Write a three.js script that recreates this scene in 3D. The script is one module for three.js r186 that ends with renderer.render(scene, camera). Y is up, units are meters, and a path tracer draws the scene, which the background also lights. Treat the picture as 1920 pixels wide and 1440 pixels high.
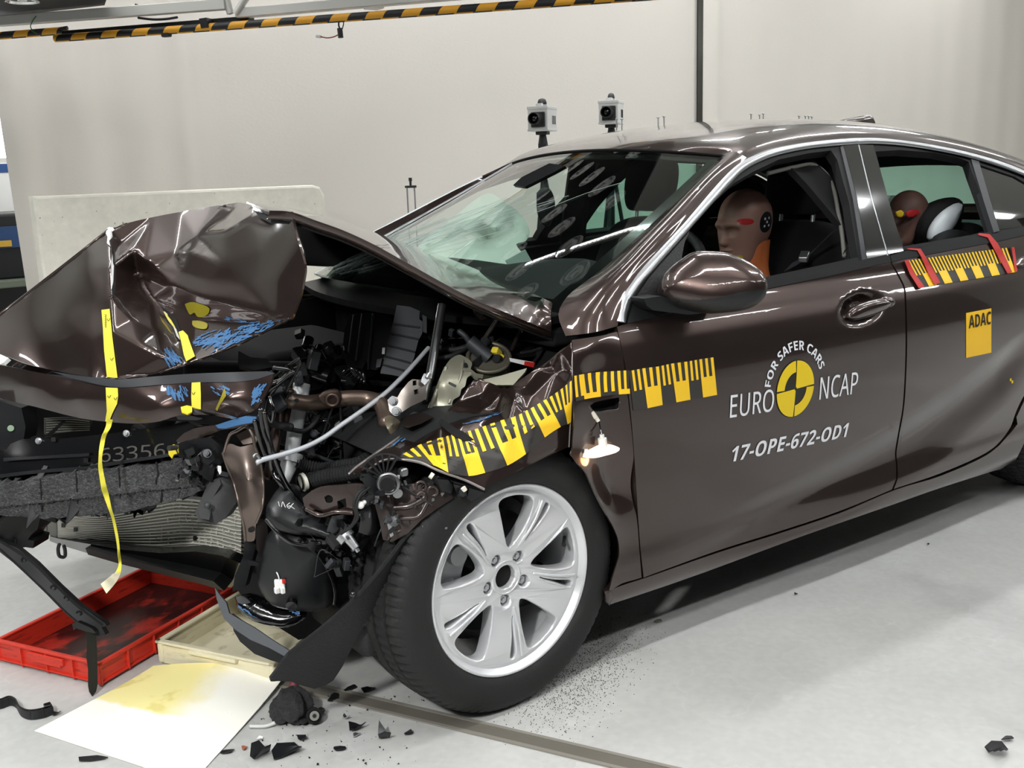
import * as THREE from 'three';
import { RoundedBoxGeometry } from 'three/addons/geometries/RoundedBoxGeometry.js';
import { mergeGeometries, mergeVertices, toCreasedNormals } from 'three/addons/utils/BufferGeometryUtils.js';
import { MarchingCubes } from 'three/addons/objects/MarchingCubes.js';
import { FontLoader } from 'three/addons/loaders/FontLoader.js';
import { RectAreaLightUniformsLib } from 'three/addons/lights/RectAreaLightUniformsLib.js';

// ---------------------------------------------------------------- camera, light, exposure
const scene = new THREE.Scene();
scene.background = new THREE.Color(0x0);
const W = 1920, H = 1440, FOC = 1936;
const EYE = new THREE.Vector3(-1.1964, 1.3251, 2.7855);
const [YAW, PITCH, ROLL] = [0.6186, -0.2095, -0.0328];
const FWD = new THREE.Vector3(Math.sin(YAW) * Math.cos(PITCH), Math.sin(PITCH), -Math.cos(YAW) * Math.cos(PITCH));
const R0 = new THREE.Vector3().crossVectors(FWD, new THREE.Vector3(0, 1, 0)).normalize();
const U0 = new THREE.Vector3().crossVectors(R0, FWD);
const RGT = R0.clone().multiplyScalar(Math.cos(ROLL)).addScaledVector(U0, Math.sin(ROLL));
const UPV = U0.clone().multiplyScalar(Math.cos(ROLL)).addScaledVector(R0, -Math.sin(ROLL));
const camera = new THREE.PerspectiveCamera(2 * Math.atan(H / 2 / FOC) * 180 / Math.PI, W / H, 0.05, 60);
camera.position.copy(EYE); camera.up.copy(UPV); camera.lookAt(EYE.clone().add(FWD));
const renderer = new THREE.WebGLRenderer({ antialias: true });
renderer.toneMapping = THREE.LinearToneMapping;
renderer.toneMappingExposure = 2.2;
renderer.shadowMap.enabled = true;
RectAreaLightUniformsLib.init();
const CEIL = 4.6, ROOM = { x0: -6.5, x1: 13, z0: -4.75, z1: 6.5 };
const FLOOD = { pos: [-2.3, 2.35, 2.3], aim: [-0.45, 0.1, 0.35], power: 11 };   // flood light on a stand, left of the viewer
const TUBE_POWER = 9.5, LAMP_SPECS = [];          // ceiling fittings: [x, z, length along x, width, power]
for (const z of [-3.2, -0.6, 2.0, 4.6]) for (const x of [-4.2, -0.9, 2.4, 5.7, 9.4]) LAMP_SPECS.push([x, z, 2.2, 0.22, TUBE_POWER]);

// ---------------------------------------------------------------- small maths
const V = (x, y, z) => new THREE.Vector3(x, y, z);
const rng = (s) => () => { s |= 0; s = s + 0x6D2B79F5 | 0; let t = Math.imul(s ^ s >>> 15, 1 | s); t = t + Math.imul(t ^ t >>> 7, 61 | t) ^ t; return ((t ^ t >>> 14) >>> 0) / 4294967296; };
const rnd = rng(7);
const lerp = (a, b, t) => a + (b - a) * t, clamp = (x, a = 0, b = 1) => Math.min(b, Math.max(a, x));
const sstep = (a, b, x) => { const t = clamp((x - a) / (b - a)); return t * t * (3 - 2 * t); };
// sight line of the camera through a place of the photograph, met with a plane of the car's own axes
function rayDir(u, v) { return FWD.clone().addScaledVector(RGT, (u - W / 2) / FOC).addScaledVector(UPV, -(v - H / 2) / FOC); }
function at(u, v, ax, val) { const d = rayDir(u, v); return EYE.clone().addScaledVector(d, (val - EYE[ax]) / d[ax]); }
const az = (u, v, z) => at(u, v, 'z', z), ay = (u, v, y) => at(u, v, 'y', y);
function ad(u, v, t) { return EYE.clone().addScaledVector(rayDir(u, v), t); }
const pz = (list) => list.map(([u, v, z]) => az(u, v, z));
// piecewise cubic table
function table(xs, ys) {
  const n = xs.length, m = new Array(n);
  for (let i = 0; i < n; i++) { const a = Math.max(0, i - 1), b = Math.min(n - 1, i + 1); m[i] = (ys[b] - ys[a]) / (xs[b] - xs[a]); }
  return (x) => {
    if (x <= xs[0]) return ys[0] + m[0] * (x - xs[0]);
    if (x >= xs[n - 1]) return ys[n - 1] + m[n - 1] * (x - xs[n - 1]);
    let i = 0; while (x > xs[i + 1]) i++;
    const h = xs[i + 1] - xs[i], t = (x - xs[i]) / h, t2 = t * t, t3 = t2 * t;
    return (2 * t3 - 3 * t2 + 1) * ys[i] + (t3 - 2 * t2 + t) * h * m[i] + (-2 * t3 + 3 * t2) * ys[i + 1] + (t3 - t2) * h * m[i + 1];
  };
}
// scattered-point interpolation (radial), kind 'r' makes peaks and folds, 's' smooth sheets
function rbf(ctrl, kind = 'r') {
  const n = ctrl.length, S = 1 / 200, N = n + 3, A = [], k = kind === 'r' ? (r) => r : (r) => r > 1e-9 ? r * r * Math.log(r) : 0;
  for (let i = 0; i < N; i++) A.push(new Float64Array(N + 1));
  for (let i = 0; i < n; i++) {
    for (let j = 0; j < n; j++) A[i][j] = k(Math.hypot(ctrl[i][0] - ctrl[j][0], ctrl[i][1] - ctrl[j][1]) * S);
    A[i][n] = A[n][i] = 1; A[i][n + 1] = A[n + 1][i] = ctrl[i][0] * S; A[i][n + 2] = A[n + 2][i] = ctrl[i][1] * S; A[i][N] = ctrl[i][2];
  }
  for (let c = 0; c < N; c++) {
    let p = c; for (let r = c + 1; r < N; r++) if (Math.abs(A[r][c]) > Math.abs(A[p][c])) p = r;
    [A[c], A[p]] = [A[p], A[c]];
    for (let r = 0; r < N; r++) if (r !== c) { const f = A[r][c] / A[c][c]; if (f) for (let q = c; q <= N; q++) A[r][q] -= f * A[c][q]; }
  }
  const w = A.map((row, i) => row[N] / row[i]);
  return (u, v) => { let s = w[n] + w[n + 1] * u * S + w[n + 2] * v * S; for (let i = 0; i < n; i++) s += w[i] * k(Math.hypot(u - ctrl[i][0], v - ctrl[i][1]) * S); return s; };
}
// a smooth open line through points [u, v]
function sm(pts, per = 6) {
  const c = new THREE.CatmullRomCurve3(pts.map((p) => V(p[0], p[1], p[2] || 0)), false, 'centripetal');
  return c.getPoints((pts.length - 1) * per).map((p) => [p.x, p.y, p.z]);
}
// ---------------------------------------------------------------- naming and adding
const used = new Map();
function numbered(name) { const k = used.get(name) || 0; used.set(name, k + 1); return k ? `${name}_${String(k).padStart(3, '0')}` : name; }
function worldPos(o) { const p = V(0, 0, 0); while (o && o !== scene) { p.add(o.position); o = o.parent; } return p; }
function obj(name, geos, mat, parent = scene, label) {
  let list = (Array.isArray(geos) ? geos : [geos]).map((g) => { let q = g.index ? g.toNonIndexed() : g; for (const k of Object.keys(q.attributes)) if (!['position', 'normal', 'uv'].includes(k)) q.deleteAttribute(k); if (!q.attributes.uv) q.setAttribute('uv', new THREE.BufferAttribute(new Float32Array(q.attributes.position.count * 2), 2)); return q; });
  const g = list.length > 1 ? mergeGeometries(list) : list[0];
  if (parent !== scene) { const p = worldPos(parent); g.translate(-p.x, -p.y, -p.z); }
  const m = new THREE.Mesh(g, mat); m.name = parent === scene ? numbered(name) : childName(parent, name);
  m.castShadow = m.receiveShadow = true; parent.add(m);
  if (label) m.userData.label = label;
  return m;
}
function childName(parent, name) { const n = parent.children.filter((c) => c.name === name || c.name.startsWith(name + '_0')).length; return n ? `${name}_${String(n).padStart(3, '0')}` : name; }
function tag(o, label, category, group) { o.userData.label = label; o.userData.category = category; if (group) o.userData.group = group; return o; }
function thing(name, label, category, pos = [0, 0, 0], group) { const o = new THREE.Group(); o.name = numbered(name); o.position.set(...pos); scene.add(o); return tag(o, label, category, group); }
function part(name, parent, label) { const o = new THREE.Group(); o.name = childName(parent, name); parent.add(o); if (label) o.userData.label = label; return o; }
function struct(name, geos, mat, parent = scene) { const m = obj(name, geos, mat, parent); if (parent === scene) m.userData.kind = 'structure'; return m; }
function solo(name, geos, mat, label, category, group) {           // a thing of one mesh, its origin at its base
  const o = obj(name, geos, mat); o.geometry.computeBoundingBox(); const b = o.geometry.boundingBox, c = V((b.min.x + b.max.x) / 2, b.min.y, (b.min.z + b.max.z) / 2);
  o.geometry.translate(-c.x, -c.y, -c.z); o.position.copy(c); return tag(o, label, category, group);
}
// ---------------------------------------------------------------- geometry builders
function geo(pos, nor, uv, idx) {
  const g = new THREE.BufferGeometry(); g.setAttribute('position', new THREE.Float32BufferAttribute(pos, 3));
  if (uv) g.setAttribute('uv', new THREE.Float32BufferAttribute(uv, 2));
  if (idx) g.setIndex(idx);
  if (nor) g.setAttribute('normal', new THREE.Float32BufferAttribute(nor, 3)); else g.computeVertexNormals();
  return g;
}
function refine(outline, res, holes = []) {                       // outline and holes -> fine triangles in the plane
  const vec = (l) => l.map((p) => new THREE.Vector2(p[0], p[1]));
  const o = vec(outline), hs = holes.map(vec); if (THREE.ShapeUtils.isClockWise(o)) o.reverse();
  for (const h of hs) if (!THREE.ShapeUtils.isClockWise(h)) h.reverse();
  let tri = THREE.ShapeUtils.triangulateShape(o, hs); const P = [...o, ...hs.flat()].map((p) => [p.x, p.y]);
  const len = (a, b) => Math.hypot(P[a][0] - P[b][0], P[a][1] - P[b][1]), key = (a, b) => a < b ? a * 1e6 + b : b * 1e6 + a;
  tri = tri.filter(([a, b, c]) => Math.abs((P[b][0] - P[a][0]) * (P[c][1] - P[a][1]) - (P[c][0] - P[a][0]) * (P[b][1] - P[a][1])) > 1e-9);
  for (let it = 0; it < 40; it++) {
    const mark = new Map();
    for (const [a, b, c] of tri) {
      const l = [len(a, b), len(b, c), len(c, a)], m = Math.max(...l); if (m <= res) continue;
      const i = l.indexOf(m), e = [[a, b], [b, c], [c, a]][i], k = key(...e);
      if (!mark.has(k)) { mark.set(k, P.length); P.push([(P[e[0]][0] + P[e[1]][0]) / 2, (P[e[0]][1] + P[e[1]][1]) / 2]); }
    }
    if (!mark.size) break;
    const out = [];
    for (const [a, b, c] of tri) {
      const m = [mark.get(key(a, b)), mark.get(key(b, c)), mark.get(key(c, a))], q = m.filter((x) => x !== undefined).length;
      if (!q) out.push([a, b, c]);
      else if (q === 3) out.push([a, m[0], m[2]], [m[0], b, m[1]], [m[2], m[1], c], [m[0], m[1], m[2]]);
      else {
        let t = [a, b, c], k = m; const spin = () => { t = [t[1], t[2], t[0]]; k = [k[1], k[2], k[0]]; };
        if (q === 1) { while (k[0] === undefined) spin(); out.push([t[0], k[0], t[2]], [k[0], t[1], t[2]]); }
        else { while (k[2] !== undefined) spin(); out.push([t[0], k[0], t[2]], [k[0], t[1], k[1]], [k[0], k[1], t[2]]); }
      }
    }
    tri = out;
  }
  return { P, tri };
}
// a sheet of metal or plastic: outline in the plane, map(u, v) -> point, real thickness and closed edges
function sheet(outline, map, { res = 12, thick = 0.004, uvf = null, holes = [], eps = 0.7, side = null, raise = 0 } = {}) {
  const { P, tri } = refine(outline, res, holes), pos = [], nor = [], uv = [];
  const F = [], N = [];
  const X = P.map(([u, v]) => map(u, v));
  P.forEach(([u, v], i) => {
    const a = map(u + eps, v).sub(map(u - eps, v)), b = map(u, v + eps).sub(map(u, v - eps)), n = a.cross(b).normalize();
    const toEye = side ? side : EYE.clone().sub(X[i]); if (n.dot(toEye) < 0) n.negate();
    N.push(n); F.push(raise ? X[i].clone().addScaledVector(n, raise) : X[i]);
  });
  const uvOf = (p, u, v) => uvf ? uvf(p, u, v) : [p.x + p.z * 0.3, p.y];
  const push = (p, n, t) => { pos.push(p.x, p.y, p.z); nor.push(n.x, n.y, n.z); uv.push(...t); };
  const edges = new Map();
  for (let [a, b, c] of tri) {
    const fn = F[b].clone().sub(F[a]).cross(F[c].clone().sub(F[a])); if (fn.dot(N[a]) < 0) [b, c] = [c, b];
    for (const i of [a, b, c]) push(F[i], N[i], uvOf(F[i], ...P[i]));
    if (thick) for (const i of [a, c, b]) push(F[i].clone().addScaledVector(N[i], -thick), N[i].clone().negate(), uvOf(F[i], ...P[i]));
    for (const [i, j] of [[a, b], [b, c], [c, a]]) { const k = i < j ? i + '_' + j : j + '_' + i; edges.set(k, edges.has(k) ? null : [i, j]); }
  }
  if (thick) for (const e of edges.values()) if (e) {
    const [i, j] = e, A = F[i], B = F[j], C = A.clone().addScaledVector(N[i], -thick), D = B.clone().addScaledVector(N[j], -thick);
    const n = B.clone().sub(A).cross(N[i]).normalize(), ti = uvOf(A, ...P[i]), tj = uvOf(B, ...P[j]);
    for (const [p, t] of [[A, ti], [C, ti], [B, tj], [B, tj], [C, ti], [D, tj]]) push(p, n, t);
  }
  return geo(pos, nor, uv);
}
// folded sheet: straight facets between the given points, their folds rounded by 'soft'
function facets(ctrl, soft) {
  const n = ctrl.length, T = [];
  for (let i = 0; i < n; i++) for (let j = i + 1; j < n; j++) for (let k = j + 1; k < n; k++) {
    const [ax, ay2] = ctrl[i], [bx, by] = ctrl[j], [cx, cy] = ctrl[k], D = 2 * (ax * (by - cy) + bx * (cy - ay2) + cx * (ay2 - by)); if (Math.abs(D) < 1e-6) continue;
    const A = ax * ax + ay2 * ay2, B = bx * bx + by * by, C = cx * cx + cy * cy, ux = (A * (by - cy) + B * (cy - ay2) + C * (ay2 - by)) / D, uy = (A * (cx - bx) + B * (ax - cx) + C * (bx - ax)) / D, r = (ax - ux) ** 2 + (ay2 - uy) ** 2 - 1e-6;
    let ok = true; for (let m = 0; m < n && ok; m++) if (m !== i && m !== j && m !== k && (ctrl[m][0] - ux) ** 2 + (ctrl[m][1] - uy) ** 2 < r) ok = false;
    if (ok) T.push([ctrl[i], ctrl[j], ctrl[k], (by - cy) * (ax - cx) + (cx - bx) * (ay2 - cy)]);
  }
  const lin = (u, v) => { let best = -1e9, z = 0; for (const [a, b, c, d] of T) { const l0 = ((b[1] - c[1]) * (u - c[0]) + (c[0] - b[0]) * (v - c[1])) / d, l1 = ((c[1] - a[1]) * (u - c[0]) + (a[0] - c[0]) * (v - c[1])) / d, l2 = 1 - l0 - l1, m = Math.min(l0, l1, l2); if (m > best) { best = m; z = l0 * a[2] + l1 * b[2] + l2 * c[2]; if (m >= 0) break; } } return z; };
  const ring = []; for (const [r, m] of [[0.45, 6], [1, 9]]) for (let i = 0; i < m; i++) ring.push([r * Math.cos(i / m * 6.2832 + r), r * Math.sin(i / m * 6.2832 + r), r < 0.5 ? 1.3 : 0.7]);
  const cache = new Map();
  const at2 = (u, v) => { const q = typeof soft === 'function' ? soft(u, v) : soft; let s = 2 * lin(u, v), w = 2; for (const [a, b, k] of ring) { s += k * lin(u + a * q, v + b * q); w += k; } return s / w; };
  // evaluated on a fine lattice, smoothly interpolated
  const h = 3, g = (i, j) => { const k = i * 100003 + j; let q = cache.get(k); if (q === undefined) cache.set(k, q = at2(i * h, j * h)); return q; }, cub = (a, b, c, d, t) => b + 0.5 * t * (c - a + t * (2 * a - 5 * b + 4 * c - d + t * (3 * (b - c) + d - a)));
  return (u, v) => { const x = u / h, y = v / h, i = Math.floor(x), j = Math.floor(y), r = []; for (let m = -1; m <= 2; m++) r.push(cub(g(i - 1, j + m), g(i, j + m), g(i + 1, j + m), g(i + 2, j + m), x - i)); return cub(...r, y - j); };
}
const fmap = (ctrl, soft) => { const f = facets(ctrl, soft); return (u, v) => az(u, v, f(u, v)); };
const zmap = (ctrl, kind) => { const f = rbf(ctrl, kind); return (u, v) => az(u, v, f(u, v)); };
// loft: rows of 3D points, smooth both ways, optional thickness
function loft(rows, nu = 6, nv = 6, thick = 0, closedU = false, lin = false) {
  const fine = rows.map((r) => lin ? r : new THREE.CatmullRomCurve3(r, closedU, 'centripetal').getPoints((r.length - (closedU ? 0 : 1)) * nu));
  const M = fine[0].length, cols = [];
  for (let i = 0; i < M; i++) cols.push(fine.length > 2 && nv > 1 ? new THREE.CatmullRomCurve3(fine.map((r) => r[i]), false, 'centripetal').getPoints((fine.length - 1) * nv) : fine.map((r) => r[i]));
  const Nn = cols[0].length, pos = [], uv = [], idx = [];
  for (let j = 0; j < Nn; j++) for (let i = 0; i < M; i++) { const p = cols[i][j]; pos.push(p.x, p.y, p.z); uv.push(i / (M - 1), j / (Nn - 1)); }
  for (let j = 0; j < Nn - 1; j++) for (let i = 0; i < M - 1; i++) { const a = j * M + i; idx.push(a, a + 1, a + M, a + 1, a + M + 1, a + M); }
  const g = geo(pos, null, uv, idx); if (!thick) return g;
  const n = g.attributes.normal, back = [], P = g.attributes.position;
  for (let i = 0; i < P.count; i++) back.push(P.getX(i) - n.getX(i) * thick, P.getY(i) - n.getY(i) * thick, P.getZ(i) - n.getZ(i) * thick);
  const bi = []; for (let i = 0; i < idx.length; i += 3) bi.push(idx[i], idx[i + 2], idx[i + 1]);
  const b = geo(back, null, uv, bi), wp = [], at2 = (arr, k) => [arr[k * 3], arr[k * 3 + 1], arr[k * 3 + 2]];
  const rim = []; for (let i = 0; i < M - 1; i++) rim.push([i + 1, i], [(Nn - 1) * M + i, (Nn - 1) * M + i + 1]); for (let j = 0; j < Nn - 1; j++) rim.push([j * M, (j + 1) * M], [(j + 1) * M + M - 1, j * M + M - 1]);
  for (const [i, j] of rim) wp.push(...at2(pos, i), ...at2(pos, j), ...at2(back, i), ...at2(pos, j), ...at2(back, j), ...at2(back, i));
  const w = geo(wp, null, new Array(wp.length / 3 * 2).fill(0));
  return mergeGeometries([g.toNonIndexed(), b.toNonIndexed(), w]);
}
function tube(pts, r = 0.006, seg = 0, rad = 8, closed = false) {
  const c = new THREE.CatmullRomCurve3(pts, closed, 'centripetal'), n = seg || Math.max(8, pts.length * 6);
  const g = new THREE.TubeGeometry(c, n, r, rad, closed); if (closed) return g;
  const caps = [0, 1].map((t) => { const s = new THREE.SphereGeometry(r, rad, 5); const p = c.getPointAt(t); s.translate(p.x, p.y, p.z); return s.toNonIndexed(); });
  return mergeGeometries([g.toNonIndexed(), ...caps]);
}
// corrugated hose
function hose(pts, r = 0.014, pitch = 0.008) {
  const c = new THREE.CatmullRomCurve3(pts, false, 'centripetal'), n = Math.round(c.getLength() / pitch) * 4, g = new THREE.TubeGeometry(c, n, r, 14, false), P = g.attributes.position;
  for (let i = 0; i <= n; i++) { const q = c.getPointAt(i / n), s = i % 4 < 2 ? 1 : 0.82; for (let j = 0; j <= 14; j++) { const k = i * 15 + j; P.setXYZ(k, q.x + (P.getX(k) - q.x) * s, q.y + (P.getY(k) - q.y) * s, q.z + (P.getZ(k) - q.z) * s); } }
  g.computeVertexNormals(); return g;
}
function rod(a, b, r, rad = 12, r2 = r) {
  const d = b.clone().sub(a), g = new THREE.CylinderGeometry(r2, r, d.length(), rad); g.applyQuaternion(new THREE.Quaternion().setFromUnitVectors(V(0, 1, 0), d.clone().normalize()));
  const m = a.clone().add(b).multiplyScalar(0.5); return g.translate(m.x, m.y, m.z);
}
function box(w, h, d, x = 0, y = 0, z = 0, bev = 0.004, rot = null) {
  const g = new RoundedBoxGeometry(w, h, d, 2, Math.min(bev, w / 2.1, h / 2.1, d / 2.1)); if (rot) g.applyMatrix4(new THREE.Matrix4().makeRotationFromEuler(new THREE.Euler(...rot))); return g.translate(x, y, z);
}
// flat strip of metal between two edge lines (3D), with thickness
function strip(A, B, thick = 0.003, per = 4) { return loft([A, B], per, 1, thick); }
function hexBolt(p, n, r = 0.009, h = 0.007) {
  const g = [new THREE.CylinderGeometry(r * 1.5, r * 1.5, 0.002, 16).translate(0, 0.001, 0), new THREE.CylinderGeometry(r, r, h, 6).translate(0, h / 2 + 0.002, 0), new THREE.CylinderGeometry(r * 0.5, r * 0.5, h * 0.4, 10).translate(0, h + 0.002, 0)].map((x) => x.toNonIndexed());
  const m = mergeGeometries(g); m.applyQuaternion(new THREE.Quaternion().setFromUnitVectors(V(0, 1, 0), n.clone().normalize())); return m.translate(p.x, p.y, p.z);
}
// swollen closed body over an outline: front swells by h towards 'out', back by hb
function pillow(outline, base, out, h, hb, res = 10, pw = 0.5) {
  const segs = outline.map((p, i) => [p, outline[(i + 1) % outline.length]]);
  const dist = (u, v) => { let m = 1e9; for (const [a, b] of segs) { const dx = b[0] - a[0], dy = b[1] - a[1], t = clamp(((u - a[0]) * dx + (v - a[1]) * dy) / (dx * dx + dy * dy + 1e-12)); m = Math.min(m, Math.hypot(u - a[0] - dx * t, v - a[1] - dy * t)); } return m; };
  const { P, tri } = refine(outline, res), ds = P.map((p) => dist(...p)), dm = Math.max(...ds), pos = [], idx = [], n = P.length;
  const sw = (d) => Math.pow(Math.max(0, 1 - (1 - d / dm) ** 2), pw);
  for (const s of [1, -1]) P.forEach((p, i) => { const q = base(...p).clone().addScaledVector(out, s > 0 ? h * sw(ds[i]) : -hb * sw(ds[i])); pos.push(q.x, q.y, q.z); });
  const bd = ds.map((d) => d < 1e-6);
  for (const [a, b, c] of tri) { idx.push(a, b, c); const m = (i) => bd[i] ? i : i + n; idx.push(m(a), m(c), m(b)); }
  const g = geo(pos, null, new Array(pos.length / 3 * 2).fill(0), idx);
  // outward winding
  const p0 = g.attributes.position, [a, b, c] = tri[0], A = V().fromBufferAttribute(p0, a), B = V().fromBufferAttribute(p0, b), Cc = V().fromBufferAttribute(p0, c);
  if (B.sub(A).cross(Cc.sub(A)).dot(out) < 0) { const I = g.index.array; for (let i = 0; i < I.length; i += 3) { const t = I[i + 1]; I[i + 1] = I[i + 2]; I[i + 2] = t; } g.computeVertexNormals(); }
  return g;
}
// solid cut from an outline: front face on map, depth along dir
function slab(outline, map, dir, depth, res = 30) {
  const { P, tri } = refine(outline, res), pos = [], X = P.map((p) => map(...p)), off = dir.clone().multiplyScalar(depth), Y = X.map((p) => p.clone().add(off)), edges = new Map();
  const t3 = (a, b, c) => pos.push(a.x, a.y, a.z, b.x, b.y, b.z, c.x, c.y, c.z);
  for (let [a, b, c] of tri) {
    const n = X[b].clone().sub(X[a]).cross(X[c].clone().sub(X[a])); if (n.dot(off) > 0) [b, c] = [c, b];
    t3(X[a], X[b], X[c]); t3(Y[a], Y[c], Y[b]);
    for (const [i, j] of [[a, b], [b, c], [c, a]]) { const k = i < j ? i + '_' + j : j + '_' + i; edges.set(k, edges.has(k) ? null : [i, j]); }
  }
  for (const e of edges.values()) if (e) { const [i, j] = e; t3(X[i], Y[i], X[j]); t3(X[j], Y[i], Y[j]); }
  return toCreasedNormals(geo(pos, null, new Array(pos.length / 3 * 2).fill(0)), 0.6);
}
// ---------------------------------------------------------------- textures
function noise2(seed) { const r = rng(seed), T = new Float32Array(65536); for (let i = 0; i < 65536; i++) T[i] = r(); return (x, y, per) => { const xi = Math.floor(x), yi = Math.floor(y), fx = x - xi, fy = y - yi, w = (a, b) => T[((((b % per) + per) % per) * 251 + (((a % per) + per) % per)) & 65535], sx = fx * fx * (3 - 2 * fx), sy = fy * fy * (3 - 2 * fy); return lerp(lerp(w(xi, yi), w(xi + 1, yi), sx), lerp(w(xi, yi + 1), w(xi + 1, yi + 1), sx), sy); }; }
function tex(n, fn, srgb = true, rep = 1) {
  const d = new Uint8Array(n * n * 4); for (let y = 0; y < n; y++) for (let x = 0; x < n; x++) { const c = fn(x / n, y / n), k = (y * n + x) * 4; d[k] = clamp(c[0]) * 255; d[k + 1] = clamp(c[1]) * 255; d[k + 2] = clamp(c[2]) * 255; d[k + 3] = 255; }
  const t = new THREE.DataTexture(d, n, n); t.wrapS = t.wrapT = THREE.RepeatWrapping; t.magFilter = THREE.LinearFilter; t.minFilter = THREE.LinearMipmapLinearFilter; t.generateMipmaps = true; if (srgb) t.colorSpace = THREE.SRGBColorSpace; t.repeat.set(rep, rep); t.needsUpdate = true; return t;
}
const n1 = noise2(11), n2 = noise2(23), n3 = noise2(37);
const fbm = (x, y, p, f = n1) => 0.5 * f(x * p, y * p, p) + 0.25 * f(x * p * 2, y * p * 2, p * 2) + 0.15 * f(x * p * 4, y * p * 4, p * 4) + 0.1 * f(x * p * 8, y * p * 8, p * 8);
// ---------------------------------------------------------------- materials
const std = (color, rough = 0.6, metal = 0, o = {}) => new THREE.MeshStandardMaterial({ color, roughness: rough, metalness: metal, ...o });
const phy = (o) => new THREE.MeshPhysicalMaterial(o);
const grainB = tex(256, (x, y) => { const v = fbm(x, y, 32, n2); return [v, v, v]; }, false, 8);
const M = {
  paint: phy({ color: new THREE.Color().setRGB(0.053, 0.034, 0.029), metalness: 0.75, roughness: 0.28, clearcoat: 1, clearcoatRoughness: 0.03 }),
  paintIn: phy({ color: new THREE.Color().setRGB(0.062, 0.046, 0.042), metalness: 0.7, roughness: 0.4, clearcoat: 0.6, clearcoatRoughness: 0.12 }),
  gloss: phy({ color: 0x050506, roughness: 0.12, clearcoat: 1, clearcoatRoughness: 0.03 }),
  plastic: std(0x131416, 0.42, 0, { bumpMap: grainB, bumpScale: 0.0006 }),
  plasticDull: std(0x111213, 0.62, 0, { bumpMap: grainB, bumpScale: 0.001 }),
  plasticGrey: std(0x2b2d30, 0.5),
  shine: phy({ color: 0x0a0a0b, roughness: 0.22, clearcoat: 0.6, clearcoatRoughness: 0.1 }),
  rubber: std(0x0d0d0e, 0.7),
  chrome: std(0xe8e8ea, 0.16, 1),
  satin: std(0xb9bbbd, 0.33, 0.92),
  steel: std(0x8e8f90, 0.3, 0.95),
  darkSteel: std(0x3a3b3d, 0.4, 0.8),
  galv: std(0x9c9a88, 0.42, 0.55),
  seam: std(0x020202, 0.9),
  white: std(0xe9e9e6, 0.45),
  creamPlastic: std(0xd9d6c8, 0.45),
  fabric: std(0x0c0c0d, 0.95),
  trim: std(0x101011, 0.8),
  yellow: std(0xffcd26, 0.5),
  tapeBlack: std(0x33312e, 0.55),
  red: std(0xc32a26, 0.5),
  signYellow: std(0xf1cf10, 0.5),
  signWhite: std(0xf0f1f5, 0.5),
  ink: std(0x17130e, 0.6),
};
// ================================================================ the hall
const floorMap = tex(1024, (x, y) => {
  const a = fbm(x, y, 6), b = fbm(x, y, 24, n2), c = n3(x * 300, y * 300, 300), s = sstep(0.62, 0.8, fbm(x + 0.3, y * 0.6 + 0.1, 10, n3)) * 0.05, scr = Math.abs(fbm(x, y, 14, n3) - 0.5) < 0.004 ? 0.02 : 0;
  const v = 0.735 + (a - 0.5) * 0.08 + (b - 0.5) * 0.05 + (c - 0.5) * 0.03 - s + scr; return [v, v * 1.002, v * 0.985];
});
const floorRough = tex(512, (x, y) => { const v = 0.36 + (fbm(x, y, 8, n2) - 0.5) * 0.3; return [0, v, 0]; }, false);
floorMap.repeat.set(0.25, 0.25); floorRough.repeat.set(0.25, 0.25);
const mFloor = std(0xffffff, 1, 0, { map: floorMap, roughnessMap: floorRough });
{ const g = new THREE.PlaneGeometry(1, 1); }
function slabXZ(x0, x1, z0, z1, y0, y1) {
  const g = new THREE.BoxGeometry(x1 - x0, y1 - y0, z1 - z0).translate((x0 + x1) / 2, (y0 + y1) / 2, (z0 + z1) / 2), P = g.attributes.position, Nn = g.attributes.normal, U = g.attributes.uv;
  for (let i = 0; i < P.count; i++) { const n = [Math.abs(Nn.getX(i)), Math.abs(Nn.getY(i)), Math.abs(Nn.getZ(i))]; if (n[1] > 0.5) U.setXY(i, P.getX(i), P.getZ(i)); else if (n[0] > 0.5) U.setXY(i, P.getZ(i), P.getY(i)); else U.setXY(i, P.getX(i), P.getY(i)); }
  return g;
}
const mWall = std(0xb9b9b2, 0.8), mCeil = std(0xc9c9c4, 0.85), mWallDark = std(0x34363a, 0.8);
struct('floor', slabXZ(ROOM.x0 - 0.2, ROOM.x1 + 0.2, -8.2, ROOM.z1 + 0.2, -0.2, 0), mFloor);
struct('ceiling', slabXZ(ROOM.x0 - 0.2, ROOM.x1 + 0.2, -8.2, ROOM.z1 + 0.2, CEIL, CEIL + 0.2), mCeil);
struct('wall_back', slabXZ(ROOM.x0 - 0.2, ROOM.x1 + 0.2, -8.2, -8, 0, CEIL), mWall);
struct('wall_front', slabXZ(ROOM.x0 - 0.2, ROOM.x1 + 0.2, ROOM.z1, ROOM.z1 + 0.2, 0, CEIL), mWallDark);
struct('wall_left', slabXZ(ROOM.x0 - 0.2, ROOM.x0, -8, ROOM.z1, 0, CEIL), mWallDark);
struct('wall_right', slabXZ(ROOM.x1, ROOM.x1 + 0.2, -8, ROOM.z1, 0, CEIL), mWall);
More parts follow.
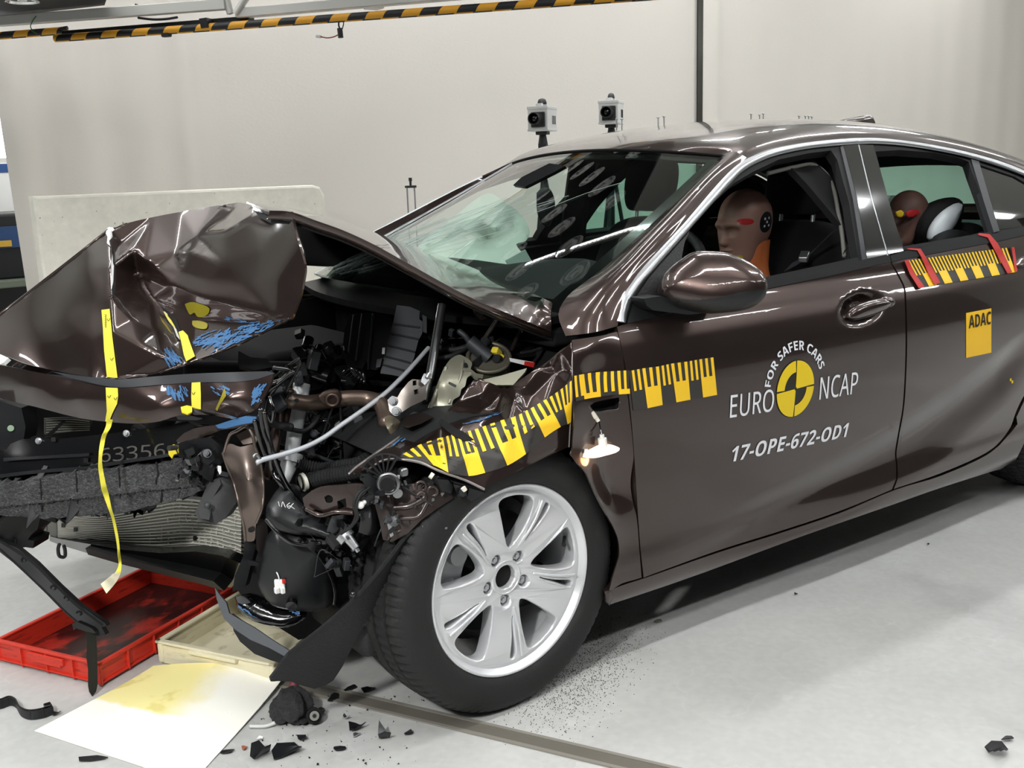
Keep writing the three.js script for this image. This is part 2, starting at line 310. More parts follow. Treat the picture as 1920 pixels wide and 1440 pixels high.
// dark steel channel let into the floor under the front wheel
{
  const A = ay(640, 1306, 0), B = ay(1120, 1420, 0), d = B.clone().sub(A).normalize(), n = V(-d.z, 0, d.x), A0 = A.clone().addScaledVector(d, -0.25), L = 2.6, ang = -Math.atan2(d.z, d.x);
  const mk = (off, w, y) => { const g = new THREE.BoxGeometry(L, 0.004, w); g.rotateY(ang); const c = A0.clone().addScaledVector(d, L / 2).addScaledVector(n, off); return g.translate(c.x, y, c.z); };
  const o = struct('trim_1', [mk(0, 0.036, 0.001)], std(0x69655c, 0.7, 0.1));
  struct('edge_strip', mk(-0.024, 0.01, 0.0025), std(0x8d8980, 0.6, 0.2), o); struct('edge_strip', mk(0.024, 0.01, 0.0025), std(0x8d8980, 0.6, 0.2), o);
}
// ceiling fittings: glowing panel and a light of the same size in front of it
for (const [x, z, l, w, p] of LAMP_SPECS) {
  const t = thing('ceiling_light', 'long white fluorescent ceiling fitting in the rows above the hall', 'ceiling light', [x, CEIL - 0.12, z], 'ceiling fittings above the hall');
  obj('housing', box(l + 0.06, 0.1, w + 0.06, x, CEIL - 0.06, z, 0.01), M.white, t);
  obj('diffuser', box(l, 0.012, w, x, CEIL - 0.114, z, 0.004), new THREE.MeshStandardMaterial({ color: 0xffffff, emissive: new THREE.Color(0.98, 0.99, 1), emissiveIntensity: 5, roughness: 0.6 }), t);
  const li = new THREE.RectAreaLight(new THREE.Color(0.97, 0.985, 1), p, l, w); li.position.set(x, CEIL - 0.125, z); li.lookAt(x, 0, z); scene.add(li);
}
// the pale curtains along the back
const curtainB = tex(256, (x, y) => { const v = 0.5 + 0.5 * Math.sin(x * 256 * Math.PI) * Math.sin(y * 256 * Math.PI) * 0.5 + (n2(x * 64, y * 64, 64) - 0.5) * 0.4; return [v, v, v]; }, false, 6);
const mCurtain = std(0xd4cfc7, 0.92, 0, { bumpMap: curtainB, bumpScale: 0.0008 });
function curtain(name, x0, x1, z, label, fold, lean) {
  const n = Math.ceil((x1 - x0) / 0.025), rows = [], ys = [0.02, 0.6, 1.2, 1.8, 2.4, 3.2, 4.0];
  for (const y of ys) { const r = []; for (let i = 0; i <= n; i++) { const s = i / n, x = lerp(x0, x1, s); r.push(V(x + lean(s, y), y, z + fold(x, y))); } rows.push(r); }
  const o = solo(name, loft(rows, 1, 3, 0.004, false, true), mCurtain, label, 'curtain'); return o;
}
const cz0 = -4.3, cTop = az(9, 285, cz0), cLow = az(50, 545, cz0), cl = az(20, 300, cz0).x, seamX = az(1306, 110, cz0).x;
curtain('curtain', cl, seamX + 0.02, cz0, 'wide pale grey curtain hanging behind the concrete block and the bonnet', (x, y) => {
  const e = 1 - sstep(0, 1.6, x - cl); return 0.045 * e * Math.sin((x - cl) * 17) + 0.012 * Math.sin(x * 5 + 1) + 0.018 * Math.exp(-(((x - cl - 1.1) / 0.05) ** 2)) + 0.01 * Math.sin(x * 11 + 2) * (0.3 + e);
}, (s, y) => (lerp(cLow.x, cTop.x, (y - cLow.y) / (cTop.y - cLow.y)) - cl) * Math.exp(-s * 14));
curtain('curtain', seamX + 0.02, 12.6, cz0 + 0.06, 'second pale grey curtain, hanging behind the car roof to the right of the dark seam', (x, y) => 0.05 * Math.exp(-(((x - seamX - 0.14) / 0.09) ** 2)) + 0.012 * Math.sin(x * 3.1) + 0.004 * Math.sin(x * 13 + 1), () => 0);
solo('curtain_rail', [box(12.8, 0.05, 0.04, cl + 6.3, 4.03, cz0, 0.006)], M.satin, 'long metal rail carrying the pale curtains', 'rail');
solo('seam_post', rod(V(seamX - 0.01, 0, cz0 + 0.02), V(seamX - 0.01, 4, cz0 + 0.02), 0.0065), M.darkSteel, 'thin dark upright rod in the seam between the two curtains', 'post');
// what shows left of the curtain: a bright window, benches and cases
{
  const z = -5.4, wc = az(-20, 232, -7.96);
  const win = obj('window_1', box(1.6, 0.62, 0.05, wc.x, wc.y, -7.96, 0.005), new THREE.MeshStandardMaterial({ color: 0xffffff, emissive: new THREE.Color(0.95, 0.98, 1), emissiveIntensity: 4 }));
  win.userData.kind = 'structure'; struct('window_frame', box(1.7, 0.06, 0.08, wc.x, wc.y - 0.34, -7.94), M.white, win);
  const wl = new THREE.RectAreaLight(new THREE.Color(0.95, 0.98, 1), 30, 1.6, 0.62); wl.position.set(wc.x, wc.y, -7.9); wl.lookAt(wc.x, wc.y, 0); scene.add(wl);
  const p = (u, v) => az(u, v, z), c1 = p(-60, 316), mBlue = std(0x1f4d8f, 0.5);
  const cab = thing('cabinet', 'white and blue equipment cabinet seen through the gap left of the curtain', 'cabinet', [c1.x, 0, z]);
  obj('panel', box(0.8, 0.34, 0.3, c1.x, p(0, 352).y, z, 0.01), std(0xf2f3f4, 0.5), cab); obj('band', box(0.82, 0.06, 0.31, c1.x, p(0, 316).y, z + 0.003), mBlue, cab); obj('body', box(0.78, p(0, 405).y, 0.3, c1.x, p(0, 405).y / 2, z - 0.02), M.darkSteel, cab);
  const bench = thing('workbench', 'grey-green workbench top low in the gap left of the curtain', 'workbench', [c1.x, 0, z + 0.5]), by = az(0, 528, z + 0.5).y;
  obj('top', box(0.9, 0.05, 0.5, c1.x - 0.02, by, z + 0.5, 0.01), std(0x6c7466, 0.6), bench); for (const s of [-1, 1]) for (const q of [-1, 1]) obj('leg', box(0.05, by - 0.025, 0.05, c1.x - 0.02 + s * 0.4, (by - 0.025) / 2, z + 0.5 + q * 0.2), M.darkSteel, bench);
  const cs = thing('equipment_case', 'dark case with a blue front and a small yellow plate on the workbench', 'case', [c1.x + 0.02, by + 0.025, z + 0.5]);
  obj('body', box(0.8, 0.42, 0.36, c1.x + 0.02, by + 0.236, z + 0.48, 0.015), std(0x14161a, 0.5), cs); obj('front_panel', box(0.6, 0.14, 0.01, c1.x + 0.06, by + 0.3, z + 0.665, 0.003), std(0x26446f, 0.5), cs); obj('plate', box(0.09, 0.04, 0.006, az(8, 457, z + 0.67).x, az(8, 457, z + 0.67).y, z + 0.673, 0.002), std(0xc9a23a, 0.5), cs);
}
// concrete wall element: tall thin slab with chamfered edges and a foot
{
  const A = az(70, 376, -3), B = az(606, 350, -3), yt = 1.228, x0 = A.x, x1 = B.x;
  const conc = tex(512, (x, y) => { const v = 0.95 + (fbm(x, y, 8) - 0.5) * 0.1 + (fbm(x, y, 40, n2) - 0.5) * 0.05, h = n3(x * 46, y * 46, 46) > 0.972 ? sstep(0.45, 0.7, n2(x * 180, y * 180, 180)) * 0.4 : 0; return [v - h, v * 0.985 - h, v * 0.93 - h]; }, true, 1);
  const sh = new THREE.Shape([[x0, 0], [x1, 0], [x1, yt - 0.05], [x1 - 0.02, yt - 0.012], [x1 - 0.06, yt], [x0, yt]].map((p) => new THREE.Vector2(...p)));
  const g = new THREE.ExtrudeGeometry(sh, { depth: 0.1, bevelEnabled: true, bevelSize: 0.014, bevelThickness: 0.014, bevelSegments: 2 }).translate(0, 0, -3.13);
  const t = thing('concrete_block', 'tall pale concrete wall element with pitted face behind the crumpled bonnet', 'concrete block', [(x0 + x1) / 2, 0, -3.06]);
  const mC = std(0xffffff, 0.9, 0, { map: conc }); obj('wall', g, mC, t); obj('foot', box(x1 - x0, 0.14, 0.62, (x0 + x1) / 2, 0.07, -2.72, 0.02), mC, t);
}
// two high-speed cameras on tripods behind the car
function hiCam(u, v, z, yaw, label) {
  const P = az(u, v, z), t = thing('high_speed_camera', label, 'camera', [P.x, 0, z], 'pale high-speed cameras behind the roof'), m = new THREE.Matrix4().makeRotationY(yaw).setPosition(P), T = (g) => g.applyMatrix4(m);
  const body = part('camera_body', t); const bm = std(0xd6d6d3, 0.45);
  obj('case', [T(box(0.125, 0.135, 0.2, 0, 0, 0, 0.008)), T(box(0.13, 0.02, 0.205, 0, 0.064, 0, 0.004)), T(box(0.13, 0.012, 0.205, 0, -0.064, 0, 0.004))], bm, body);
  obj('front_plate', T(box(0.088, 0.088, 0.014, 0.004, -0.004, 0.105, 0.024)), M.plastic, body);
  const lens = [new THREE.CylinderGeometry(0.036, 0.038, 0.03, 28).rotateX(Math.PI / 2).translate(0, 0, 0.12), new THREE.CylinderGeometry(0.033, 0.033, 0.05, 28, 1, true).rotateX(Math.PI / 2).translate(0, 0, 0.155), new THREE.TorusGeometry(0.0325, 0.0035, 8, 28).translate(0, 0, 0.18)].map(T);
  obj('lens', lens, M.plastic, body); obj('lens_glass', T(new THREE.SphereGeometry(0.042, 24, 8, 0, 7, 0, 0.8).rotateX(Math.PI / 2).translate(0, 0, 0.125)), M.gloss, body);
  obj('handle', [T(tube([V(0, 0.07, -0.06), V(0, 0.105, -0.05), V(0, 0.11, 0), V(0, 0.1, 0.045), V(0, 0.07, 0.055)], 0.013))], M.plasticGrey, body); for (const q of [0.052, -0.06]) obj('handle_base', T(box(0.036, 0.022, 0.036, 0, 0.08, q, 0.004)), bm, body);
  obj('vent', [0, 1, 2, 3].map((i) => T(box(0.003, 0.05, 0.006, 0.0635, -0.005, -0.06 + i * 0.02, 0.001))), M.plasticGrey, body);
  obj('head', [T(box(0.07, 0.02, 0.07, 0, -0.08, 0, 0.004)), T(new THREE.CylinderGeometry(0.02, 0.03, 0.06, 16).translate(0, -0.118, 0)), T(box(0.05, 0.03, 0.05, 0.0, -0.155, 0, 0.006))], M.plastic, t);
  obj('column', rod(V(P.x, P.y - 0.16, P.z), V(P.x, 0.35, P.z), 0.016), M.darkSteel, t);
  for (let i = 0; i < 3; i++) { const a = i * 2.094 + 0.5; obj('leg', rod(V(P.x, P.y - 0.3, P.z), V(P.x + 0.22 * Math.cos(a), 0.01, P.z + 0.22 * Math.sin(a)), 0.013), M.darkSteel, t); }
}
hiCam(1017, 224, -2.3, -0.95, 'pale box-shaped high-speed camera above the windscreen, its black mount showing, left of two');
hiCam(1146, 212, -2.3, -0.9, 'pale box-shaped high-speed camera just above the roof edge, right of two');
// small stand behind the windscreen pillar
{
  const P = az(770, 350, -1.9), t = thing('measuring_stand', 'thin black measuring stand with two clear rods behind the windscreen', 'stand', [P.x, 0, P.z]);
  obj('top_plate', [box(0.055, 0.012, 0.03, P.x, P.y, P.z, 0.003), rod(V(P.x, P.y, P.z), V(P.x, P.y + 0.045, P.z), 0.006), rod(V(P.x, P.y + 0.028, P.z), V(P.x, P.y + 0.045, P.z), 0.009)], M.plastic, t);
  for (const s of [-1, 1]) obj('rod', rod(V(P.x + s * 0.022, P.y, P.z), V(P.x + s * 0.022, 0.05, P.z), 0.004), M.satin, t);
  obj('base', box(0.3, 0.05, 0.3, P.x, 0.025, P.z, 0.01), M.darkSteel, t);
}
// flood light on a stand beside the photographer
{
  const p = V(...FLOOD.pos), a = V(...FLOOD.aim), d = a.clone().sub(p).normalize(), t = thing('flood_light', 'square flood light on a thin stand left of the viewer', 'flood light', [p.x, 0, p.z]), q = new THREE.Quaternion().setFromUnitVectors(V(0, 0, 1), d), T = (g) => g.applyQuaternion(q).translate(p.x, p.y, p.z);
  obj('housing', T(box(0.34, 0.26, 0.08, 0, 0, -0.05, 0.015)), M.darkSteel, t); obj('lamp_face', T(box(0.3, 0.22, 0.006, 0, 0, -0.004, 0.002)), new THREE.MeshStandardMaterial({ color: 0xffffff, emissive: new THREE.Color(1, 1, 0.98), emissiveIntensity: 4 }), t);
  obj('pole', rod(V(p.x, p.y - 0.1, p.z), V(p.x, 0.3, p.z), 0.015), M.darkSteel, t); for (let i = 0; i < 3; i++) obj('leg', rod(V(p.x, 0.5, p.z), V(p.x + 0.35 * Math.cos(i * 2.09 + 2.6), 0.012, p.z + 0.35 * Math.sin(i * 2.09 + 2.6)), 0.01), M.darkSteel, t);
  const l = new THREE.SpotLight(new THREE.Color(1, 1, 0.985), FLOOD.power, 0, 0.75, 0.7, 2); l.position.copy(p).addScaledVector(d, 0.02); l.target.position.copy(a); l.castShadow = true; l.shadow.radius = 6; scene.add(l, l.target);
}
// ================================================================ the car: left body side as a surface z = S(x, y)
const zTab = table([0.16, 0.2, 0.24, 0.29, 0.34, 0.42, 0.52, 0.62, 0.72, 0.8, 0.865, 0.905, 0.93, 0.96, 0.985, 1.04, 1.1, 1.2, 1.3, 1.36, 1.42], [0.86, 0.885, 0.895, 0.9, 0.893, 0.9, 0.912, 0.922, 0.926, 0.922, 0.905, 0.886, 0.871, 0.855, 0.846, 0.82, 0.782, 0.71, 0.628, 0.575, 0.52]);
const creaseY = table([0.4, 0.75, 1.1, 1.5, 1.9, 2.2, 2.5], [0.3, 0.335, 0.38, 0.44, 0.53, 0.62, 0.72]);
function S(x, y) {
  let z = zTab(y) - (x < 1.5 ? 0.016 * (x - 1.5) ** 2 : 0.022 * (x - 1.5) ** 2);
  if (y > 0.98 && x > 1.4) z -= 0.1 * (y - 0.98) * (x - 1.4) ** 2 * 0.5;
  const d = creaseY(x) - y, on = sstep(0.55, 1.1, x) * (1 - sstep(2.25, 2.5, x));            // hollow below the sill crease
  z -= on * 0.026 * sstep(-0.03, 0.09, d) * (1 - sstep(0.08, 0.24, d));
  const hx = (x - 1.44) / 0.085, hy = (y - 0.868 - 0.1 * (x - 1.44)) / 0.035, h = hx * hx + hy * hy; z -= 0.03 * Math.exp(-h * h * 0.8); // handle recess
  return z;
}
function side(u, v) { let z = 0.88, p; for (let i = 0; i < 14; i++) { p = az(u, v, z); const q = S(p.x, p.y); z = 0.6 * q + 0.4 * z; if (p.y > 1.46) break; } return az(u, v, z); }
const sideOff = (k) => (u, v) => { const p = side(u, v); p.z -= k; return p; };
// flat marks are laid out on the body side in its own x, y and follow its surface
const onSide = (x, y, lift = 0) => V(x, y, S(x, y) + lift);
const car = thing('crashed_car', 'dark brown metallic saloon car with a crushed front left corner and test stickers', 'car', [1.3, 0, 0]);
const frontDoor = part('front_door', car), rearDoor = part('rear_door', car);
const doorOut = [...sm([[1157, 613], [1163, 640], [1172, 682], [1179, 740], [1185, 800], [1191, 880], [1196, 960], [1201, 1030], [1207, 1083]]), ...sm([[1222, 1077], [1350, 1031], [1462, 996], [1575, 958], [1672, 918]]), ...sm([[1680, 898], [1680, 872], [1678, 851], [1683, 817], [1692, 765], [1696, 709], [1698, 634], [1696, 559], [1694, 540], [1683, 517], [1669, 491]]), ...sm([[1660, 493], [1560, 516], [1438, 541], [1300, 577], [1210, 598], [1165, 610]], 3)];
obj('door_panel', sheet(doorOut, side, { res: 10, thick: 0.03 }), M.paint, frontDoor);
const rearOut = [...sm([[1671, 491], [1686, 516], [1697, 540], [1699, 559], [1701, 634], [1699, 709], [1695, 765], [1686, 817], [1681, 851], [1683, 872], [1683, 898], [1676, 917]]), ...sm([[1684, 914], [1762, 888], [1847, 850], [1871, 832], [1894, 802], [1906, 770], [1925, 735], [1960, 705], [2010, 690]], 5), [2010, 640], [2010, 550], [2010, 425], [1920, 441], [1871, 452], [1702, 484]];
obj('door_panel', sheet(rearOut, side, { res: 10, thick: 0.03 }), M.paint, rearDoor);
// gaps between the panels: dark seals set behind them
obj('door_seal', [sheet([[1150, 600], [1178, 610], [1205, 1000], [1214, 1085], [1196, 1090], [1186, 960], [1168, 720]], sideOff(0.028), { res: 20, thick: 0.012 }), sheet([[1660, 485], [1690, 485], [1712, 560], [1712, 720], [1695, 840], [1695, 920], [1665, 925], [1668, 840], [1684, 700], [1684, 560]], sideOff(0.028), { res: 20, thick: 0.012 }), sheet([[1190, 1075], [1350, 1022], [1500, 972], [1680, 905], [1870, 830], [1880, 845], [1690, 925], [1500, 992], [1350, 1042], [1195, 1098]], sideOff(0.026), { res: 20, thick: 0.012 })], M.seam, car);
// sill
obj('sill', sheet([...sm([[1136, 1110], [1160, 1100], [1212, 1083], [1350, 1035], [1462, 1000], [1575, 962], [1680, 918], [1762, 893], [1849, 854], [1873, 836]], 4), [1898, 808], [1912, 790], [1930, 800], [1914, 844], [1905, 862], [1876, 880], ...sm([[1860, 884], [1760, 916], [1669, 948], [1500, 1007], [1324, 1072], [1230, 1105], [1142, 1134]], 4)], side, { res: 10, thick: 0.03 }), M.paint, car);
obj('sill_end', pillow([[1133, 1108], [1146, 1104], [1150, 1120], [1143, 1136], [1134, 1128]], sideOff(0.0), V(-0.5, 0.2, 0.8), 0.006, 0.03, 6), M.paintIn, car);
// quarter panel round the rear wheel
obj('quarter_panel', sheet([[1906, 782], [1925, 742], [1962, 710], [2010, 694], [2060, 690], [2060, 790], [2000, 770], [1950, 790], [1925, 820], [1914, 844]], side, { res: 12, thick: 0.02 }), M.paint, car);
// belt mouldings
obj('belt_moulding', sheet([[1300, 571], [1429, 526], [1520, 507], [1624, 485], [1665, 477], [1669, 491], [1560, 516], [1438, 541], [1300, 577]], (u, v) => { const p = side(u, v); p.z += 0.004; return p; }, { res: 12, thick: 0.02 }), M.trim, frontDoor);
obj('belt_moulding', sheet([[1667, 479], [1695, 470], [1780, 453], [1871, 436], [1920, 428], [2010, 412], [2010, 426], [1920, 441], [1871, 452], [1702, 484], [1671, 491]], (u, v) => { const p = side(u, v); p.z += 0.004; return p; }, { res: 12, thick: 0.02 }), M.trim, rearDoor);
// bright window moulding, a half-round strip in two lengths
const chromeOuter = [[1156, 604], [1160, 580], [1168, 556], [1184, 531], [1203, 507], [1274, 429], [1353, 338], [1376, 315], [1400, 300], [1440, 283], [1500, 271], [1560, 264], [1603, 261], [1640, 261], [1688, 265], [1745, 273], [1800, 284], [1860, 300], [1905, 316], [1960, 340], [2010, 368]];
const chromeInner = [[1172, 606], [1176, 584], [1187, 560], [1205, 532], [1226, 506], [1291, 432], [1371, 344], [1392, 323], [1412, 310], [1450, 294], [1511, 280], [1565, 274], [1603, 271], [1640, 270], [1688, 273], [1743, 282], [1797, 293], [1857, 310], [1902, 326], [1956, 350], [2006, 378]];
const lift = (k) => (p) => { const q = side(p[0], p[1]); q.z += k; return q; };
function chromeStrip(i0, i1) { const a = chromeOuter.slice(i0, i1), b = chromeInner.slice(i0, i1).map((p, i) => [lerp(a[i][0], p[0], 0.78), lerp(a[i][1], p[1], 0.78)]), mid = a.map((p, i) => [(p[0] + b[i][0]) / 2, (p[1] + b[i][1]) / 2]); return loft([a.map(lift(0)), mid.map(lift(0.008)), b.map(lift(0))], 5, 3, 0.006); }
obj('window_moulding', chromeStrip(0, 13), M.satin, frontDoor); obj('window_moulding', chromeStrip(12, chromeOuter.length), M.satin, rearDoor);
// window frames (black) with the openings cut out
const frontOpen = [[1277, 481], [1283, 450], [1299, 425], [1350, 369], [1378, 343], [1412, 323], [1462, 299], [1519, 287], [1560, 282], [1572, 300], [1584, 345], [1594, 380], [1602, 430], [1611, 482], [1520, 502], [1430, 521], [1300, 560], [1280, 560]];
obj('window_frame', sheet([...sm(chromeInner.slice(0, 13), 4), [1607, 271], [1635, 380], [1662, 478], [1620, 488], [1429, 528], [1300, 573], [1210, 598], [1172, 606]], sideOff(0.004), { res: 12, thick: 0.03, holes: [frontOpen] }), M.trim, frontDoor);
const rearOpen = [[1643, 284], [1690, 281], [1755, 286], [1800, 295], [1819, 303], [1826, 324], [1847, 380], [1864, 434], [1780, 448], [1697, 462], [1672, 392], [1650, 318]], qOpen = [[1836, 303], [1870, 312], [1905, 331], [1955, 360], [2000, 390], [2010, 408], [1920, 425], [1875, 432], [1856, 375]];
obj('window_frame', sheet([[1609, 271], ...sm(chromeInner.slice(12), 4), [2010, 415], [1920, 430], [1780, 455], [1690, 471], [1663, 479], [1636, 380]], sideOff(0.006), { res: 12, thick: 0.03, holes: [rearOpen, qOpen] }), M.trim, rearDoor);
const mDarkGlass = phy({ color: 0x0b0d0e, roughness: 0.04, metalness: 0, clearcoat: 1, clearcoatRoughness: 0.02 });
obj('quarter_glass', sheet(qOpen.map(([u, v]) => [u + (u < 1880 ? -2 : 2), v]), sideOff(0.012), { res: 14, thick: 0.004 }), mDarkGlass, rearDoor);
obj('divider_bar', sheet([[1820, 297], [1834, 299], [1856, 375], [1874, 433], [1863, 436], [1845, 380]], sideOff(-0.001), { res: 12, thick: 0.02 }), M.plasticGrey, rearDoor);
// centre pillar covers in gloss black
obj('pillar_cover', sheet([[1580, 273], [1607, 271], [1632, 375], [1661, 477], [1624, 485], [1606, 375]], sideOff(-0.004), { res: 10, thick: 0.01 }), M.gloss, frontDoor);
obj('pillar_seal', sheet([[1574, 275], [1580, 273], [1606, 375], [1624, 485], [1615, 487], [1598, 375]], sideOff(-0.003), { res: 10, thick: 0.016 }), M.plasticGrey, frontDoor);
obj('pillar_cover', sheet([[1610, 271], [1636, 272], [1664, 375], [1692, 470], [1664, 477], [1635, 375]], sideOff(-0.004), { res: 10, thick: 0.01 }), M.gloss, rearDoor);
obj('pillar_edge', tube([[1608, 272], [1633, 375], [1662, 478]].map(lift(0.004)), 0.0025), M.satin, rearDoor);
// sail panel ahead of the front window
obj('sail_panel', sheet([[1214, 522], [1291, 434], [1282, 455], [1277, 481], [1280, 560], [1295, 576], [1212, 598], [1174, 606], [1188, 562]], sideOff(-0.003), { res: 12, thick: 0.02 }), M.plasticDull, frontDoor);
// window seal arch inside the front opening
obj('aperture_seal', tube([[1440, 325], [1490, 313], [1525, 309], [1548, 325], [1563, 355], [1572, 400], [1579, 440], [1583, 480]].map(([u, v]) => { const p = side(u, v); return ad(u, v, p.sub(EYE).dot(FWD) + 0.12); }), 0.007), std(0x77756f, 0.7), car);
// front pillar and roof rail in body colour; windscreen edge and roof line as 3D lines
const wsA = [[0.43, 0.956, 0.725], [0.64, 1.085, 0.685], [0.87, 1.21, 0.635], [1.08, 1.295, 0.583], [1.2, 1.335, 0.551]].map((p) => V(...p));
const wsPx = [[1050, 582], [1140, 502], [1222, 425], [1300, 348], [1358, 293]], wsZ = [0.722, 0.685, 0.635, 0.585, 0.551];
const wsKey = [0, 2, 4].map((i) => az(wsPx[i][0], wsPx[i][1], wsZ[i]));
const wsQuad = (t) => { const a = wsKey[0].clone().multiplyScalar(2 * (t - 0.5) * (t - 1)), b = wsKey[1].clone().multiplyScalar(-4 * t * (t - 1)), c = wsKey[2].clone().multiplyScalar(2 * t * (t - 0.5)); return a.add(b).add(c); };
const wsEdge = [0, 0.25, 0.5, 0.75, 1].map(wsQuad);
const pillarOuter = [[1157, 611], [1156, 600], [1168, 555], [1203, 506], [1274, 428], [1353, 337], [1376, 314], [1400, 299]].map(lift(0));
obj('front_pillar', loft([[az(1062, 632, 0.78), ...wsEdge], [...[[1110, 625], [1125, 560], [1200, 470], [1270, 395], [1330, 330], [1378, 288]].map(([u, v], i) => az(u, v, [0.835, 0.815, 0.775, 0.72, 0.655, 0.6][i]))], [[1157, 613], [1156, 600], [1184, 530], [1274, 428], [1353, 337], [1400, 299]].map(lift(0))].map((r) => new THREE.CatmullRomCurve3(r, false, 'centripetal').getSpacedPoints(14)), 3, 6, 0.006), M.paint, car);
// roof: sections from the window moulding over the crown to the other side; the first one is the windscreen header
const railPx = [[1376, 314], [1400, 299], [1440, 282], [1500, 270], [1560, 263], [1603, 260], [1688, 264], [1745, 272], [1800, 283], [1860, 299], [1905, 315], [1960, 339], [2010, 367]];
const railP = railPx.map(lift(0.002));
const roofTop = table([0.95, 1.1, 1.25, 1.45, 1.7, 2.0, 2.3, 2.6, 2.9, 3.2], [1.3, 1.347, 1.393, 1.43, 1.452, 1.453, 1.434, 1.396, 1.34, 1.26]);
const hdrC = az(1103, 283, 0), hdrL = wsEdge[4];
const header = (a) => V(lerp(hdrC.x, hdrL.x, a * a), lerp(hdrC.y, hdrL.y, a * a), hdrL.z * a);
{
  const rows = [], half = [1, 0.97, 0.915, 0.84, 0.7, 0.5, 0.25, 0], hb = [0, 0.2, 0.4, 0.58, 0.77, 0.9, 0.975, 1];
  const mirror = (r) => [...r, ...r.slice(0, -1).reverse().map((p) => V(p.x, p.y, -p.z))];
  const p0 = lift(0)([1366, 325]);
  rows.push(mirror([p0, p0.clone().lerp(header(1), 0.5), header(1), header(0.86), header(0.7), header(0.5), header(0.25), header(0)]));
  for (const p of railP.slice(1)) {
    const xc = p.x - 0.031 * (1 - sstep(1.17, 1.6, p.x)), yc = roofTop(xc);
    rows.push(mirror(half.map((a, i) => V(lerp(xc, p.x, a * a), lerp(p.y, yc, hb[i]), p.z * a))));
  }
  car.userData.tailRow = rows[rows.length - 1];
  obj('roof', loft(rows, 5, 4, 0.006), M.paint, car);
  obj('roof_lining', loft(rows.map((r) => r.map((p) => V(p.x + 0.01, p.y - 0.03, p.z * 0.96))), 3, 2, 0.01), std(0x55534f, 0.9), car);
}
// ================================================================ wheels
const RO = 0.343, RI = 0.2385;
function tyreGeo() {
  // profile (radius, z) from the outer bead over the tread to the inner bead; z = 0 at the rim's outer lip
  const prof = [[RI - 0.006, -0.012], [RI + 0.001, -0.002], [RI + 0.006, 0.004], [0.262, 0.011], [0.285, 0.0135], [0.303, 0.011], [0.314, 0.006], [0.322, 0.001], [0.328, -0.006], [0.333, -0.014], [0.3355, -0.022], [0.3375, -0.032], [0.338, -0.040], [0.331, -0.042], [0.331, -0.049], [0.339, -0.051], [0.341, -0.065], [0.3425, -0.085], [0.335, -0.0865], [0.335, -0.0955], [0.3428, -0.097], [RO, -0.116], [0.3428, -0.135], [0.335, -0.1365], [0.335, -0.1455], [0.3425, -0.147], [0.341, -0.167], [0.339, -0.181], [0.331, -0.183], [0.331, -0.19], [0.338, -0.192], [0.3355, -0.21], [0.328, -0.226], [0.314, -0.238], [0.285, -0.245], [0.262, -0.243], [RI + 0.006, -0.236], [RI - 0.006, -0.226]];
  const n = 4 * 84, g = new THREE.LatheGeometry(prof.map((p) => new THREE.Vector2(p[0], p[1])), n), P = g.attributes.position, L = prof.length;
  for (let s = 0; s <= n; s++) for (let j = 0; j < L; j++) {
    const k = s * L + j, [r, z] = prof[j], blk = Math.floor(s / 4); let d = 0;
    if (s % 4 === 0 && j >= 7 && j <= 12) d = j < 9 ? 0.003 : 0.006;
    if (s % 4 === 2 && j >= 15 && j <= 17) d = 0.004; if (s % 4 === 1 && j >= 20 && j <= 22 && blk % 2) d = 0.003; if (s % 4 === 2 && j >= 25 && j <= 27) d = 0.004; if (s % 4 === 0 && j >= 30 && j <= 32) d = 0.005;
    const a = s / n * Math.PI * 2, q = r - d; P.setXYZ(k, Math.cos(a) * q, Math.sin(a) * q, z);
  }
  g.index.array.reverse(); 
  return toCreasedNormals(g.toNonIndexed(), 0.5);
}
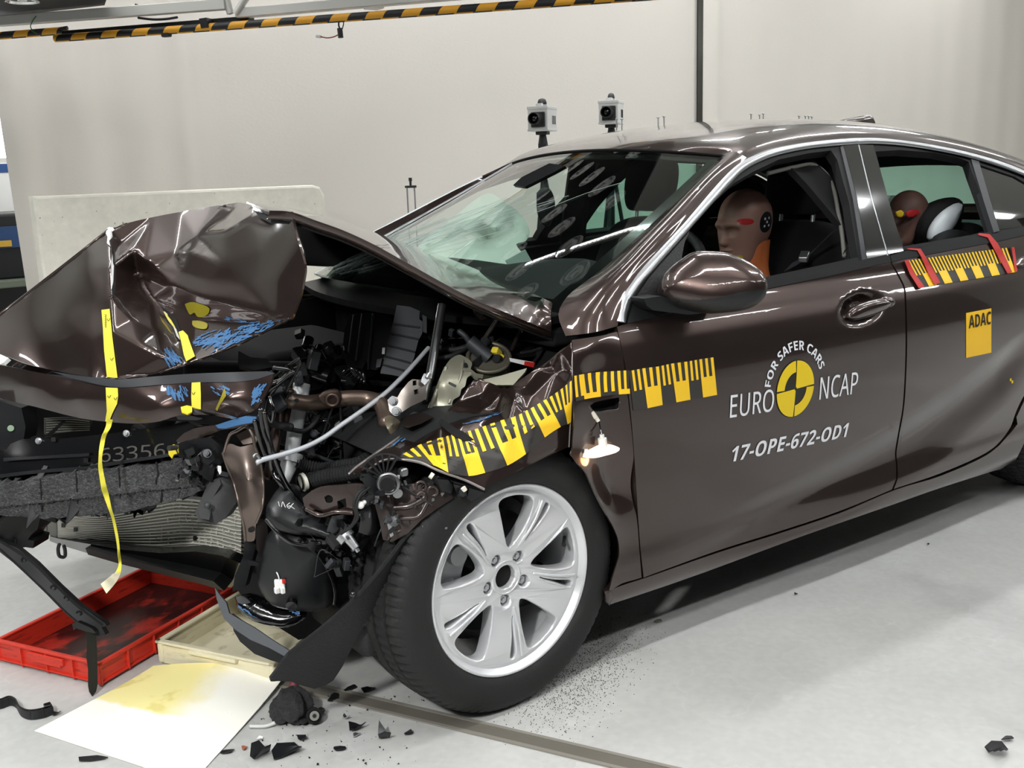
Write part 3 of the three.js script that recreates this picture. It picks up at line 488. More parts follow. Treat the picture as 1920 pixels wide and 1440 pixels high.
// alloy rim face: five double spokes cut from a disc, pressed into a shallow bowl
function polar(list, a0) { return list.map(([r, a]) => new THREE.Vector2(r * Math.cos((a + a0) * Math.PI / 180), r * Math.sin((a + a0) * Math.PI / 180))); }
function rimGeo() {
  const sh = new THREE.Shape(); sh.absarc(0, 0, 0.222, 0, Math.PI * 2);
  const hc = new THREE.Path(); hc.absarc(0, 0, 0.034, 0, Math.PI * 2, true); sh.holes.push(hc);
  for (let k = 0; k < 5; k++) {
    const win = polar([[0.2, 99.5], [0.211, 96], [0.2145, 84], [0.211, 70], [0.2, 66], [0.17, 65], [0.13, 66], [0.098, 70], [0.078, 77], [0.073, 84], [0.082, 91.5], [0.11, 96.5], [0.15, 99], [0.18, 99.8]], 72 * k);
    const c = new THREE.CatmullRomCurve3(win.map((p) => V(p.x, p.y, 0)), true, 'centripetal'); const h = new THREE.Path(c.getPoints(60).slice(0, -1).map((p) => new THREE.Vector2(p.x, p.y))); sh.holes.push(h);
    const sl = polar([[0.207, 50.2], [0.212, 53], [0.207, 56.2], [0.15, 57.4], [0.115, 59], [0.1, 61], [0.096, 57.5], [0.105, 54.5], [0.15, 51.6]], 72 * k);
    const c2 = new THREE.CatmullRomCurve3(sl.map((p) => V(p.x, p.y, 0)), true, 'centripetal'); sh.holes.push(new THREE.Path(c2.getPoints(40).slice(0, -1).map((p) => new THREE.Vector2(p.x, p.y))));
    const bh = new THREE.Path(); bh.absarc(0.0585 * Math.cos((48 + 72 * k) * Math.PI / 180), 0.0585 * Math.sin((48 + 72 * k) * Math.PI / 180), 0.0195, 0, Math.PI * 2, true); sh.holes.push(bh);
  }
  const g = new THREE.ExtrudeGeometry(sh, { depth: 0.02, bevelEnabled: true, bevelSize: 0.0045, bevelThickness: 0.005, bevelSegments: 3, curveSegments: 48 });
  const zr = table([0, 0.03, 0.06, 0.1, 0.15, 0.19, 0.215, 0.23], [-0.032, -0.031, -0.027, -0.018, -0.01, -0.008, -0.012, -0.016]), P = g.attributes.position;
  for (let i = 0; i < P.count; i++) { const x = P.getX(i), y = P.getY(i), z = P.getZ(i), r = Math.hypot(x, y); P.setZ(i, z - 0.025 + zr(r) - (z < 0.01 ? 0.012 : 0)); }
  return toCreasedNormals(g, 0.7);
}
const lathe = (prof, seg = 64) => new THREE.LatheGeometry(prof.map((p) => new THREE.Vector2(p[0], p[1])), seg).rotateX(Math.PI / 2);
const mRim = std(0xdfe0e2, 0.32, 0.55), mTyre = std(0xffffff, 0.72, 0, { map: tex(512, (x, y) => { const d = fbm(x, y, 8), v = 0.075 + 0.02 * fbm(x, y, 40, n2), k = sstep(0.52, 0.75, d) * 0.07; return [v + k, v + k * 0.92, v + k * 0.78]; }), bumpMap: grainB, bumpScale: 0.0004 });
const tyreG = tyreGeo(), rimG = rimGeo();
function wheel(px, py, pzz, yaw, flip, label) {
  const w = part('wheel', car, label); w.position.set(px - car.position.x, py, pzz); w.rotation.y = yaw + (flip ? Math.PI : 0);
  const add = (name, g, m) => { const o = new THREE.Mesh(g, m); o.name = childName(w, name); o.castShadow = o.receiveShadow = true; w.add(o); return o; };
  add('tyre', tyreG, mTyre); add('rim', rimG, mRim);
  // lip and barrel
  add('rim_barrel', lathe([[0.2405, -0.004], [0.2395, 0.002], [0.236, 0.003], [0.232, -0.001], [0.2275, -0.009], [0.221, -0.017], [0.2145, -0.03], [0.211, -0.06], [0.206, -0.11], [0.206, -0.2], [0.218, -0.225], [0.232, -0.232], [0.234, -0.228], [0.222, -0.215], [0.214, -0.19], [0.214, -0.07], [0.226, -0.02], [0.2405, -0.004]].reverse(), 96), mRim);
  add('hub_bore', mergeGeometries([lathe([[0.0455, -0.032], [0.042, -0.026], [0.039, -0.03], [0.037, -0.05], [0.0, -0.05]].reverse(), 40)]), mRim); add('hub_cap_clip', lathe([[0.0, -0.047], [0.022, -0.046], [0.03, -0.049]].reverse(), 30), M.seam);
  for (let k = 0; k < 5; k++) {
    const a = (48 + 72 * k) * Math.PI / 180, x = 0.0585 * Math.cos(a), y = 0.0585 * Math.sin(a);
    const b = mergeGeometries([hexBolt(V(x, y, -0.055), V(0, 0, 1), 0.0105, 0.016), new THREE.CylinderGeometry(0.0215, 0.018, 0.03, 24, 1, true).rotateX(Math.PI / 2).translate(x, y, -0.045)].map((q) => q.index ? q.toNonIndexed() : q)); add('wheel_bolt', b, M.satin);
    // ribs on the spoke beside the bolt
    const c = (t) => [Math.cos(t * Math.PI / 180), Math.sin(t * Math.PI / 180)], rib = [[0.083, 64.5], [0.12, 61.8], [0.16, 60.3], [0.205, 60.2]].map(([r, t]) => { const q = c(t + 72 * k); return V(r * q[0], r * q[1], -0.006 - 0.02 * (1 - sstep(0.06, 0.15, r))); }); add('spoke_rib', tube(rib, 0.0035, 16), mRim);
  }
  const disc = lathe([[0.0, -0.075], [0.075, -0.075], [0.078, -0.1], [0.155, -0.1], [0.157, -0.103], [0.157, -0.124], [0.078, -0.126], [0, -0.126]].reverse(), 72); add('brake_disc', disc, M.darkSteel);
  const cs = new THREE.Shape(); cs.absarc(0, 0, 0.19, 2.35, 3.35, false); cs.absarc(0, 0, 0.118, 3.35, 2.35, true);
  const cal = new THREE.ExtrudeGeometry(cs, { depth: 0.045, bevelEnabled: true, bevelSize: 0.008, bevelThickness: 0.008, bevelSegments: 3 }).translate(0, 0, -0.115);
  const kn = [2.55, 3.1].map((a) => new THREE.CylinderGeometry(0.024, 0.026, 0.02, 20).rotateX(Math.PI / 2).translate(0.152 * Math.cos(a), 0.152 * Math.sin(a), -0.055).toNonIndexed());
  add('brake_caliper', mergeGeometries([cal, ...kn]), std(0x8b8d8e, 0.5, 0.5)); add('dust_shield', lathe([[0.04, -0.14], [0.19, -0.135], [0.19, -0.14], [0.04, -0.145]].reverse(), 48), M.plastic);
  const va = 14 * Math.PI / 180; add('valve', mergeGeometries([rod(V(0.2, 0.05, -0.04), V(0.178, 0.044, -0.018), 0.0045).toNonIndexed(), rod(V(0.178, 0.044, -0.018), V(0.174, 0.043, -0.013), 0.0055).toNonIndexed()]), M.rubber);
  return w;
}
wheel(0.156, 0.338, 0.866, 0.045, false, 'silver five-spoke front wheel under the torn wing');
wheel(2.83, 0.34, 0.86, 0, false, 'rear wheel at the right edge');
wheel(0.0, 0.34, -0.86, 0, true, 'far front wheel'); wheel(2.83, 0.34, -0.86, 0, true, 'far rear wheel');
// ================================================================ the rest of the shell and the cabin
const mirrorZ = (g) => { const q = (g.index ? g.toNonIndexed() : g.clone()), A = q.attributes; for (const k of ['position', 'normal']) for (let i = 0; i < A[k].count; i++) A[k].setZ(i, -A[k].getZ(i)); for (let i = 0; i < A.position.count; i += 3) for (const k of ['position', 'normal', 'uv']) { const n = A[k].itemSize; for (let c = 0; c < n; c++) { const t = A[k].array[(i + 1) * n + c]; A[k].array[(i + 1) * n + c] = A[k].array[(i + 2) * n + c]; A[k].array[(i + 2) * n + c] = t; } } return q; };
{ // the far side is the near side mirrored
  const src = car.children.slice();
  for (const o of src) if (/^(front_door|rear_door)/.test(o.name)) { const d = part('far_door', car); for (const c of o.children) if (/door_panel|window_frame|pillar_cover|belt_moulding|window_moulding|divider|quarter_glass/.test(c.name)) { const m = new THREE.Mesh(mirrorZ(c.geometry.clone().translate(1.3, 0, 0)).translate(-1.3, 0, 0), c.material); m.name = childName(d, c.name.replace(/_\d+$/, '')); m.castShadow = m.receiveShadow = true; d.add(m); } }
    else if (/^(sill$|quarter_panel)/.test(o.name)) { const m = new THREE.Mesh(mirrorZ(o.geometry.clone().translate(1.3, 0, 0)).translate(-1.3, 0, 0), o.material); m.name = childName(car, o.name); m.castShadow = m.receiveShadow = true; car.add(m); }
  const mTint = phy({ color: 0xa9d8c8, roughness: 0.02, transmission: 1, thickness: 0, ior: 1.5 }), f = (x, y) => V(x, y, -S(x, y) + 0.02);
  obj('far_glass', sheet([[1.7, 1.0], [2.4, 1.05], [2.75, 1.09], [2.6, 1.2], [2.3, 1.29], [1.9, 1.35], [1.62, 1.34]], f, { res: 0.12, thick: 0, eps: 0.004, side: V(0, 0.3, -1) }), mTint, car);
}
{ const A = wsEdge.map((p) => V(p.x, p.y, -p.z)), o = [[1156, 600], [1200, 508], [1274, 428], [1353, 337], [1400, 299]].map((q) => { const p = lift(0)(q); return V(p.x, p.y, -p.z); }); obj('front_pillar', loft([A, A.map((p, i) => p.clone().lerp(o[i], 0.5).add(V(0.02, -0.02, 0.02))), o], 4, 3, 0.006), M.paint, car); }
// windscreen
const wsRow = (i, a) => { const e = wsEdge[i], t = i / 4, k = lerp(0.17, hdrL.x - hdrC.x, t), c = lerp(0.035, hdrC.y - hdrL.y, t), q = 1 - a * a; return V(e.x - k * q, e.y + c * q, e.z * a); };
const wsA2 = Array.from({ length: 17 }, (_, i) => 1 - i / 8);
const mScreen = phy({ color: 0xdcebe4, roughness: 0.015, transmission: 1, thickness: 0, ior: 1.52 });
const wsRows = [0, 1, 2, 3, 4].map((i) => wsA2.map((a) => wsRow(i, a)));
const windscreen = obj('windscreen', loft(wsRows, 3, 6, 0), mScreen, car);
const wsAt = (s, a) => { const i = Math.min(3, Math.floor(s * 4)), t = s * 4 - i; return wsRow(i, a).lerp(wsRow(i + 1, a), t); };
// black printed border of the screen and the strip round it
{
  const inn = (k) => V(0, -0.006, 0).multiplyScalar(k), edge = (a0, a1, s0, s1, n) => { const A = [], B = []; for (let i = 0; i <= n; i++) { const t = i / n; A.push(wsAt(lerp(s0, s1, t), a0).add(inn(1))); B.push(wsAt(lerp(s0, s1, t), a1).add(inn(1))); } return loft([A, B], 1, 1, 0.001); };
  const top = (s0, s1) => { const A = [], B = []; for (let i = 0; i <= 16; i++) { const a = lerp(-1, 1, i / 16); A.push(wsAt(s0, a).add(inn(1))); B.push(wsAt(s1, a).add(inn(1))); } return loft([A, B], 1, 1, 0.001); };
  obj('screen_border', [edge(0.93, 1, 0, 1, 16), edge(-0.94, -1, 0, 1, 16), top(0.955, 1), top(0, 0.06)], M.gloss, car);
  obj('screen_trim', [tube([0, 1, 2, 3, 4].map((i) => wsRow(i, 1.004)), 0.004), tube([0, 1, 2, 3, 4].map((i) => wsRow(i, -1.004)), 0.005)], M.satin, car);
  obj('screen_seal', tube(wsA2.map((a) => wsRow(4, a).add(V(0, 0.002, 0))), 0.004), M.seam, car);
  // cracks running over the glass
  const r = rng(91), cr = [];
  for (let k = 0; k < 46; k++) { let a = lerp(-0.9, -0.1, r()), s = 0.02 + 0.1 * r(), pts = []; const da = lerp(0.05, 0.14, r()) * (r() < 0.15 ? -1 : 1), ds = lerp(0.05, 0.11, r()), n = 3 + Math.floor(r() * 6); for (let i = 0; i < n && s < 0.95; i++) { pts.push(wsAt(s, a).add(V(-0.0015, 0.0015, 0))); a += da * (0.8 + 0.4 * r()); s += ds * (0.7 + 0.6 * r()); } if (pts.length > 2) cr.push(tube(pts, 0.0006, pts.length * 2, 4)); }
  const c = obj('crack', cr, std(0x9fb0aa, 0.4), car); c.userData.kind = 'stuff';
}
// rear of the shell
{
  const e = railP[railP.length - 1], sec = (x, y, z, d) => [V(x, y, z), V(x - d, y + 0.03, z * 0.8), V(x - d, y + 0.05, 0), V(x - d, y + 0.03, -z * 0.8), V(x, y, -z)];
  const tail = car.userData.tailRow; delete car.userData.tailRow;
  const base = tail.map((p) => V(3.62 - 0.1 * (p.z / 0.69) ** 2, 1.06 - 0.03 * (p.z / 0.69) ** 2, p.z * 0.94)), mid = tail.map((p, i) => p.clone().lerp(base[i], 0.5).add(V(0, 0.025, 0))), n0 = 3, n1_ = tail.length - 3, cut = (a, b) => [tail, mid, base].map((r) => r.slice(a, b));
  obj('rear_window', loft(cut(n0, n1_), 4, 4, 0), phy({ color: 0xa9d6c6, roughness: 0.02, transmission: 1, thickness: 0, ior: 1.5 }), car); obj('rear_pillar', [loft(cut(0, n0 + 1), 4, 4, 0.004), loft(cut(n1_ - 1), 4, 4, 0.004)], M.paint, car);
  obj('boot_lid', loft([base, base.map((p) => V(p.x + 0.16, p.y - 0.03, p.z)), base.map((p) => V(p.x + 0.2, p.y - 0.12, p.z * 1.03)), base.map((p) => V(p.x + 0.24, 0.6, p.z * 1.12)), base.map((p) => V(p.x + 0.2, 0.3, p.z * 1.12))], 2, 3, 0.006), M.paint, car);
  for (const s of [1, -1]) { const g = []; for (const x of [2.62, 2.85, 3.1, 3.5, 3.8]) g.push([V(x, 0.26 + (Math.abs(x - 2.83) < 0.4 ? 0.46 : 0), s * (0.9 - 0.05 * Math.max(0, x - 3))), V(x, 0.75, s * (0.91 - 0.12 * Math.max(0, x - 3))), V(x, 0.95, s * (0.87 - 0.16 * Math.max(0, x - 3))), V(x, 1.09 + 0.04 * sstep(2.4, 3, x) - 0.06 * Math.max(0, x - 3.2), s * (0.8 - 0.2 * Math.max(0, x - 2.8)))]); obj('rear_quarter', loft(g.map((r2) => r2.map((p) => V(p.x, p.y, p.z * 0.965))), 3, 3, 0.004), M.paint, car); }
}
obj('floor_pan', box(3.9, 0.1, 1.5, 1.75, 0.24, 0, 0.03), M.plasticDull, car);
obj('firewall', [box(0.04, 0.62, 1.42, 0.5, 0.55, 0, 0.01), box(0.2, 0.05, 1.4, 0.52, 0.88, 0, 0.015)], M.seam, car);
obj('scuttle_panel', loft([[0.36, 0.93], [0.5, 0.945]].map(([x, y]) => [-0.7, -0.35, 0, 0.35, 0.7].map((z) => V(x - 0.12 * (1 - (z / 0.7) ** 2), y, z))), 4, 1, 0.02), M.plastic, car);
// dashboard, steering wheel and airbags
const dash = part('dashboard', car);
obj('dash_top', loft([[0.47, 0.93], [0.62, 0.985], [0.8, 1.0], [0.95, 0.985], [1.03, 0.93], [1.02, 0.78], [0.9, 0.6]].map(([x, y]) => [-0.72, -0.5, -0.3, 0, 0.3, 0.5, 0.72].map((z) => V(x - 0.06 * (1 - (z / 0.72) ** 2), y + (Math.abs(z - 0.3) < 0.1 && y > 0.97 ? 0.035 : 0), z))), 4, 4, 0.015), M.fabric, dash);
const sw = part('steering_wheel', car), swM = new THREE.Matrix4().makeRotationFromEuler(new THREE.Euler(0, -Math.PI / 2, 0)).premultiply(new THREE.Matrix4().makeRotationZ(-0.4)).setPosition(1.12, 0.93, 0.37);
obj('wheel_rim', new THREE.TorusGeometry(0.18, 0.015, 12, 48).applyMatrix4(swM), M.plastic, sw); obj('wheel_hub', [box(0.14, 0.12, 0.05, 0, 0, 0, 0.02), box(0.34, 0.03, 0.02, 0, 0, 0, 0.008), box(0.03, 0.17, 0.02, 0, -0.09, 0, 0.008)].map((g) => g.applyMatrix4(swM)), M.plastic, sw);
const mBag = std(0xd9ded6, 0.85);
{ // limp passenger airbag lying over the dashboard
  const o = sm([[770, 480], [790, 455], [825, 425], [862, 398], [890, 375], [917, 362], [945, 378], [980, 405], [993, 437], [985, 452], [968, 458], [985, 480], [1004, 504], [975, 508], [930, 500], [895, 520], [850, 510], [800, 495]], 4);
  const bm = rbf([[780, 475, -0.5], [900, 375, -0.52], [930, 430, -0.33], [985, 440, -0.25], [1000, 503, -0.2], [880, 470, -0.36], [910, 490, -0.28], [860, 505, -0.3], [945, 378, -0.45], [915, 445, -0.42], [955, 455, -0.3], [870, 430, -0.4], [840, 450, -0.5], [800, 490, -0.42], [905, 410, -0.36], [850, 480, -0.44], [965, 420, -0.38]]);
  obj('passenger_airbag', sheet(o, (u, v) => az(u, v, bm(u, v)), { res: 6, thick: 0.012 }), mBag, car);
  obj('driver_airbag', loft([[1.08, 0.99, 0.10], [1.05, 0.93, 0.16], [1.1, 0.86, 0.12], [1.13, 0.78, 0.05]].map(([x, y, w]) => [-1, -0.5, 0, 0.5, 1].map((k) => V(x + 0.03 * (1 - k * k), y + 0.02 * Math.sin(k * 5 + y * 30), 0.37 + k * w))), 4, 4, 0.008), mBag, car);
  const pp = [[948, 488], [985, 468], [1003, 500], [960, 510]]; obj('dash_card', sheet(pp, zmap(pp.map(([u, v]) => [u, v, -0.05])), { res: 20, thick: 0.004 }), std(0xb5c4bd, 0.6), car);
}
// inside mirror and its sensor housing
obj('mirror_housing', [slab([[962, 347], [978, 332], [1030, 306], [1060, 311], [1040, 322], [1000, 342], [984, 350]], (u, v) => az(u, v, 0.02), V(0.6, -0.2, -0.5), 0.04, 20), ], M.plastic, car);
obj('inside_mirror', pillow(sm([[1006, 362], [1014, 354], [1028, 352], [1036, 362], [1041, 384], [1038, 405], [1029, 425], [1016, 420], [1007, 398], [1006, 362]], 3).slice(0, -1), (u, v) => az(u, v, 0.0), V(-0.6, 0, 0.8), 0.012, 0.02, 6), M.plastic, car);
// seats
function seat(z, x, label) {
  const s = part('seat', car, label), w = 0.25, L = (rows, m, n) => obj(n, loft(rows.map(([px, py, hw, d]) => { const r = []; for (let k = 0; k <= 16; k++) { const a = k / 16 * Math.PI * 2, c = Math.cos(a), q = Math.sin(a); r.push(V(px + d * Math.sign(q) * Math.pow(Math.abs(q), 0.7), py, z + hw * Math.sign(c) * Math.pow(Math.abs(c), 0.6))); } return r; }), 2, 5, 0), m, s);
  L([[x - 0.06, 0.45, 0.01, 0.01], [x - 0.05, 0.46, w, 0.07], [x - 0.0, 0.65, w + 0.01, 0.08], [x + 0.07, 0.9, w, 0.075], [x + 0.12, 1.05, w - 0.05, 0.06], [x + 0.14, 1.09, 0.12, 0.04], [x + 0.14, 1.1, 0.01, 0.01]], M.fabric, 'backrest');
  L([[x + 0.12, 1.12, 0.01, 0.01], [x + 0.12, 1.13, 0.11, 0.03], [x + 0.135, 1.21, 0.135, 0.05], [x + 0.155, 1.31, 0.12, 0.045], [x + 0.16, 1.335, 0.08, 0.025], [x + 0.16, 1.34, 0.01, 0.01]], M.fabric, 'headrest');
  obj('headrest_stem', [rod(V(x + 0.12, 1.05, z - 0.07), V(x + 0.13, 1.15, z - 0.07), 0.007), rod(V(x + 0.12, 1.05, z + 0.07), V(x + 0.13, 1.15, z + 0.07), 0.007)], M.satin, s);
  obj('cushion', box(0.52, 0.15, 0.5, x - 0.26, 0.46, z, 0.05, [0, 0, -0.1]), M.fabric, s); obj('mount', box(0.4, 0.12, 0.42, x - 0.2, 0.35, z, 0.02), M.plastic, s);
}
seat(0.37, 1.66, 'black front seat behind the near dummy'); seat(-0.37, 1.64, 'black front passenger seat');
obj('rear_bench', [box(0.5, 0.18, 1.2, 2.25, 0.48, 0, 0.06), box(0.16, 0.55, 1.2, 2.55, 0.78, 0, 0.06, [0, 0, -0.35])], M.fabric, car);
for (const z of [-0.37, 0]) obj('rear_headrest', box(0.09, 0.15, 0.24, 2.66, 1.03, z, 0.04), M.fabric, car);
obj('parcel_shelf', box(0.85, 0.03, 1.15, 3.1, 0.98, 0, 0.01), M.fabric, car);
for (const s of [1, -1]) { obj('inner_pillar', [loft([[1.72, 0.3], [1.7, 0.95], [1.62, 1.2], [1.56, 1.33]].map(([x, y]) => [V(x - 0.07, y, s * (S(x, y) - 0.075)), V(x, y, s * (S(x, y) - 0.09)), V(x + 0.07, y, s * (S(x, y) - 0.07))]), 3, 4, 0.02)], M.fabric, car); obj('door_trim', sheet([[0.6, 0.28], [2.5, 0.3], [2.5, 1.04], [1.6, 0.98], [0.62, 0.93]], (x, y) => V(x, y, s * (S(x, y) - 0.07)), { res: 0.15, thick: 0.02, eps: 0.004, side: V(0, 0, -s) }), M.fabric, car); }
// belt of the near dummy
{ const A = az(1573, 425, 0.68), B = az(1503, 492, 0.52), C = az(1470, 510, 0.45), up = V(0.02, 0.03, 0.02); obj('seat_belt', loft([[A, A.clone().lerp(B, 0.5), B, C], [A.clone().add(up), A.clone().lerp(B, 0.5).add(up), B.clone().add(up), C.clone().add(up)]], 3, 1, 0.002), std(0x33343a, 0.8), car);
  obj('belt_sensor', box(0.05, 0.02, 0.03, B.x, B.y + 0.02, B.z + 0.01, 0.004, [0, 0.5, 0.4]), M.satin, car); }
// door mirror
{
  const mi = part('door_mirror', car), out = [...sm([[1232, 545], [1238, 525], [1250, 508], [1275, 488], [1297, 475], [1330, 473], [1365, 477], [1400, 492], [1425, 510], [1437, 530], [1438, 540], [1434, 556], [1425, 566], [1405, 576], [1369, 582], [1330, 584], [1290, 578], [1255, 570], [1238, 560], [1232, 548]], 3)].slice(0, -1);
  const zc = az(1335, 530, 0.975), t0 = zc.clone().sub(EYE).dot(FWD), bz = rbf([[1232, 545, t0 + 0.06], [1438, 540, t0 - 0.01], [1335, 475, t0 + 0.05], [1335, 584, t0 + 0.01]], 's');
  const seam = sm([[1225, 549], [1260, 557], [1300, 562], [1340, 559], [1390, 548], [1445, 541]], 4), f = (u) => { for (let i = 0; i < seam.length - 1; i++) if (u >= seam[i][0] && u <= seam[i + 1][0]) return lerp(seam[i][1], seam[i + 1][1], (u - seam[i][0]) / (seam[i + 1][0] - seam[i][0])); return 545; };
  const full = pillow(out, (u, v) => ad(u, v, bz(u, v)), FWD.clone().negate().addScaledVector(UPV, 0.2).normalize(), 0.055, 0.09, 5, 0.42);
  // split by the seam: shell above, dark cap below
  const P = full.toNonIndexed(), A = P.attributes.position, Nn = P.attributes.normal, parts = [[[], []], [[], []]];
  for (let i = 0; i < A.count; i += 3) { const c = V(); for (let k = 0; k < 3; k++) c.add(V().fromBufferAttribute(A, i + k)); c.divideScalar(3).sub(EYE); const w = c.dot(FWD), u = W / 2 + FOC * c.dot(RGT) / w, v = H / 2 - FOC * c.dot(UPV) / w, s = v < f(u) ? 0 : 1; for (let k = 0; k < 3; k++) { parts[s][0].push(A.getX(i + k), A.getY(i + k), A.getZ(i + k)); parts[s][1].push(Nn.getX(i + k), Nn.getY(i + k), Nn.getZ(i + k)); } }
  obj('mirror_shell', geo(...parts[0], new Array(parts[0][0].length / 3 * 2).fill(0)), M.paint, mi); obj('mirror_base', geo(...parts[1], new Array(parts[1][0].length / 3 * 2).fill(0)), M.plastic, mi);
  obj('mirror_foot', slab([[1207, 560], [1240, 555], [1300, 572], [1345, 585], [1290, 590], [1225, 582], [1213, 574]], (u, v) => az(u, v, 0.9), V(0, 0, -1), 0.05, 20), M.plastic, mi);
}
// door handles: dished recess is in the panel, the grip bridges it
{
  const o = sm([[1583, 597], [1592, 581], [1612, 569], [1640, 561], [1660, 560], [1669, 566], [1664, 577], [1645, 588], [1620, 597], [1596, 602], [1583, 597]], 3).slice(0, -1);
  const h = part('door_handle', frontDoor); obj('grip', pillow(o, (u, v) => { const p = az(u, v, 0.895); return p; }, V(-0.1, 0.1, 1), 0.022, 0.006, 4), M.paint, h);
  obj('lock_cover', pillow(sm([[1653, 558], [1664, 556], [1673, 561], [1672, 572], [1662, 578], [1654, 570], [1653, 558]], 3).slice(0, -1), (u, v) => az(u, v, 0.893), V(0, 0, 1), 0.02, 0.004, 4), M.paint, h);
  const h2 = part('door_handle', rearDoor); obj('grip', pillow([[1899, 497], [1912, 482], [1940, 472], [1968, 466], [1975, 472], [1960, 484], [1925, 497], [1905, 502]], (u, v) => { const p = side(u, v); p.z += 0.004; return p; }, V(0, 0, 1), 0.02, 0.006, 5), M.paint, h2);
}
// roof aerial fin and small clear pegs on the roof
{ const b = az(1606, 229, 0); obj('roof_aerial', loft([[-0.12, 0.006, 0.02], [-0.06, 0.022, 0.028], [0.03, 0.036, 0.026], [0.09, 0.034, 0.018], [0.1, 0.0, 0.02]].map(([x, h, w]) => [V(b.x + x, b.y - 0.02, w), V(b.x + x, b.y + h * 0.4, w * 0.8), V(b.x + x + 0.01, b.y - 0.012 + h, 0), V(b.x + x, b.y + h * 0.4, -w * 0.8), V(b.x + x, b.y - 0.02, -w)]), 3, 3, 0.003), M.paint, car); }
for (const [u, v] of [[1156, 228], [1166, 228], [1234, 225], [1245, 223], [1408, 218], [1424, 219], [1431, 217], [1498, 221], [1510, 221], [1516, 221], [1522, 222]]) { const p = az(u, v + 7, -0.05), y = roofTop(p.x) - 0.006; const q = ay(u, v + 6, Math.min(y, 1.45)); const b = az(u, v + 6, -0.1); obj('roof_peg', [rod(V(b.x, b.y - 0.02, b.z), V(b.x, b.y + 0.02, b.z), 0.0022), rod(V(b.x - 0.006, b.y + 0.02, b.z), V(b.x + 0.006, b.y + 0.02, b.z), 0.002)], M.satin, car); }
// ================================================================ the crushed front
// bonnet: front half folded down, rear half rising to the fold
const bonnet = part('bonnet', car);
const hoodCtrl = [[-65, 641, -0.36], [0, 662, -0.2], [100, 694, 0.0], [220, 709, 0.26], [350, 681, 0.4], [443, 647, 0.47], [500, 620, 0.56], [548, 595, 0.66], [563, 557, 0.685], [572, 503, 0.71], [560, 450, 0.685], [547, 398, 0.66], [490, 392, 0.34], [448, 380, 0.0], [397, 387, -0.07], [340, 397, -0.115], [287, 407, -0.145], [205, 430, -0.16], [100, 512, -0.30], [0, 590, -0.38],
  [293, 503, 0.03], [250, 467, -0.045], [272, 486, -0.005], [228, 456, -0.125], [370, 442, 0.055], [330, 473, 0.045], [410, 410, 0.03], [355, 470, 0.135], [420, 434, 0.245], [455, 412, 0.32], [430, 405, 0.075],
  [258, 512, -0.07], [285, 558, 0.02], [314, 602, 0.12], [338, 637, 0.235], [207, 500, 0.03], [210, 560, 0.125], [214, 620, 0.205], [240, 545, 0.04], [250, 600, 0.19], [262, 645, 0.29], [300, 665, 0.35], [290, 620, 0.225],
  [420, 490, 0.315], [490, 470, 0.49], [520, 520, 0.6], [470, 535, 0.46], [390, 525, 0.27], [340, 510, 0.13], [520, 430, 0.56],
  [322, 532, 0.125], [360, 548, 0.235], [400, 560, 0.335], [470, 578, 0.5], [520, 590, 0.61], [330, 575, 0.12], [370, 600, 0.25], [420, 605, 0.36], [480, 605, 0.5], [400, 630, 0.36], [360, 640, 0.3],
  [110, 600, -0.06], [150, 640, 0.09], [160, 560, 0.0], [60, 600, -0.22], [150, 510, -0.1]];
const hoodFold = facets(hoodCtrl, (u, v) => 7 + 7 * sstep(360, 420, u)), hoodFlat = rbf(hoodCtrl.filter((p) => p[0] < 215), 's');
const hoodMap = (u, v) => { const w = sstep(165, 210, u); return az(u, v, w > 0.999 ? hoodFold(u, v) : w < 0.001 ? hoodFlat(u, v) : lerp(hoodFlat(u, v), hoodFold(u, v), w)); };
const hoodOut = [...sm([[-65, 641], [0, 662], [45, 680], [100, 694], [160, 705], [220, 709], [283, 702], [350, 681], [443, 647], [533, 604], [548, 596]], 4), ...sm([[549, 594], [556, 575], [563, 557], [569, 528], [572, 503], [564, 470], [555, 440], [547, 402]], 4), ...sm([[545, 397], [515, 390], [487, 386], [465, 382], [448, 380], [420, 384], [397, 387], [345, 396], [287, 407], [240, 418], [216, 427]], 3), [211, 426], [205, 431], [200, 436], ...sm([[196, 440], [140, 482], [60, 544], [0, 590], [-40, 622]], 3)];
obj('bonnet_panel', sheet(hoodOut, hoodMap, { res: 7, thick: 0.005 }), M.paint, bonnet, 'crumpled front half of the bonnet');
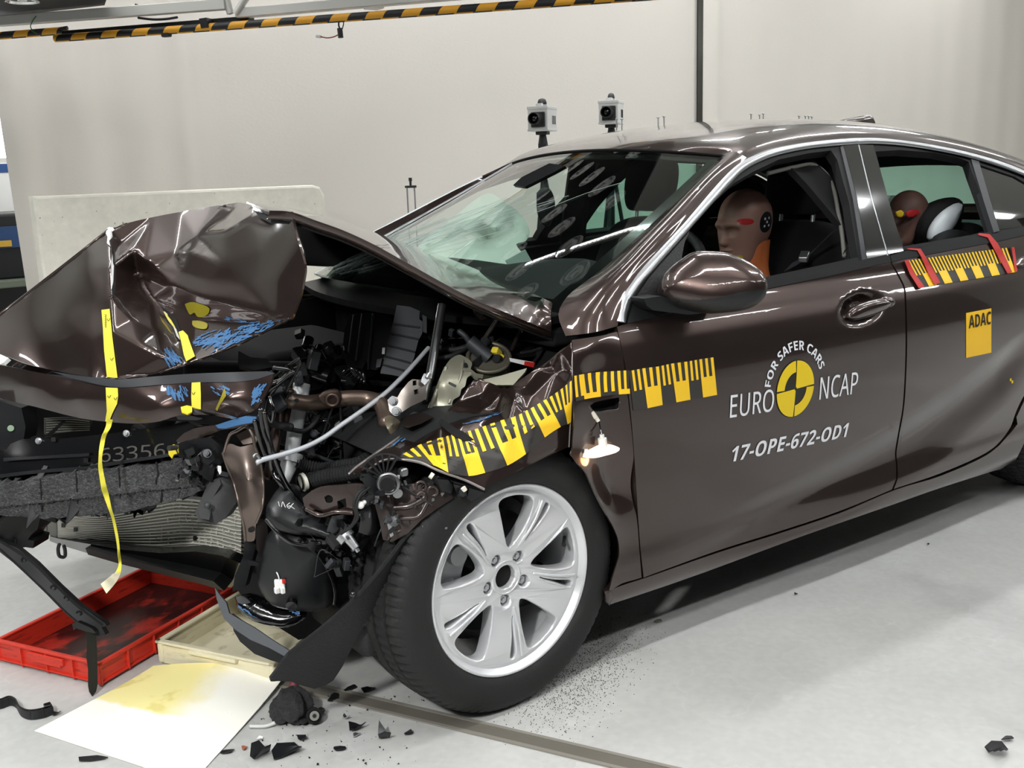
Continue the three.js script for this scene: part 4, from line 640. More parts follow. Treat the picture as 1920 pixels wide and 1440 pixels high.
{
  const up = [[462, 381, 0.2], [500, 387, 0.05], [547, 394, -0.35], [640, 418, -0.62], [700, 437, -0.6], [782, 465, -0.38], [885, 504, 0.05], [968, 540, 0.42], [1036, 568, 0.7]], lo = [[505, 398, 0.6], [546, 401, 0.66], [592, 417, 0.67], [640, 434, 0.68], [699, 461, 0.69], [759, 494, 0.7], [872, 556, 0.71], [955, 592, 0.71], [1032, 623, 0.71]];
  const A = pz(up), B = pz(lo), mid = (t, k) => A.map((a, i) => a.clone().lerp(B[i], t).add(V(0, k * sstep(0, 3, i), 0)));
  obj('bonnet_panel', loft([A, mid(0.3, 0.008), mid(0.6, 0.01), mid(0.9, 0.004), B], 5, 4, 0.004), M.paint, bonnet, 'rear half of the bonnet rising to the fold');
  obj('bonnet_lip', loft([B, B.map((p) => V(p.x, p.y - 0.012, p.z - 0.004)), B.map((p) => V(p.x, p.y - 0.014, p.z - 0.03))], 5, 2, 0.002), M.paint, bonnet);
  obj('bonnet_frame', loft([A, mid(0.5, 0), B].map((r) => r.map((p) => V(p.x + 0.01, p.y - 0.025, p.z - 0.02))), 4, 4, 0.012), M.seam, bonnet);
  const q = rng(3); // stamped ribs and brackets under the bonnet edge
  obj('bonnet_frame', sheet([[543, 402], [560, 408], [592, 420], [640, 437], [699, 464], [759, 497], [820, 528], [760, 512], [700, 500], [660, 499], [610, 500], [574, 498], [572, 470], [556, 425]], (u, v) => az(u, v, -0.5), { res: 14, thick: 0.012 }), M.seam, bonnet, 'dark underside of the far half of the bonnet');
  obj('bonnet_hinge', [slab([[884, 563], [900, 563], [912, 580], [906, 592], [913, 597], [903, 600], [893, 590], [889, 578]], (u, v) => az(u, v, 0.62), V(0, 0, -1), 0.01, 10), tube(pz([[925, 595, 0.62], [950, 601, 0.62], [978, 609, 0.62], [979, 622, 0.62]]), 0.004), tube(pz([[932, 600, 0.6], [905, 640, 0.56]]), 0.006), tube(pz([[976, 618, 0.6], [960, 655, 0.56]]), 0.006)], M.paintIn, car);
}
obj('bonnet_lip', tube(sm([[203, 432], [140, 482], [60, 544], [0, 590], [-40, 622]], 3).map(([u, v]) => hoodMap(u, v)), 0.0045, 40), M.paint, bonnet);
// torn white metal at the bonnet peak and along the rip
obj('torn_edge', [sheet([[202, 430], [207, 427], [212, 428], [214, 433], [209, 437], [210, 446], [205, 454], [207, 464], [202, 458], [203, 446], [200, 440]], hoodMap, { res: 3, thick: 0.002, raise: 0.004 }), sheet([[210, 478], [212, 500], [211, 530], [209, 545], [208, 520], [208, 500]], hoodMap, { res: 4, thick: 0.001, raise: 0.003 }), sheet([[534, 398], [542, 398], [546, 403], [538, 403]], hoodMap, { res: 4, thick: 0.001, raise: 0.004 })], std(0xd6d4d2, 0.4, 0.6), bonnet, 'bare white metal where the paint has split');
obj('bonnet_rip', [sheet([[310, 585], [316, 590], [318, 600], [325, 606], [333, 620], [338, 640], [330, 632], [326, 615], [316, 604], [311, 595]], hoodMap, { res: 4, thick: 0.002, raise: 0.005 })], std(0xbfbcb4, 0.5), bonnet);
obj('rip_gap', [sheet([[303, 574], [308, 585], [322, 608], [334, 640], [344, 632], [332, 600], [318, 586]], hoodMap, { res: 4, thick: 0.001, raise: 0.002 }), sheet([[213, 470], [216, 480], [213, 560], [210, 555], [211, 500]], hoodMap, { res: 4, thick: 0.001, raise: 0.002 })], M.seam, bonnet);
// blue scuffs left by the barrier, yellow rub marks
const mBlue = std(0x386490, 0.7), mRub = std(0x837a12, 0.5);
function scuffs(map, poly, n, seed, ang, len, wid, rise = 0.0018) {
  const r = rng(seed), inside = (u, v) => { let c = false; for (let i = 0, j = poly.length - 1; i < poly.length; j = i++) if ((poly[i][1] > v) !== (poly[j][1] > v) && u < (poly[j][0] - poly[i][0]) * (v - poly[i][1]) / (poly[j][1] - poly[i][1]) + poly[i][0]) c = !c; return c; };
  const us = poly.map((p) => p[0]), vs = poly.map((p) => p[1]), out = []; let guard = 0;
  while (out.length < n && guard++ < n * 30) {
    const u = lerp(Math.min(...us), Math.max(...us), r()), v = lerp(Math.min(...vs), Math.max(...vs), r()); if (!inside(u, v)) continue;
    const a = ang + (r() - 0.5) * 0.7, l = len * (0.3 + r()), w = wid * (0.3 + r()), c = Math.cos(a), s = Math.sin(a), m = 7, o = [];
    for (let i = 0; i <= m; i++) { const t = i / m - 0.5; o.push([u + c * l * t - s * w * (0.2 + r()) * 0.5, v + s * l * t + c * w * (0.2 + r()) * 0.5]); }
    for (let i = m; i >= 0; i--) { const t = i / m - 0.5; o.push([u + c * l * t + s * w * (0.2 + r()) * 0.5, v + s * l * t - c * w * (0.2 + r()) * 0.5]); }
    if (o.every((p) => inside(...p))) out.push(sheet(o, map, { res: 8, thick: 0, raise: rise }));
  }
  return out;
}
{
  const b = obj('blue_scuff', [...scuffs(hoodMap, [[360, 655], [362, 632], [400, 618], [450, 612], [480, 600], [534, 598], [515, 614], [443, 646], [390, 668]], 130, 1, -0.42, 24, 3), ...scuffs(hoodMap, [[306, 655], [318, 646], [330, 662], [350, 678], [318, 692], [308, 680]], 40, 2, 0.9, 18, 2.8), ...scuffs(hoodMap, [[408, 590], [470, 600], [480, 606], [430, 606]], 12, 3, 0.25, 20, 2.5)], mBlue, bonnet, 'blue scuffs from the test barrier'); b.userData.kind = 'stuff';
  obj('yellow_rub', [sheet(sm([[348, 570], [360, 566], [378, 570], [394, 578], [390, 590], [372, 594], [366, 586], [358, 590], [352, 580], [348, 570]], 3).slice(0, -1), hoodMap, { res: 6, thick: 0, raise: 0.0022 }), sheet(sm([[362, 602], [376, 602], [390, 608], [388, 617], [370, 616], [362, 610], [362, 602]], 3).slice(0, -1), hoodMap, { res: 6, thick: 0, raise: 0.0022 })], mRub, bonnet);
}
// bumper cover: the painted band under the bonnet, with its rubber seal
const bumpMap_ = zmap([[-90, 672, -0.42], [-90, 735, -0.42], [0, 684, -0.15], [0, 747, -0.16], [67, 763, 0.02], [133, 711, 0.14], [150, 784, 0.18], [213, 728, 0.3], [225, 792, 0.31], [300, 723, 0.39], [333, 780, 0.44], [360, 718, 0.46], [300, 760, 0.42], [150, 745, 0.21], [60, 725, 0.03], [443, 717, 0.55], [515, 700, 0.63], [507, 723, 0.63], [490, 753, 0.61], [430, 750, 0.56], [447, 783, 0.55], [477, 770, 0.6]], 's');
const bumper = part('bumper_cover', car);
obj('cover_skin', sheet([...sm([[-90, 668], [0, 684], [40, 692], [90, 702], [133, 711], [175, 722], [213, 728], [255, 727], [300, 723], [360, 718], [400, 718], [443, 717], [480, 712], [512, 702]], 3), [507, 723], [499, 738], [490, 753], [484, 764], [474, 771], ...sm([[450, 782], [400, 778], [333, 780], [300, 790], [262, 794], [225, 793], [150, 784], [67, 763], [0, 747], [-90, 722]], 3)], bumpMap_, { res: 9, thick: 0.006 }), M.paint, bumper);
obj('seal_strip', sheet([...sm([[95, 697], [160, 706], [217, 711], [283, 706], [333, 702], [420, 698], [500, 696]], 3), [513, 700], ...sm([[480, 711], [443, 716], [360, 717], [300, 721], [217, 726], [160, 716], [127, 708]], 3)], (u, v) => { const p = bumpMap_(u, v); return p.addScaledVector(FWD, 0.012); }, { res: 12, thick: 0.01 }), M.plasticGrey, bumper);
{ const b = obj('blue_scuff', [...scuffs(bumpMap_, [[310, 722], [360, 720], [358, 750], [330, 755], [312, 740]], 26, 5, 1.2, 14, 4), ...scuffs(bumpMap_, [[470, 740], [480, 722], [505, 712], [500, 735], [486, 756], [470, 765]], 24, 6, -0.8, 20, 5), ...scuffs(bumpMap_, [[380, 720], [430, 722], [440, 740], [400, 745]], 12, 7, 0.4, 14, 3)], mBlue, bumper); b.userData.kind = 'stuff'; }
obj('yellow_rub', sheet([[405, 766], [415, 745], [422, 728], [425, 742], [414, 758], [408, 770]], bumpMap_, { res: 8, thick: 0, raise: 0.002 }), mRub, bumper);
obj('headlamp_lens', sheet([[-60, 650], [0, 664], [16, 671], [6, 680], [0, 683], [-60, 668]], zmap([[0, 664, -0.2], [16, 671, -0.16], [-60, 650, -0.4], [0, 683, -0.16]]), { res: 10, thick: 0.01 }), M.white, car);
// grey pad of deformed trim hanging below the seal
const beamMap = zmap([[-60, 860, -0.15], [0, 860, -0.02], [10, 843, -0.02], [43, 823, 0.0], [110, 823, 0.1], [213, 812, 0.24], [333, 798, 0.38], [0, 895, -0.01], [167, 877, 0.2], [360, 850, 0.42], [160, 850, 0.19], [290, 835, 0.35]], 's');
const beam = part('bumper_beam', car);
obj('beam_face', sheet([[-60, 845], [12, 843], [20, 832], [43, 823], [110, 823], [213, 812], [300, 800], [352, 790], [372, 800], [372, 845], [300, 857], [167, 878], [60, 888], [0, 894], [-60, 898]], beamMap, { res: 12, thick: 0.05 }), M.shine, beam);
obj('beam_flange', [sheet([[12, 860], [60, 858], [120, 853], [172, 849], [172, 854], [120, 859], [60, 863], [12, 866]], beamMap, { res: 14, thick: 0.004, raise: 0.01 }), sheet([[0, 889], [60, 884], [167, 873], [300, 853], [372, 841], [372, 847], [300, 859], [167, 880], [60, 890], [0, 896]], beamMap, { res: 14, thick: 0.004, raise: 0.014 })], M.darkSteel, beam);
for (const [u, v] of [[72, 826], [236, 812]]) obj('beam_bolt', hexBolt(beamMap(u, v).add(V(0, 0, 0.004)), V(-0.5, 0.2, 0.8), 0.0055), M.satin, beam); for (const [u, v] of [[163, 863], [102, 824]]) obj('beam_slot', slab([[u - 4, v - 4], [u + 4, v - 4], [u + 4, v + 4], [u - 4, v + 4]], (a, b) => beamMap(a, b).addScaledVector(FWD, -0.006), FWD, 0.004, 10), M.seam, beam);
// foam absorber: ragged grey block in front of the beam
const foamMap = zmap([[-80, 940, -0.18], [0, 907, 0.02], [0, 970, 0.0], [133, 887, 0.2], [150, 966, 0.2], [233, 877, 0.3], [240, 958, 0.31], [353, 867, 0.44], [370, 925, 0.44], [300, 930, 0.38], [80, 930, 0.12]], 's');
const mFoam = std(0xffffff, 0.95, 0, { map: tex(256, (x, y) => { const v = 0.15 + 0.2 * n3(x * 128, y * 128, 128) * n2(x * 60, y * 60, 60) + 0.10 * fbm(x, y, 8); return [v, v, v * 1.01]; }, true, 4), bumpMap: tex(256, (x, y) => { const v = n3(x * 110, y * 110, 110); return [v, v, v]; }, false, 4), bumpScale: 0.004 });
{
  const r = rng(17), low = []; for (const [u, v] of sm([[382, 914], [365, 926], [330, 938], [300, 944], [270, 952], [233, 961], [200, 966], [167, 968], [120, 972], [67, 973], [30, 970], [-80, 962]], 4)) low.push([u, v + (r() - 0.5) * 4]);
  const foamOut = [[-80, 912], [0, 907], [60, 899], [133, 887], [233, 876], [300, 870], [353, 866], [360, 878], [372, 895], ...low];
  const wav = (u, v) => foamMap(u, v).addScaledVector(FWD, 0.010 * Math.pow(Math.abs(Math.sin(u * 0.0405)), 6) + 0.004 * n1(u * 0.2, v * 0.2, 256) + (v > 940 - u * 0.11 + 12 ? 0.012 : 0));
  obj('foam_absorber', sheet(foamOut, wav, { res: 5, thick: 0.06 }), mFoam, car, 'grey foam absorber with a ragged lower edge');
  obj('foam_crack', [[[293, 868], [296, 890], [292, 905], [300, 922], [298, 942]], [[142, 886], [144, 915], [141, 945]], [[75, 898], [77, 930], [74, 960]], [[222, 878], [224, 905], [221, 935]]].map((l, i) => tube(l.map(([u, v]) => wav(u, v).addScaledVector(FWD, -0.0005)), i ? 0.0018 : 0.003, 20, 5)), M.seam, car);
  const ch = [[393, 903], [402, 899], [413, 897], [430, 910], [443, 920], [448, 937], [436, 952], [422, 972], [411, 979], [403, 984], [390, 978], [373, 976], [366, 961], [375, 940], [384, 920]];
  obj('foam_lump', [slab(ch, zmap([[393, 903, 0.48], [413, 897, 0.52], [443, 920, 0.52], [366, 961, 0.52], [403, 984, 0.56], [448, 937, 0.53], [405, 940, 0.56]], 's'), V(0.5, -0.1, -0.6), 0.06, 8), slab([[372, 960], [384, 930], [398, 906], [412, 899], [414, 908], [400, 932], [392, 975], [376, 972]], zmap([[372, 960, 0.53], [398, 906, 0.51], [414, 908, 0.54], [392, 975, 0.575]], 's'), FWD, 0.03, 8)], mFoam, car, 'loose lump of grey foam');
  obj('foam_peg', new THREE.SphereGeometry(0.008, 12, 8).translate(...az(389, 948, 0.57).toArray()), M.plasticGrey, car);
}
// radiator: core behind the foam with bent fins, end tank
{
  const top = sm([[110, 973], [160, 968], [213, 962], [293, 943], [333, 936], [367, 938], [410, 941], [452, 946]], 6), bot = sm([[110, 1008], [167, 1018], [233, 1029], [300, 1034], [367, 1031], [395, 1034], [425, 1042], [452, 1052]], 6), zf = rbf([[110, 990, -0.24], [230, 990, -0.1], [300, 985, 0.02], [380, 990, 0.18], [452, 1000, 0.34], [420, 970, 0.28], [330, 1020, 0.06]], 's');
  const rad = part('radiator', car); const map = (u, v) => az(u, v, zf(u, v));
  obj('core', sheet([...top, ...bot.slice().reverse()], map, { res: 12, thick: 0.02 }), std(0x96958c, 0.75, 0.1), rad);
  const resamp = (l, n) => { const c = new THREE.CatmullRomCurve3(l.map((p) => V(p[0], p[1], 0))); return c.getSpacedPoints(n).map((p) => [p.x, p.y]); }, T = resamp(top, 30), B = resamp(bot, 30), fins = [], r = rng(4);
  for (let k = 0; k <= 15; k++) fins.push(tube(T.map((t, i) => { const q = k / 15, b = B[i], j = sstep(14, 30, i) * (r() - 0.5) * 2.2; return map(lerp(t[0], b[0], q), lerp(t[1], b[1], q) + j).addScaledVector(FWD, -0.003); }), 0.0022, 60, 5)); 
  const fo = obj('cooling_fin', fins, std(0xe2e0d6, 0.4, 0.3), rad); fo.userData.kind = 'stuff';
  const grit = []; for (let k = 0; k < 260; k++) { const i = 12 + Math.floor(18 * Math.sqrt(r())), q = r(), u = lerp(T[i][0], B[i][0], q), v = lerp(T[i][1], B[i][1], q), p = map(u, v).addScaledVector(FWD, -0.004); grit.push(rod(p, p.clone().add(V(0.008 * (r() - 0.3), 0.006 * (r() - 0.5), 0.01 * (r() - 0.3))), 0.0018, 5)); } obj('crushed_fin', grit, std(0xcfccbb, 0.7, 0.1), rad).userData.kind = 'stuff';
  obj('end_tank', [slab([[76, 972], [108, 972], [110, 1009], [92, 1003], [77, 1000]], (u, v) => az(u, v, -0.25), V(0.4, 0, -0.5), 0.05), slab([[82, 978], [87, 978], [87, 1000], [82, 999]], (u, v) => az(u, v, -0.24), V(0.4, 0, -0.5), 0.01)], std(0xa9aaa6, 0.45, 0.5), rad);
  obj('black_clip', [[365, 1009], [141, 993], [118, 985], [236, 961]].map(([u, v]) => slab([[u - 3, v - 4], [u + 3, v - 4], [u + 3, v + 4], [u - 3, v + 4]], (a, b) => az(a, b, zf(a, b) + 0.012), FWD, 0.006)), M.plastic, rad);
  // upper condenser piece seen between bumper cover and beam
  const t2 = [[84, 785], [130, 783], [175, 788], [168, 806], [84, 815]], m2 = (u, v) => az(u, v, -0.12); obj('core', sheet(t2, m2, { res: 20, thick: 0.01 }), std(0x3c3c38, 0.7, 0.3), rad); obj('cooling_fin', [0, 1, 2, 3, 4, 5].map((k) => tube([m2(88, 788 + k * 4.6).addScaledVector(FWD, -0.002), m2(130, 786 + k * 4.4).addScaledVector(FWD, -0.002), m2(168, 790 + k * 3.2).addScaledVector(FWD, -0.002)], 0.0016, 12, 5)), std(0x8f8e86, 0.4, 0.7), rad).userData.kind = 'stuff';
  // dark block and crossing arm at the left edge
  obj('side_deflector', slab([[-60, 745], [0, 752], [40, 765], [48, 800], [44, 826], [20, 835], [10, 846], [-60, 850]], (u, v) => az(u, v, -0.14 + 0.001 * u), V(0.5, 0, -0.5), 0.08), M.plastic, car); obj('date_mark', new THREE.CylinderGeometry(0.008, 0.008, 0.002, 20).rotateX(Math.PI / 2).translate(...az(20, 803, -0.105).toArray()), std(0x9db89a, 0.6), car);
  obj('cross_arm', slab([[115, 790], [123, 788], [92, 818], [82, 820]], (u, v) => az(u, v, -0.06), FWD, 0.01), M.plastic, car);
}
// lower crossmember and its tow-eye bracket
obj('lower_crossmember', slab([[93, 1005], [110, 1010], [167, 1020], [233, 1031], [300, 1037], [367, 1034], [417, 1042], [450, 1056], [452, 1085], [433, 1102], [400, 1094], [365, 1088], [333, 1081], [233, 1055], [167, 1038], [110, 1021], [93, 1014]], zmap([[93, 1005, -0.26], [233, 1040, -0.06], [367, 1060, 0.18], [450, 1070, 0.38]], 's'), V(0.45, -0.05, -0.5), 0.08, 20), M.shine, car);
obj('lower_tray', slab([[160, 1028], [233, 1048], [330, 1072], [400, 1090], [420, 1108], [380, 1096], [300, 1076], [220, 1056], [165, 1040]], zmap([[160, 1030, -0.1], [420, 1100, 0.36], [300, 1075, 0.13]], 's'), V(0.3, -0.1, -0.5), 0.2, 20), M.plasticDull, car);
obj('tow_bracket', tube(pz([[111, 1021, -0.2], [109, 1030, -0.2], [112, 1043, -0.2], [121, 1044, -0.2], [122, 1032, -0.2], [120, 1024, -0.2]]), 0.005, 40), M.darkSteel, car);
// hanging air-deflector strut at the left and its strip
const stM = zmap([[0, 1013, -0.1], [67, 1057, -0.02], [150, 1137, 0.06], [197, 1190, 0.1], [40, 1067, -0.04], [127, 1150, 0.06], [160, 1180, 0.09]], 's');
const strut = part('hanging_strut', car);
obj('strut_bar', [slab([[-30, 1000], [33, 1028], [67, 1056], [110, 1099], [150, 1136], [196, 1168], [200, 1174], [190, 1176], [198, 1190], [183, 1193], [160, 1180], [127, 1152], [83, 1108], [40, 1067], [-30, 1012]], stM, V(0.5, -0.1, -0.5), 0.025, 14), tube([[0, 1014], [60, 1053], [105, 1097], [147, 1137], [190, 1170]].map(([u, v]) => stM(u, v)), 0.004, 30), tube([[0, 1030], [42, 1068], [85, 1109], [128, 1152], [162, 1180]].map(([u, v]) => stM(u, v)), 0.003, 30)], M.plasticDull, strut);
obj('strut_hole', [[45, 1050], [100, 1102], [148, 1150], [125, 1122]].map(([u, v]) => new THREE.TorusGeometry(0.006, 0.0025, 8, 16).rotateY(-0.6).translate(...stM(u, v).toArray())), M.seam, strut);
obj('strut_block', [slab([[-60, 960], [75, 972], [72, 985], [70, 993], [58, 1003], [52, 1012], [64, 1015], [62, 1028], [48, 1026], [30, 1028], [0, 1022], [-60, 1010]], (u, v) => az(u, v, -0.12), V(0.5, 0, -0.5), 0.1), slab([[26, 1010], [31, 1010], [31, 1020], [26, 1020]], (u, v) => az(u, v, -0.115), FWD, 0.004)], M.plastic, strut);
obj('strip', slab([[160, 1180], [180, 1186], [182, 1230], [183, 1285], [180, 1297], [173, 1306], [167, 1297], [165, 1286], [165, 1255], [162, 1233], [163, 1205]], zmap([[160, 1180, 0.1], [183, 1285, 0.11], [173, 1306, 0.115], [182, 1230, 0.1]]), V(0.3, 0, -0.9), 0.006, 20), M.plasticDull, strut);
obj('strut_clip', slab([[135, 1170], [145, 1166], [172, 1178], [180, 1188], [160, 1184], [142, 1178], [138, 1182]], (u, v) => az(u, v, 0.115), FWD, 0.02), M.plastic, strut);
// end of the chassis rail, bent down, open at the top
const railM = zmap([[430, 820, 0.52], [473, 823, 0.56], [420, 857, 0.52], [437, 903, 0.52], [492, 893, 0.57], [477, 1013, 0.57], [457, 987, 0.55], [465, 900, 0.585], [472, 950, 0.585]], 's');
obj('chassis_rail', [sheet(sm([[418, 850], [430, 832], [450, 838], [476, 834], [486, 862], [492, 893], [493, 925], [491, 953], [481, 977], [479, 995], [476, 1014], [460, 1013], [457, 985], [452, 960], [447, 940], [438, 905], [426, 875], [418, 850]], 3).slice(0, -1), railM, { res: 6, thick: 0.004 }), tube([[420, 848], [432, 815], [445, 808], [462, 800], [474, 818], [478, 838]].map(([u, v]) => railM(u, v)), 0.004), tube([[418, 850], [426, 875], [438, 905], [447, 940], [457, 985], [460, 1013]].map(([u, v]) => railM(u, v)), 0.0035), tube([[478, 836], [488, 866], [493, 900], [492, 950], [481, 980]].map(([u, v]) => railM(u, v)), 0.0035), sheet([[432, 818], [462, 802], [476, 820], [470, 832], [445, 836]], (u, v) => railM(u, v).addScaledVector(FWD, 0.05), { res: 10, thick: 0.004 })], std(0x6e625b, 0.35, 0.75), car);
obj('rail_hole', slab(sm([[466, 990], [474, 988], [478, 994], [472, 998], [466, 996], [466, 990]], 3).slice(0, -1), (u, v) => railM(u, v).addScaledVector(FWD, -0.003), FWD, 0.004, 6), M.seam, car);
// painted ear with blue rub on top of the rail, crushed brackets around it
const earM = zmap([[333, 823, 0.42], [410, 797, 0.52], [483, 783, 0.6], [380, 830, 0.48]], 's');
obj('painted_ear', sheet([[330, 826], [345, 812], [362, 804], [385, 800], [410, 797], [440, 786], [460, 780], [482, 781], [484, 790], [470, 795], [440, 803], [415, 806], [395, 814], [378, 820], [355, 832], [338, 836]], earM, { res: 6, thick: 0.012 }), M.paint, car);
obj('blue_scuff', sheet([[405, 797], [438, 786], [460, 780], [482, 781], [480, 791], [452, 796], [424, 803], [410, 803]], earM, { res: 6, thick: 0.001, raise: 0.002 }), mBlue, car);
{
  const r = rng(29), g = [], cr = (list, z, m, nm) => obj(nm, list.map((o) => slab(o, (u, v) => az(u, v, z), V(0.5, -0.1, -0.6), 0.03, 12)), m, car);
  cr([[[325, 835], [350, 826], [395, 820], [420, 840], [424, 862], [402, 880], [398, 904], [385, 898], [368, 880], [355, 862], [335, 856]]], 0.5, M.plastic, 'crushed_bracket');
  cr([[[345, 845], [362, 838], [366, 850], [352, 858]], [[378, 852], [396, 846], [404, 862], [390, 872], [380, 866]], [[360, 868], [374, 872], [372, 884], [358, 880]]], 0.53, M.plasticDull, 'crushed_bracket');
  obj('bolt', [hexBolt(az(389, 850, 0.54), V(-0.5, 0.3, 0.8), 0.0065, 0.008)], M.darkSteel, car);
  obj('paint_flake', [slab([[408, 873], [414, 874], [415, 885], [412, 890], [408, 882]], (u, v) => az(u, v, 0.56), FWD, 0.003)], M.white, car);
  obj('yellow_scrap', sheet([[315, 840], [324, 834], [333, 836], [334, 850], [326, 852], [322, 860], [316, 852]], zmap([[315, 840, 0.47], [334, 850, 0.5], [322, 860, 0.46], [324, 834, 0.49]]), { res: 5, thick: 0.002 }), std(0xe9d21d, 0.6), car);
  obj('yellow_scrap', sheet([[339, 763], [350, 760], [360, 762], [360, 772], [352, 776], [341, 772]], zmap([[339, 763, 0.47], [360, 772, 0.49], [350, 760, 0.47]]), { res: 5, thick: 0.004 }), std(0xe9d21d, 0.6), car);
  obj('bright_trim', slab([[362, 766], [380, 768], [420, 776], [444, 783], [440, 786], [400, 779], [362, 773]], zmap([[362, 768, 0.5], [444, 784, 0.57], [400, 776, 0.53]]), FWD, 0.008, 12), M.chrome, car);
  obj('bright_trim', slab([[330, 781], [352, 778], [372, 783], [384, 784], [370, 788], [334, 787]], (u, v) => az(u, v, 0.47), FWD, 0.008, 12), M.gloss, car);
}
// hanging yellow paper tapes
const mTape = std(0xdbd042, 0.75), tapes = part('marking_tape', car, 'yellow paper tape strips with pen marks');
obj('tape', sheet([[192, 582], [207, 580], [212, 630], [217, 670], [222, 709], [202, 708], [197, 660], [195, 620]], hoodMap, { res: 6, thick: 0.0008, raise: 0.003 }), mTape, tapes);
obj('tape', sheet([[200, 727], [222, 728], [223, 742], [221, 757], [212, 775], [206, 790], [199, 789], [202, 770], [201, 750]], bumpMap_, { res: 6, thick: 0.0008, raise: 0.003 }), mTape, tapes);
{ const cl = [[206, 786, 0.31, 6], [203, 800, 0.32, 5], [196, 815, 0.34, 4], [191, 835, 0.36, 4.5], [188, 860, 0.38, 3.5], [189, 880, 0.39, 4.5], [193, 905, 0.39, 5.5], [198, 925, 0.39, 6], [205, 950, 0.385, 4], [213, 975, 0.38, 3], [219, 1005, 0.375, 3], [223, 1035, 0.37, 2.5], [225, 1060, 0.37, 3], [219, 1078, 0.375, 6], [209, 1090, 0.38, 8], [194, 1104, 0.385, 10]];
  const c = sm(cl.map((p) => [p[0], p[1], p[2]]), 4), w = table(cl.map((p) => p[1]), cl.map((p) => p[3])); const A = [], B = []; c.forEach(([u, v, z], i) => { const k = v > 1078 ? 0.9 : 0.15, q = w(v); A.push(az(u - q * (1 - k * 0.5), v - q * k, z + 0.004 * Math.sin(i))); B.push(az(u + q * (1 - k * 0.5), v + q * k, z - 0.006 * Math.cos(i * 0.7))); });
  const n1_ = Math.round(c.length * 0.86); obj('tape', loft([A.slice(0, n1_), B.slice(0, n1_)], 1, 1, 0.0008), mTape, tapes); obj('tape', loft([A.slice(n1_ - 1), B.slice(n1_ - 1)], 1, 1, 0.0008), std(0xeee6c8, 0.7), tapes, 'pale twisted end of the tape'); }
obj('tape', sheet([[337, 624], [345, 621], [354, 630], [358, 645], [367, 670], [350, 680], [345, 668], [341, 645]], hoodMap, { res: 6, thick: 0.0008, raise: 0.004 }), mTape, tapes);
obj('tape', sheet([[361, 718], [377, 717], [378, 740], [378, 767], [361, 763], [360, 745]], bumpMap_, { res: 6, thick: 0.0008, raise: 0.003 }), mTape, tapes);
obj('tape', sheet([[307, 586], [314, 590], [324, 602], [332, 616], [327, 615], [317, 604]], hoodMap, { res: 5, thick: 0.0008, raise: 0.006 }), std(0xc9bd40, 0.7), tapes);
{ const ticks = []; for (const [u, v, m] of [[205, 600, 0], [211, 674, 0], [206, 744, 1], [218, 748, 1], [341, 637, 0], [350, 674, 0], [364, 738, 1]]) { const f = m ? bumpMap_ : hoodMap, p = (a, b) => { const q = f(a, b); return q.addScaledVector(FWD, -0.0055); }; ticks.push(tube([p(u - 2.5, v - 2), p(u, v + 2), p(u + 3, v - 3)], 0.0006, 8, 4)); } for (let k = 0; k < 7; k++) ticks.push(tube([[198, 590 + k * 3.6], [201, 591 + k * 3.6], [199, 593 + k * 3.6]].map(([a, b]) => hoodMap(a, b).addScaledVector(FWD, -0.005)), 0.0005, 6, 4)); obj('pen_mark', ticks, M.ink, tapes).userData.kind = 'stuff'; }
// ================================================================ torn front wing, stickers, engine bay
const wingMap = fmap([[1072, 640, 0.85], [1074, 700, 0.878], [1071, 760, 0.888], [1068, 800, 0.888], [1066, 837, 0.89], [1050, 660, 0.82], [1010, 695, 0.785], [959, 724, 0.755], [945, 727, 0.75], [920, 716, 0.70], [897, 713, 0.68], [880, 722, 0.69], [852, 758, 0.72], [821, 778, 0.70], [787, 792, 0.68], [757, 813, 0.7], [728, 834, 0.73], [655, 888, 0.82], [693, 872, 0.81],
  [757, 862, 0.855], [790, 835, 0.80], [740, 852, 0.80], [838, 886, 0.9], [870, 900, 0.905], [907, 917, 0.925], [880, 850, 0.885], [900, 800, 0.82], [950, 800, 0.865], [985, 772, 0.85], [1020, 760, 0.868], [1000, 800, 0.9], [940, 860, 0.905], [985, 872, 0.905], [1030, 850, 0.9], [1045, 790, 0.89], [920, 760, 0.775], [870, 790, 0.79], [1040, 700, 0.85], [1060, 720, 0.868], [826, 800, 0.775], [845, 835, 0.85], [826, 826, 0.86], [812, 782, 0.69], [1000, 740, 0.835], [975, 740, 0.80], [965, 750, 0.835], [930, 765, 0.775], [985, 728, 0.785], [1035, 690, 0.80], [1055, 690, 0.865], [900, 770, 0.775], [860, 775, 0.745], [905, 740, 0.705]], 5);
const wing = part('front_wing', car);
const wingOut = [...sm([[1072, 640], [1068, 645], [1050, 658], [1029, 676], [990, 702], [959, 724]], 4), [952, 728], [945, 726], [938, 728], ...sm([[930, 722], [912, 715], [897, 712], [888, 714], [880, 721], [867, 740], [852, 758], [836, 772], [824, 780]], 4), [817, 779], [811, 782], ...sm([[800, 786], [787, 792], [757, 814], [728, 834], [693, 858], [668, 876], [655, 888]], 4), [670, 885], [690, 880], [700, 872], ...sm([[712, 866], [733, 861], [757, 862], [790, 868], [823, 883], [850, 892], [873, 901], [907, 917]], 4), [911, 912], ...sm([[925, 905], [952, 893], [985, 876], [1020, 859], [1046, 847], [1066, 838]], 4), [1069, 800], [1071, 770], [1075, 715], [1074, 680]];
obj('wing_panel', sheet(wingOut, wingMap, { res: 6, thick: 0.004 }), M.paint, wing, 'crumpled front part of the wing');
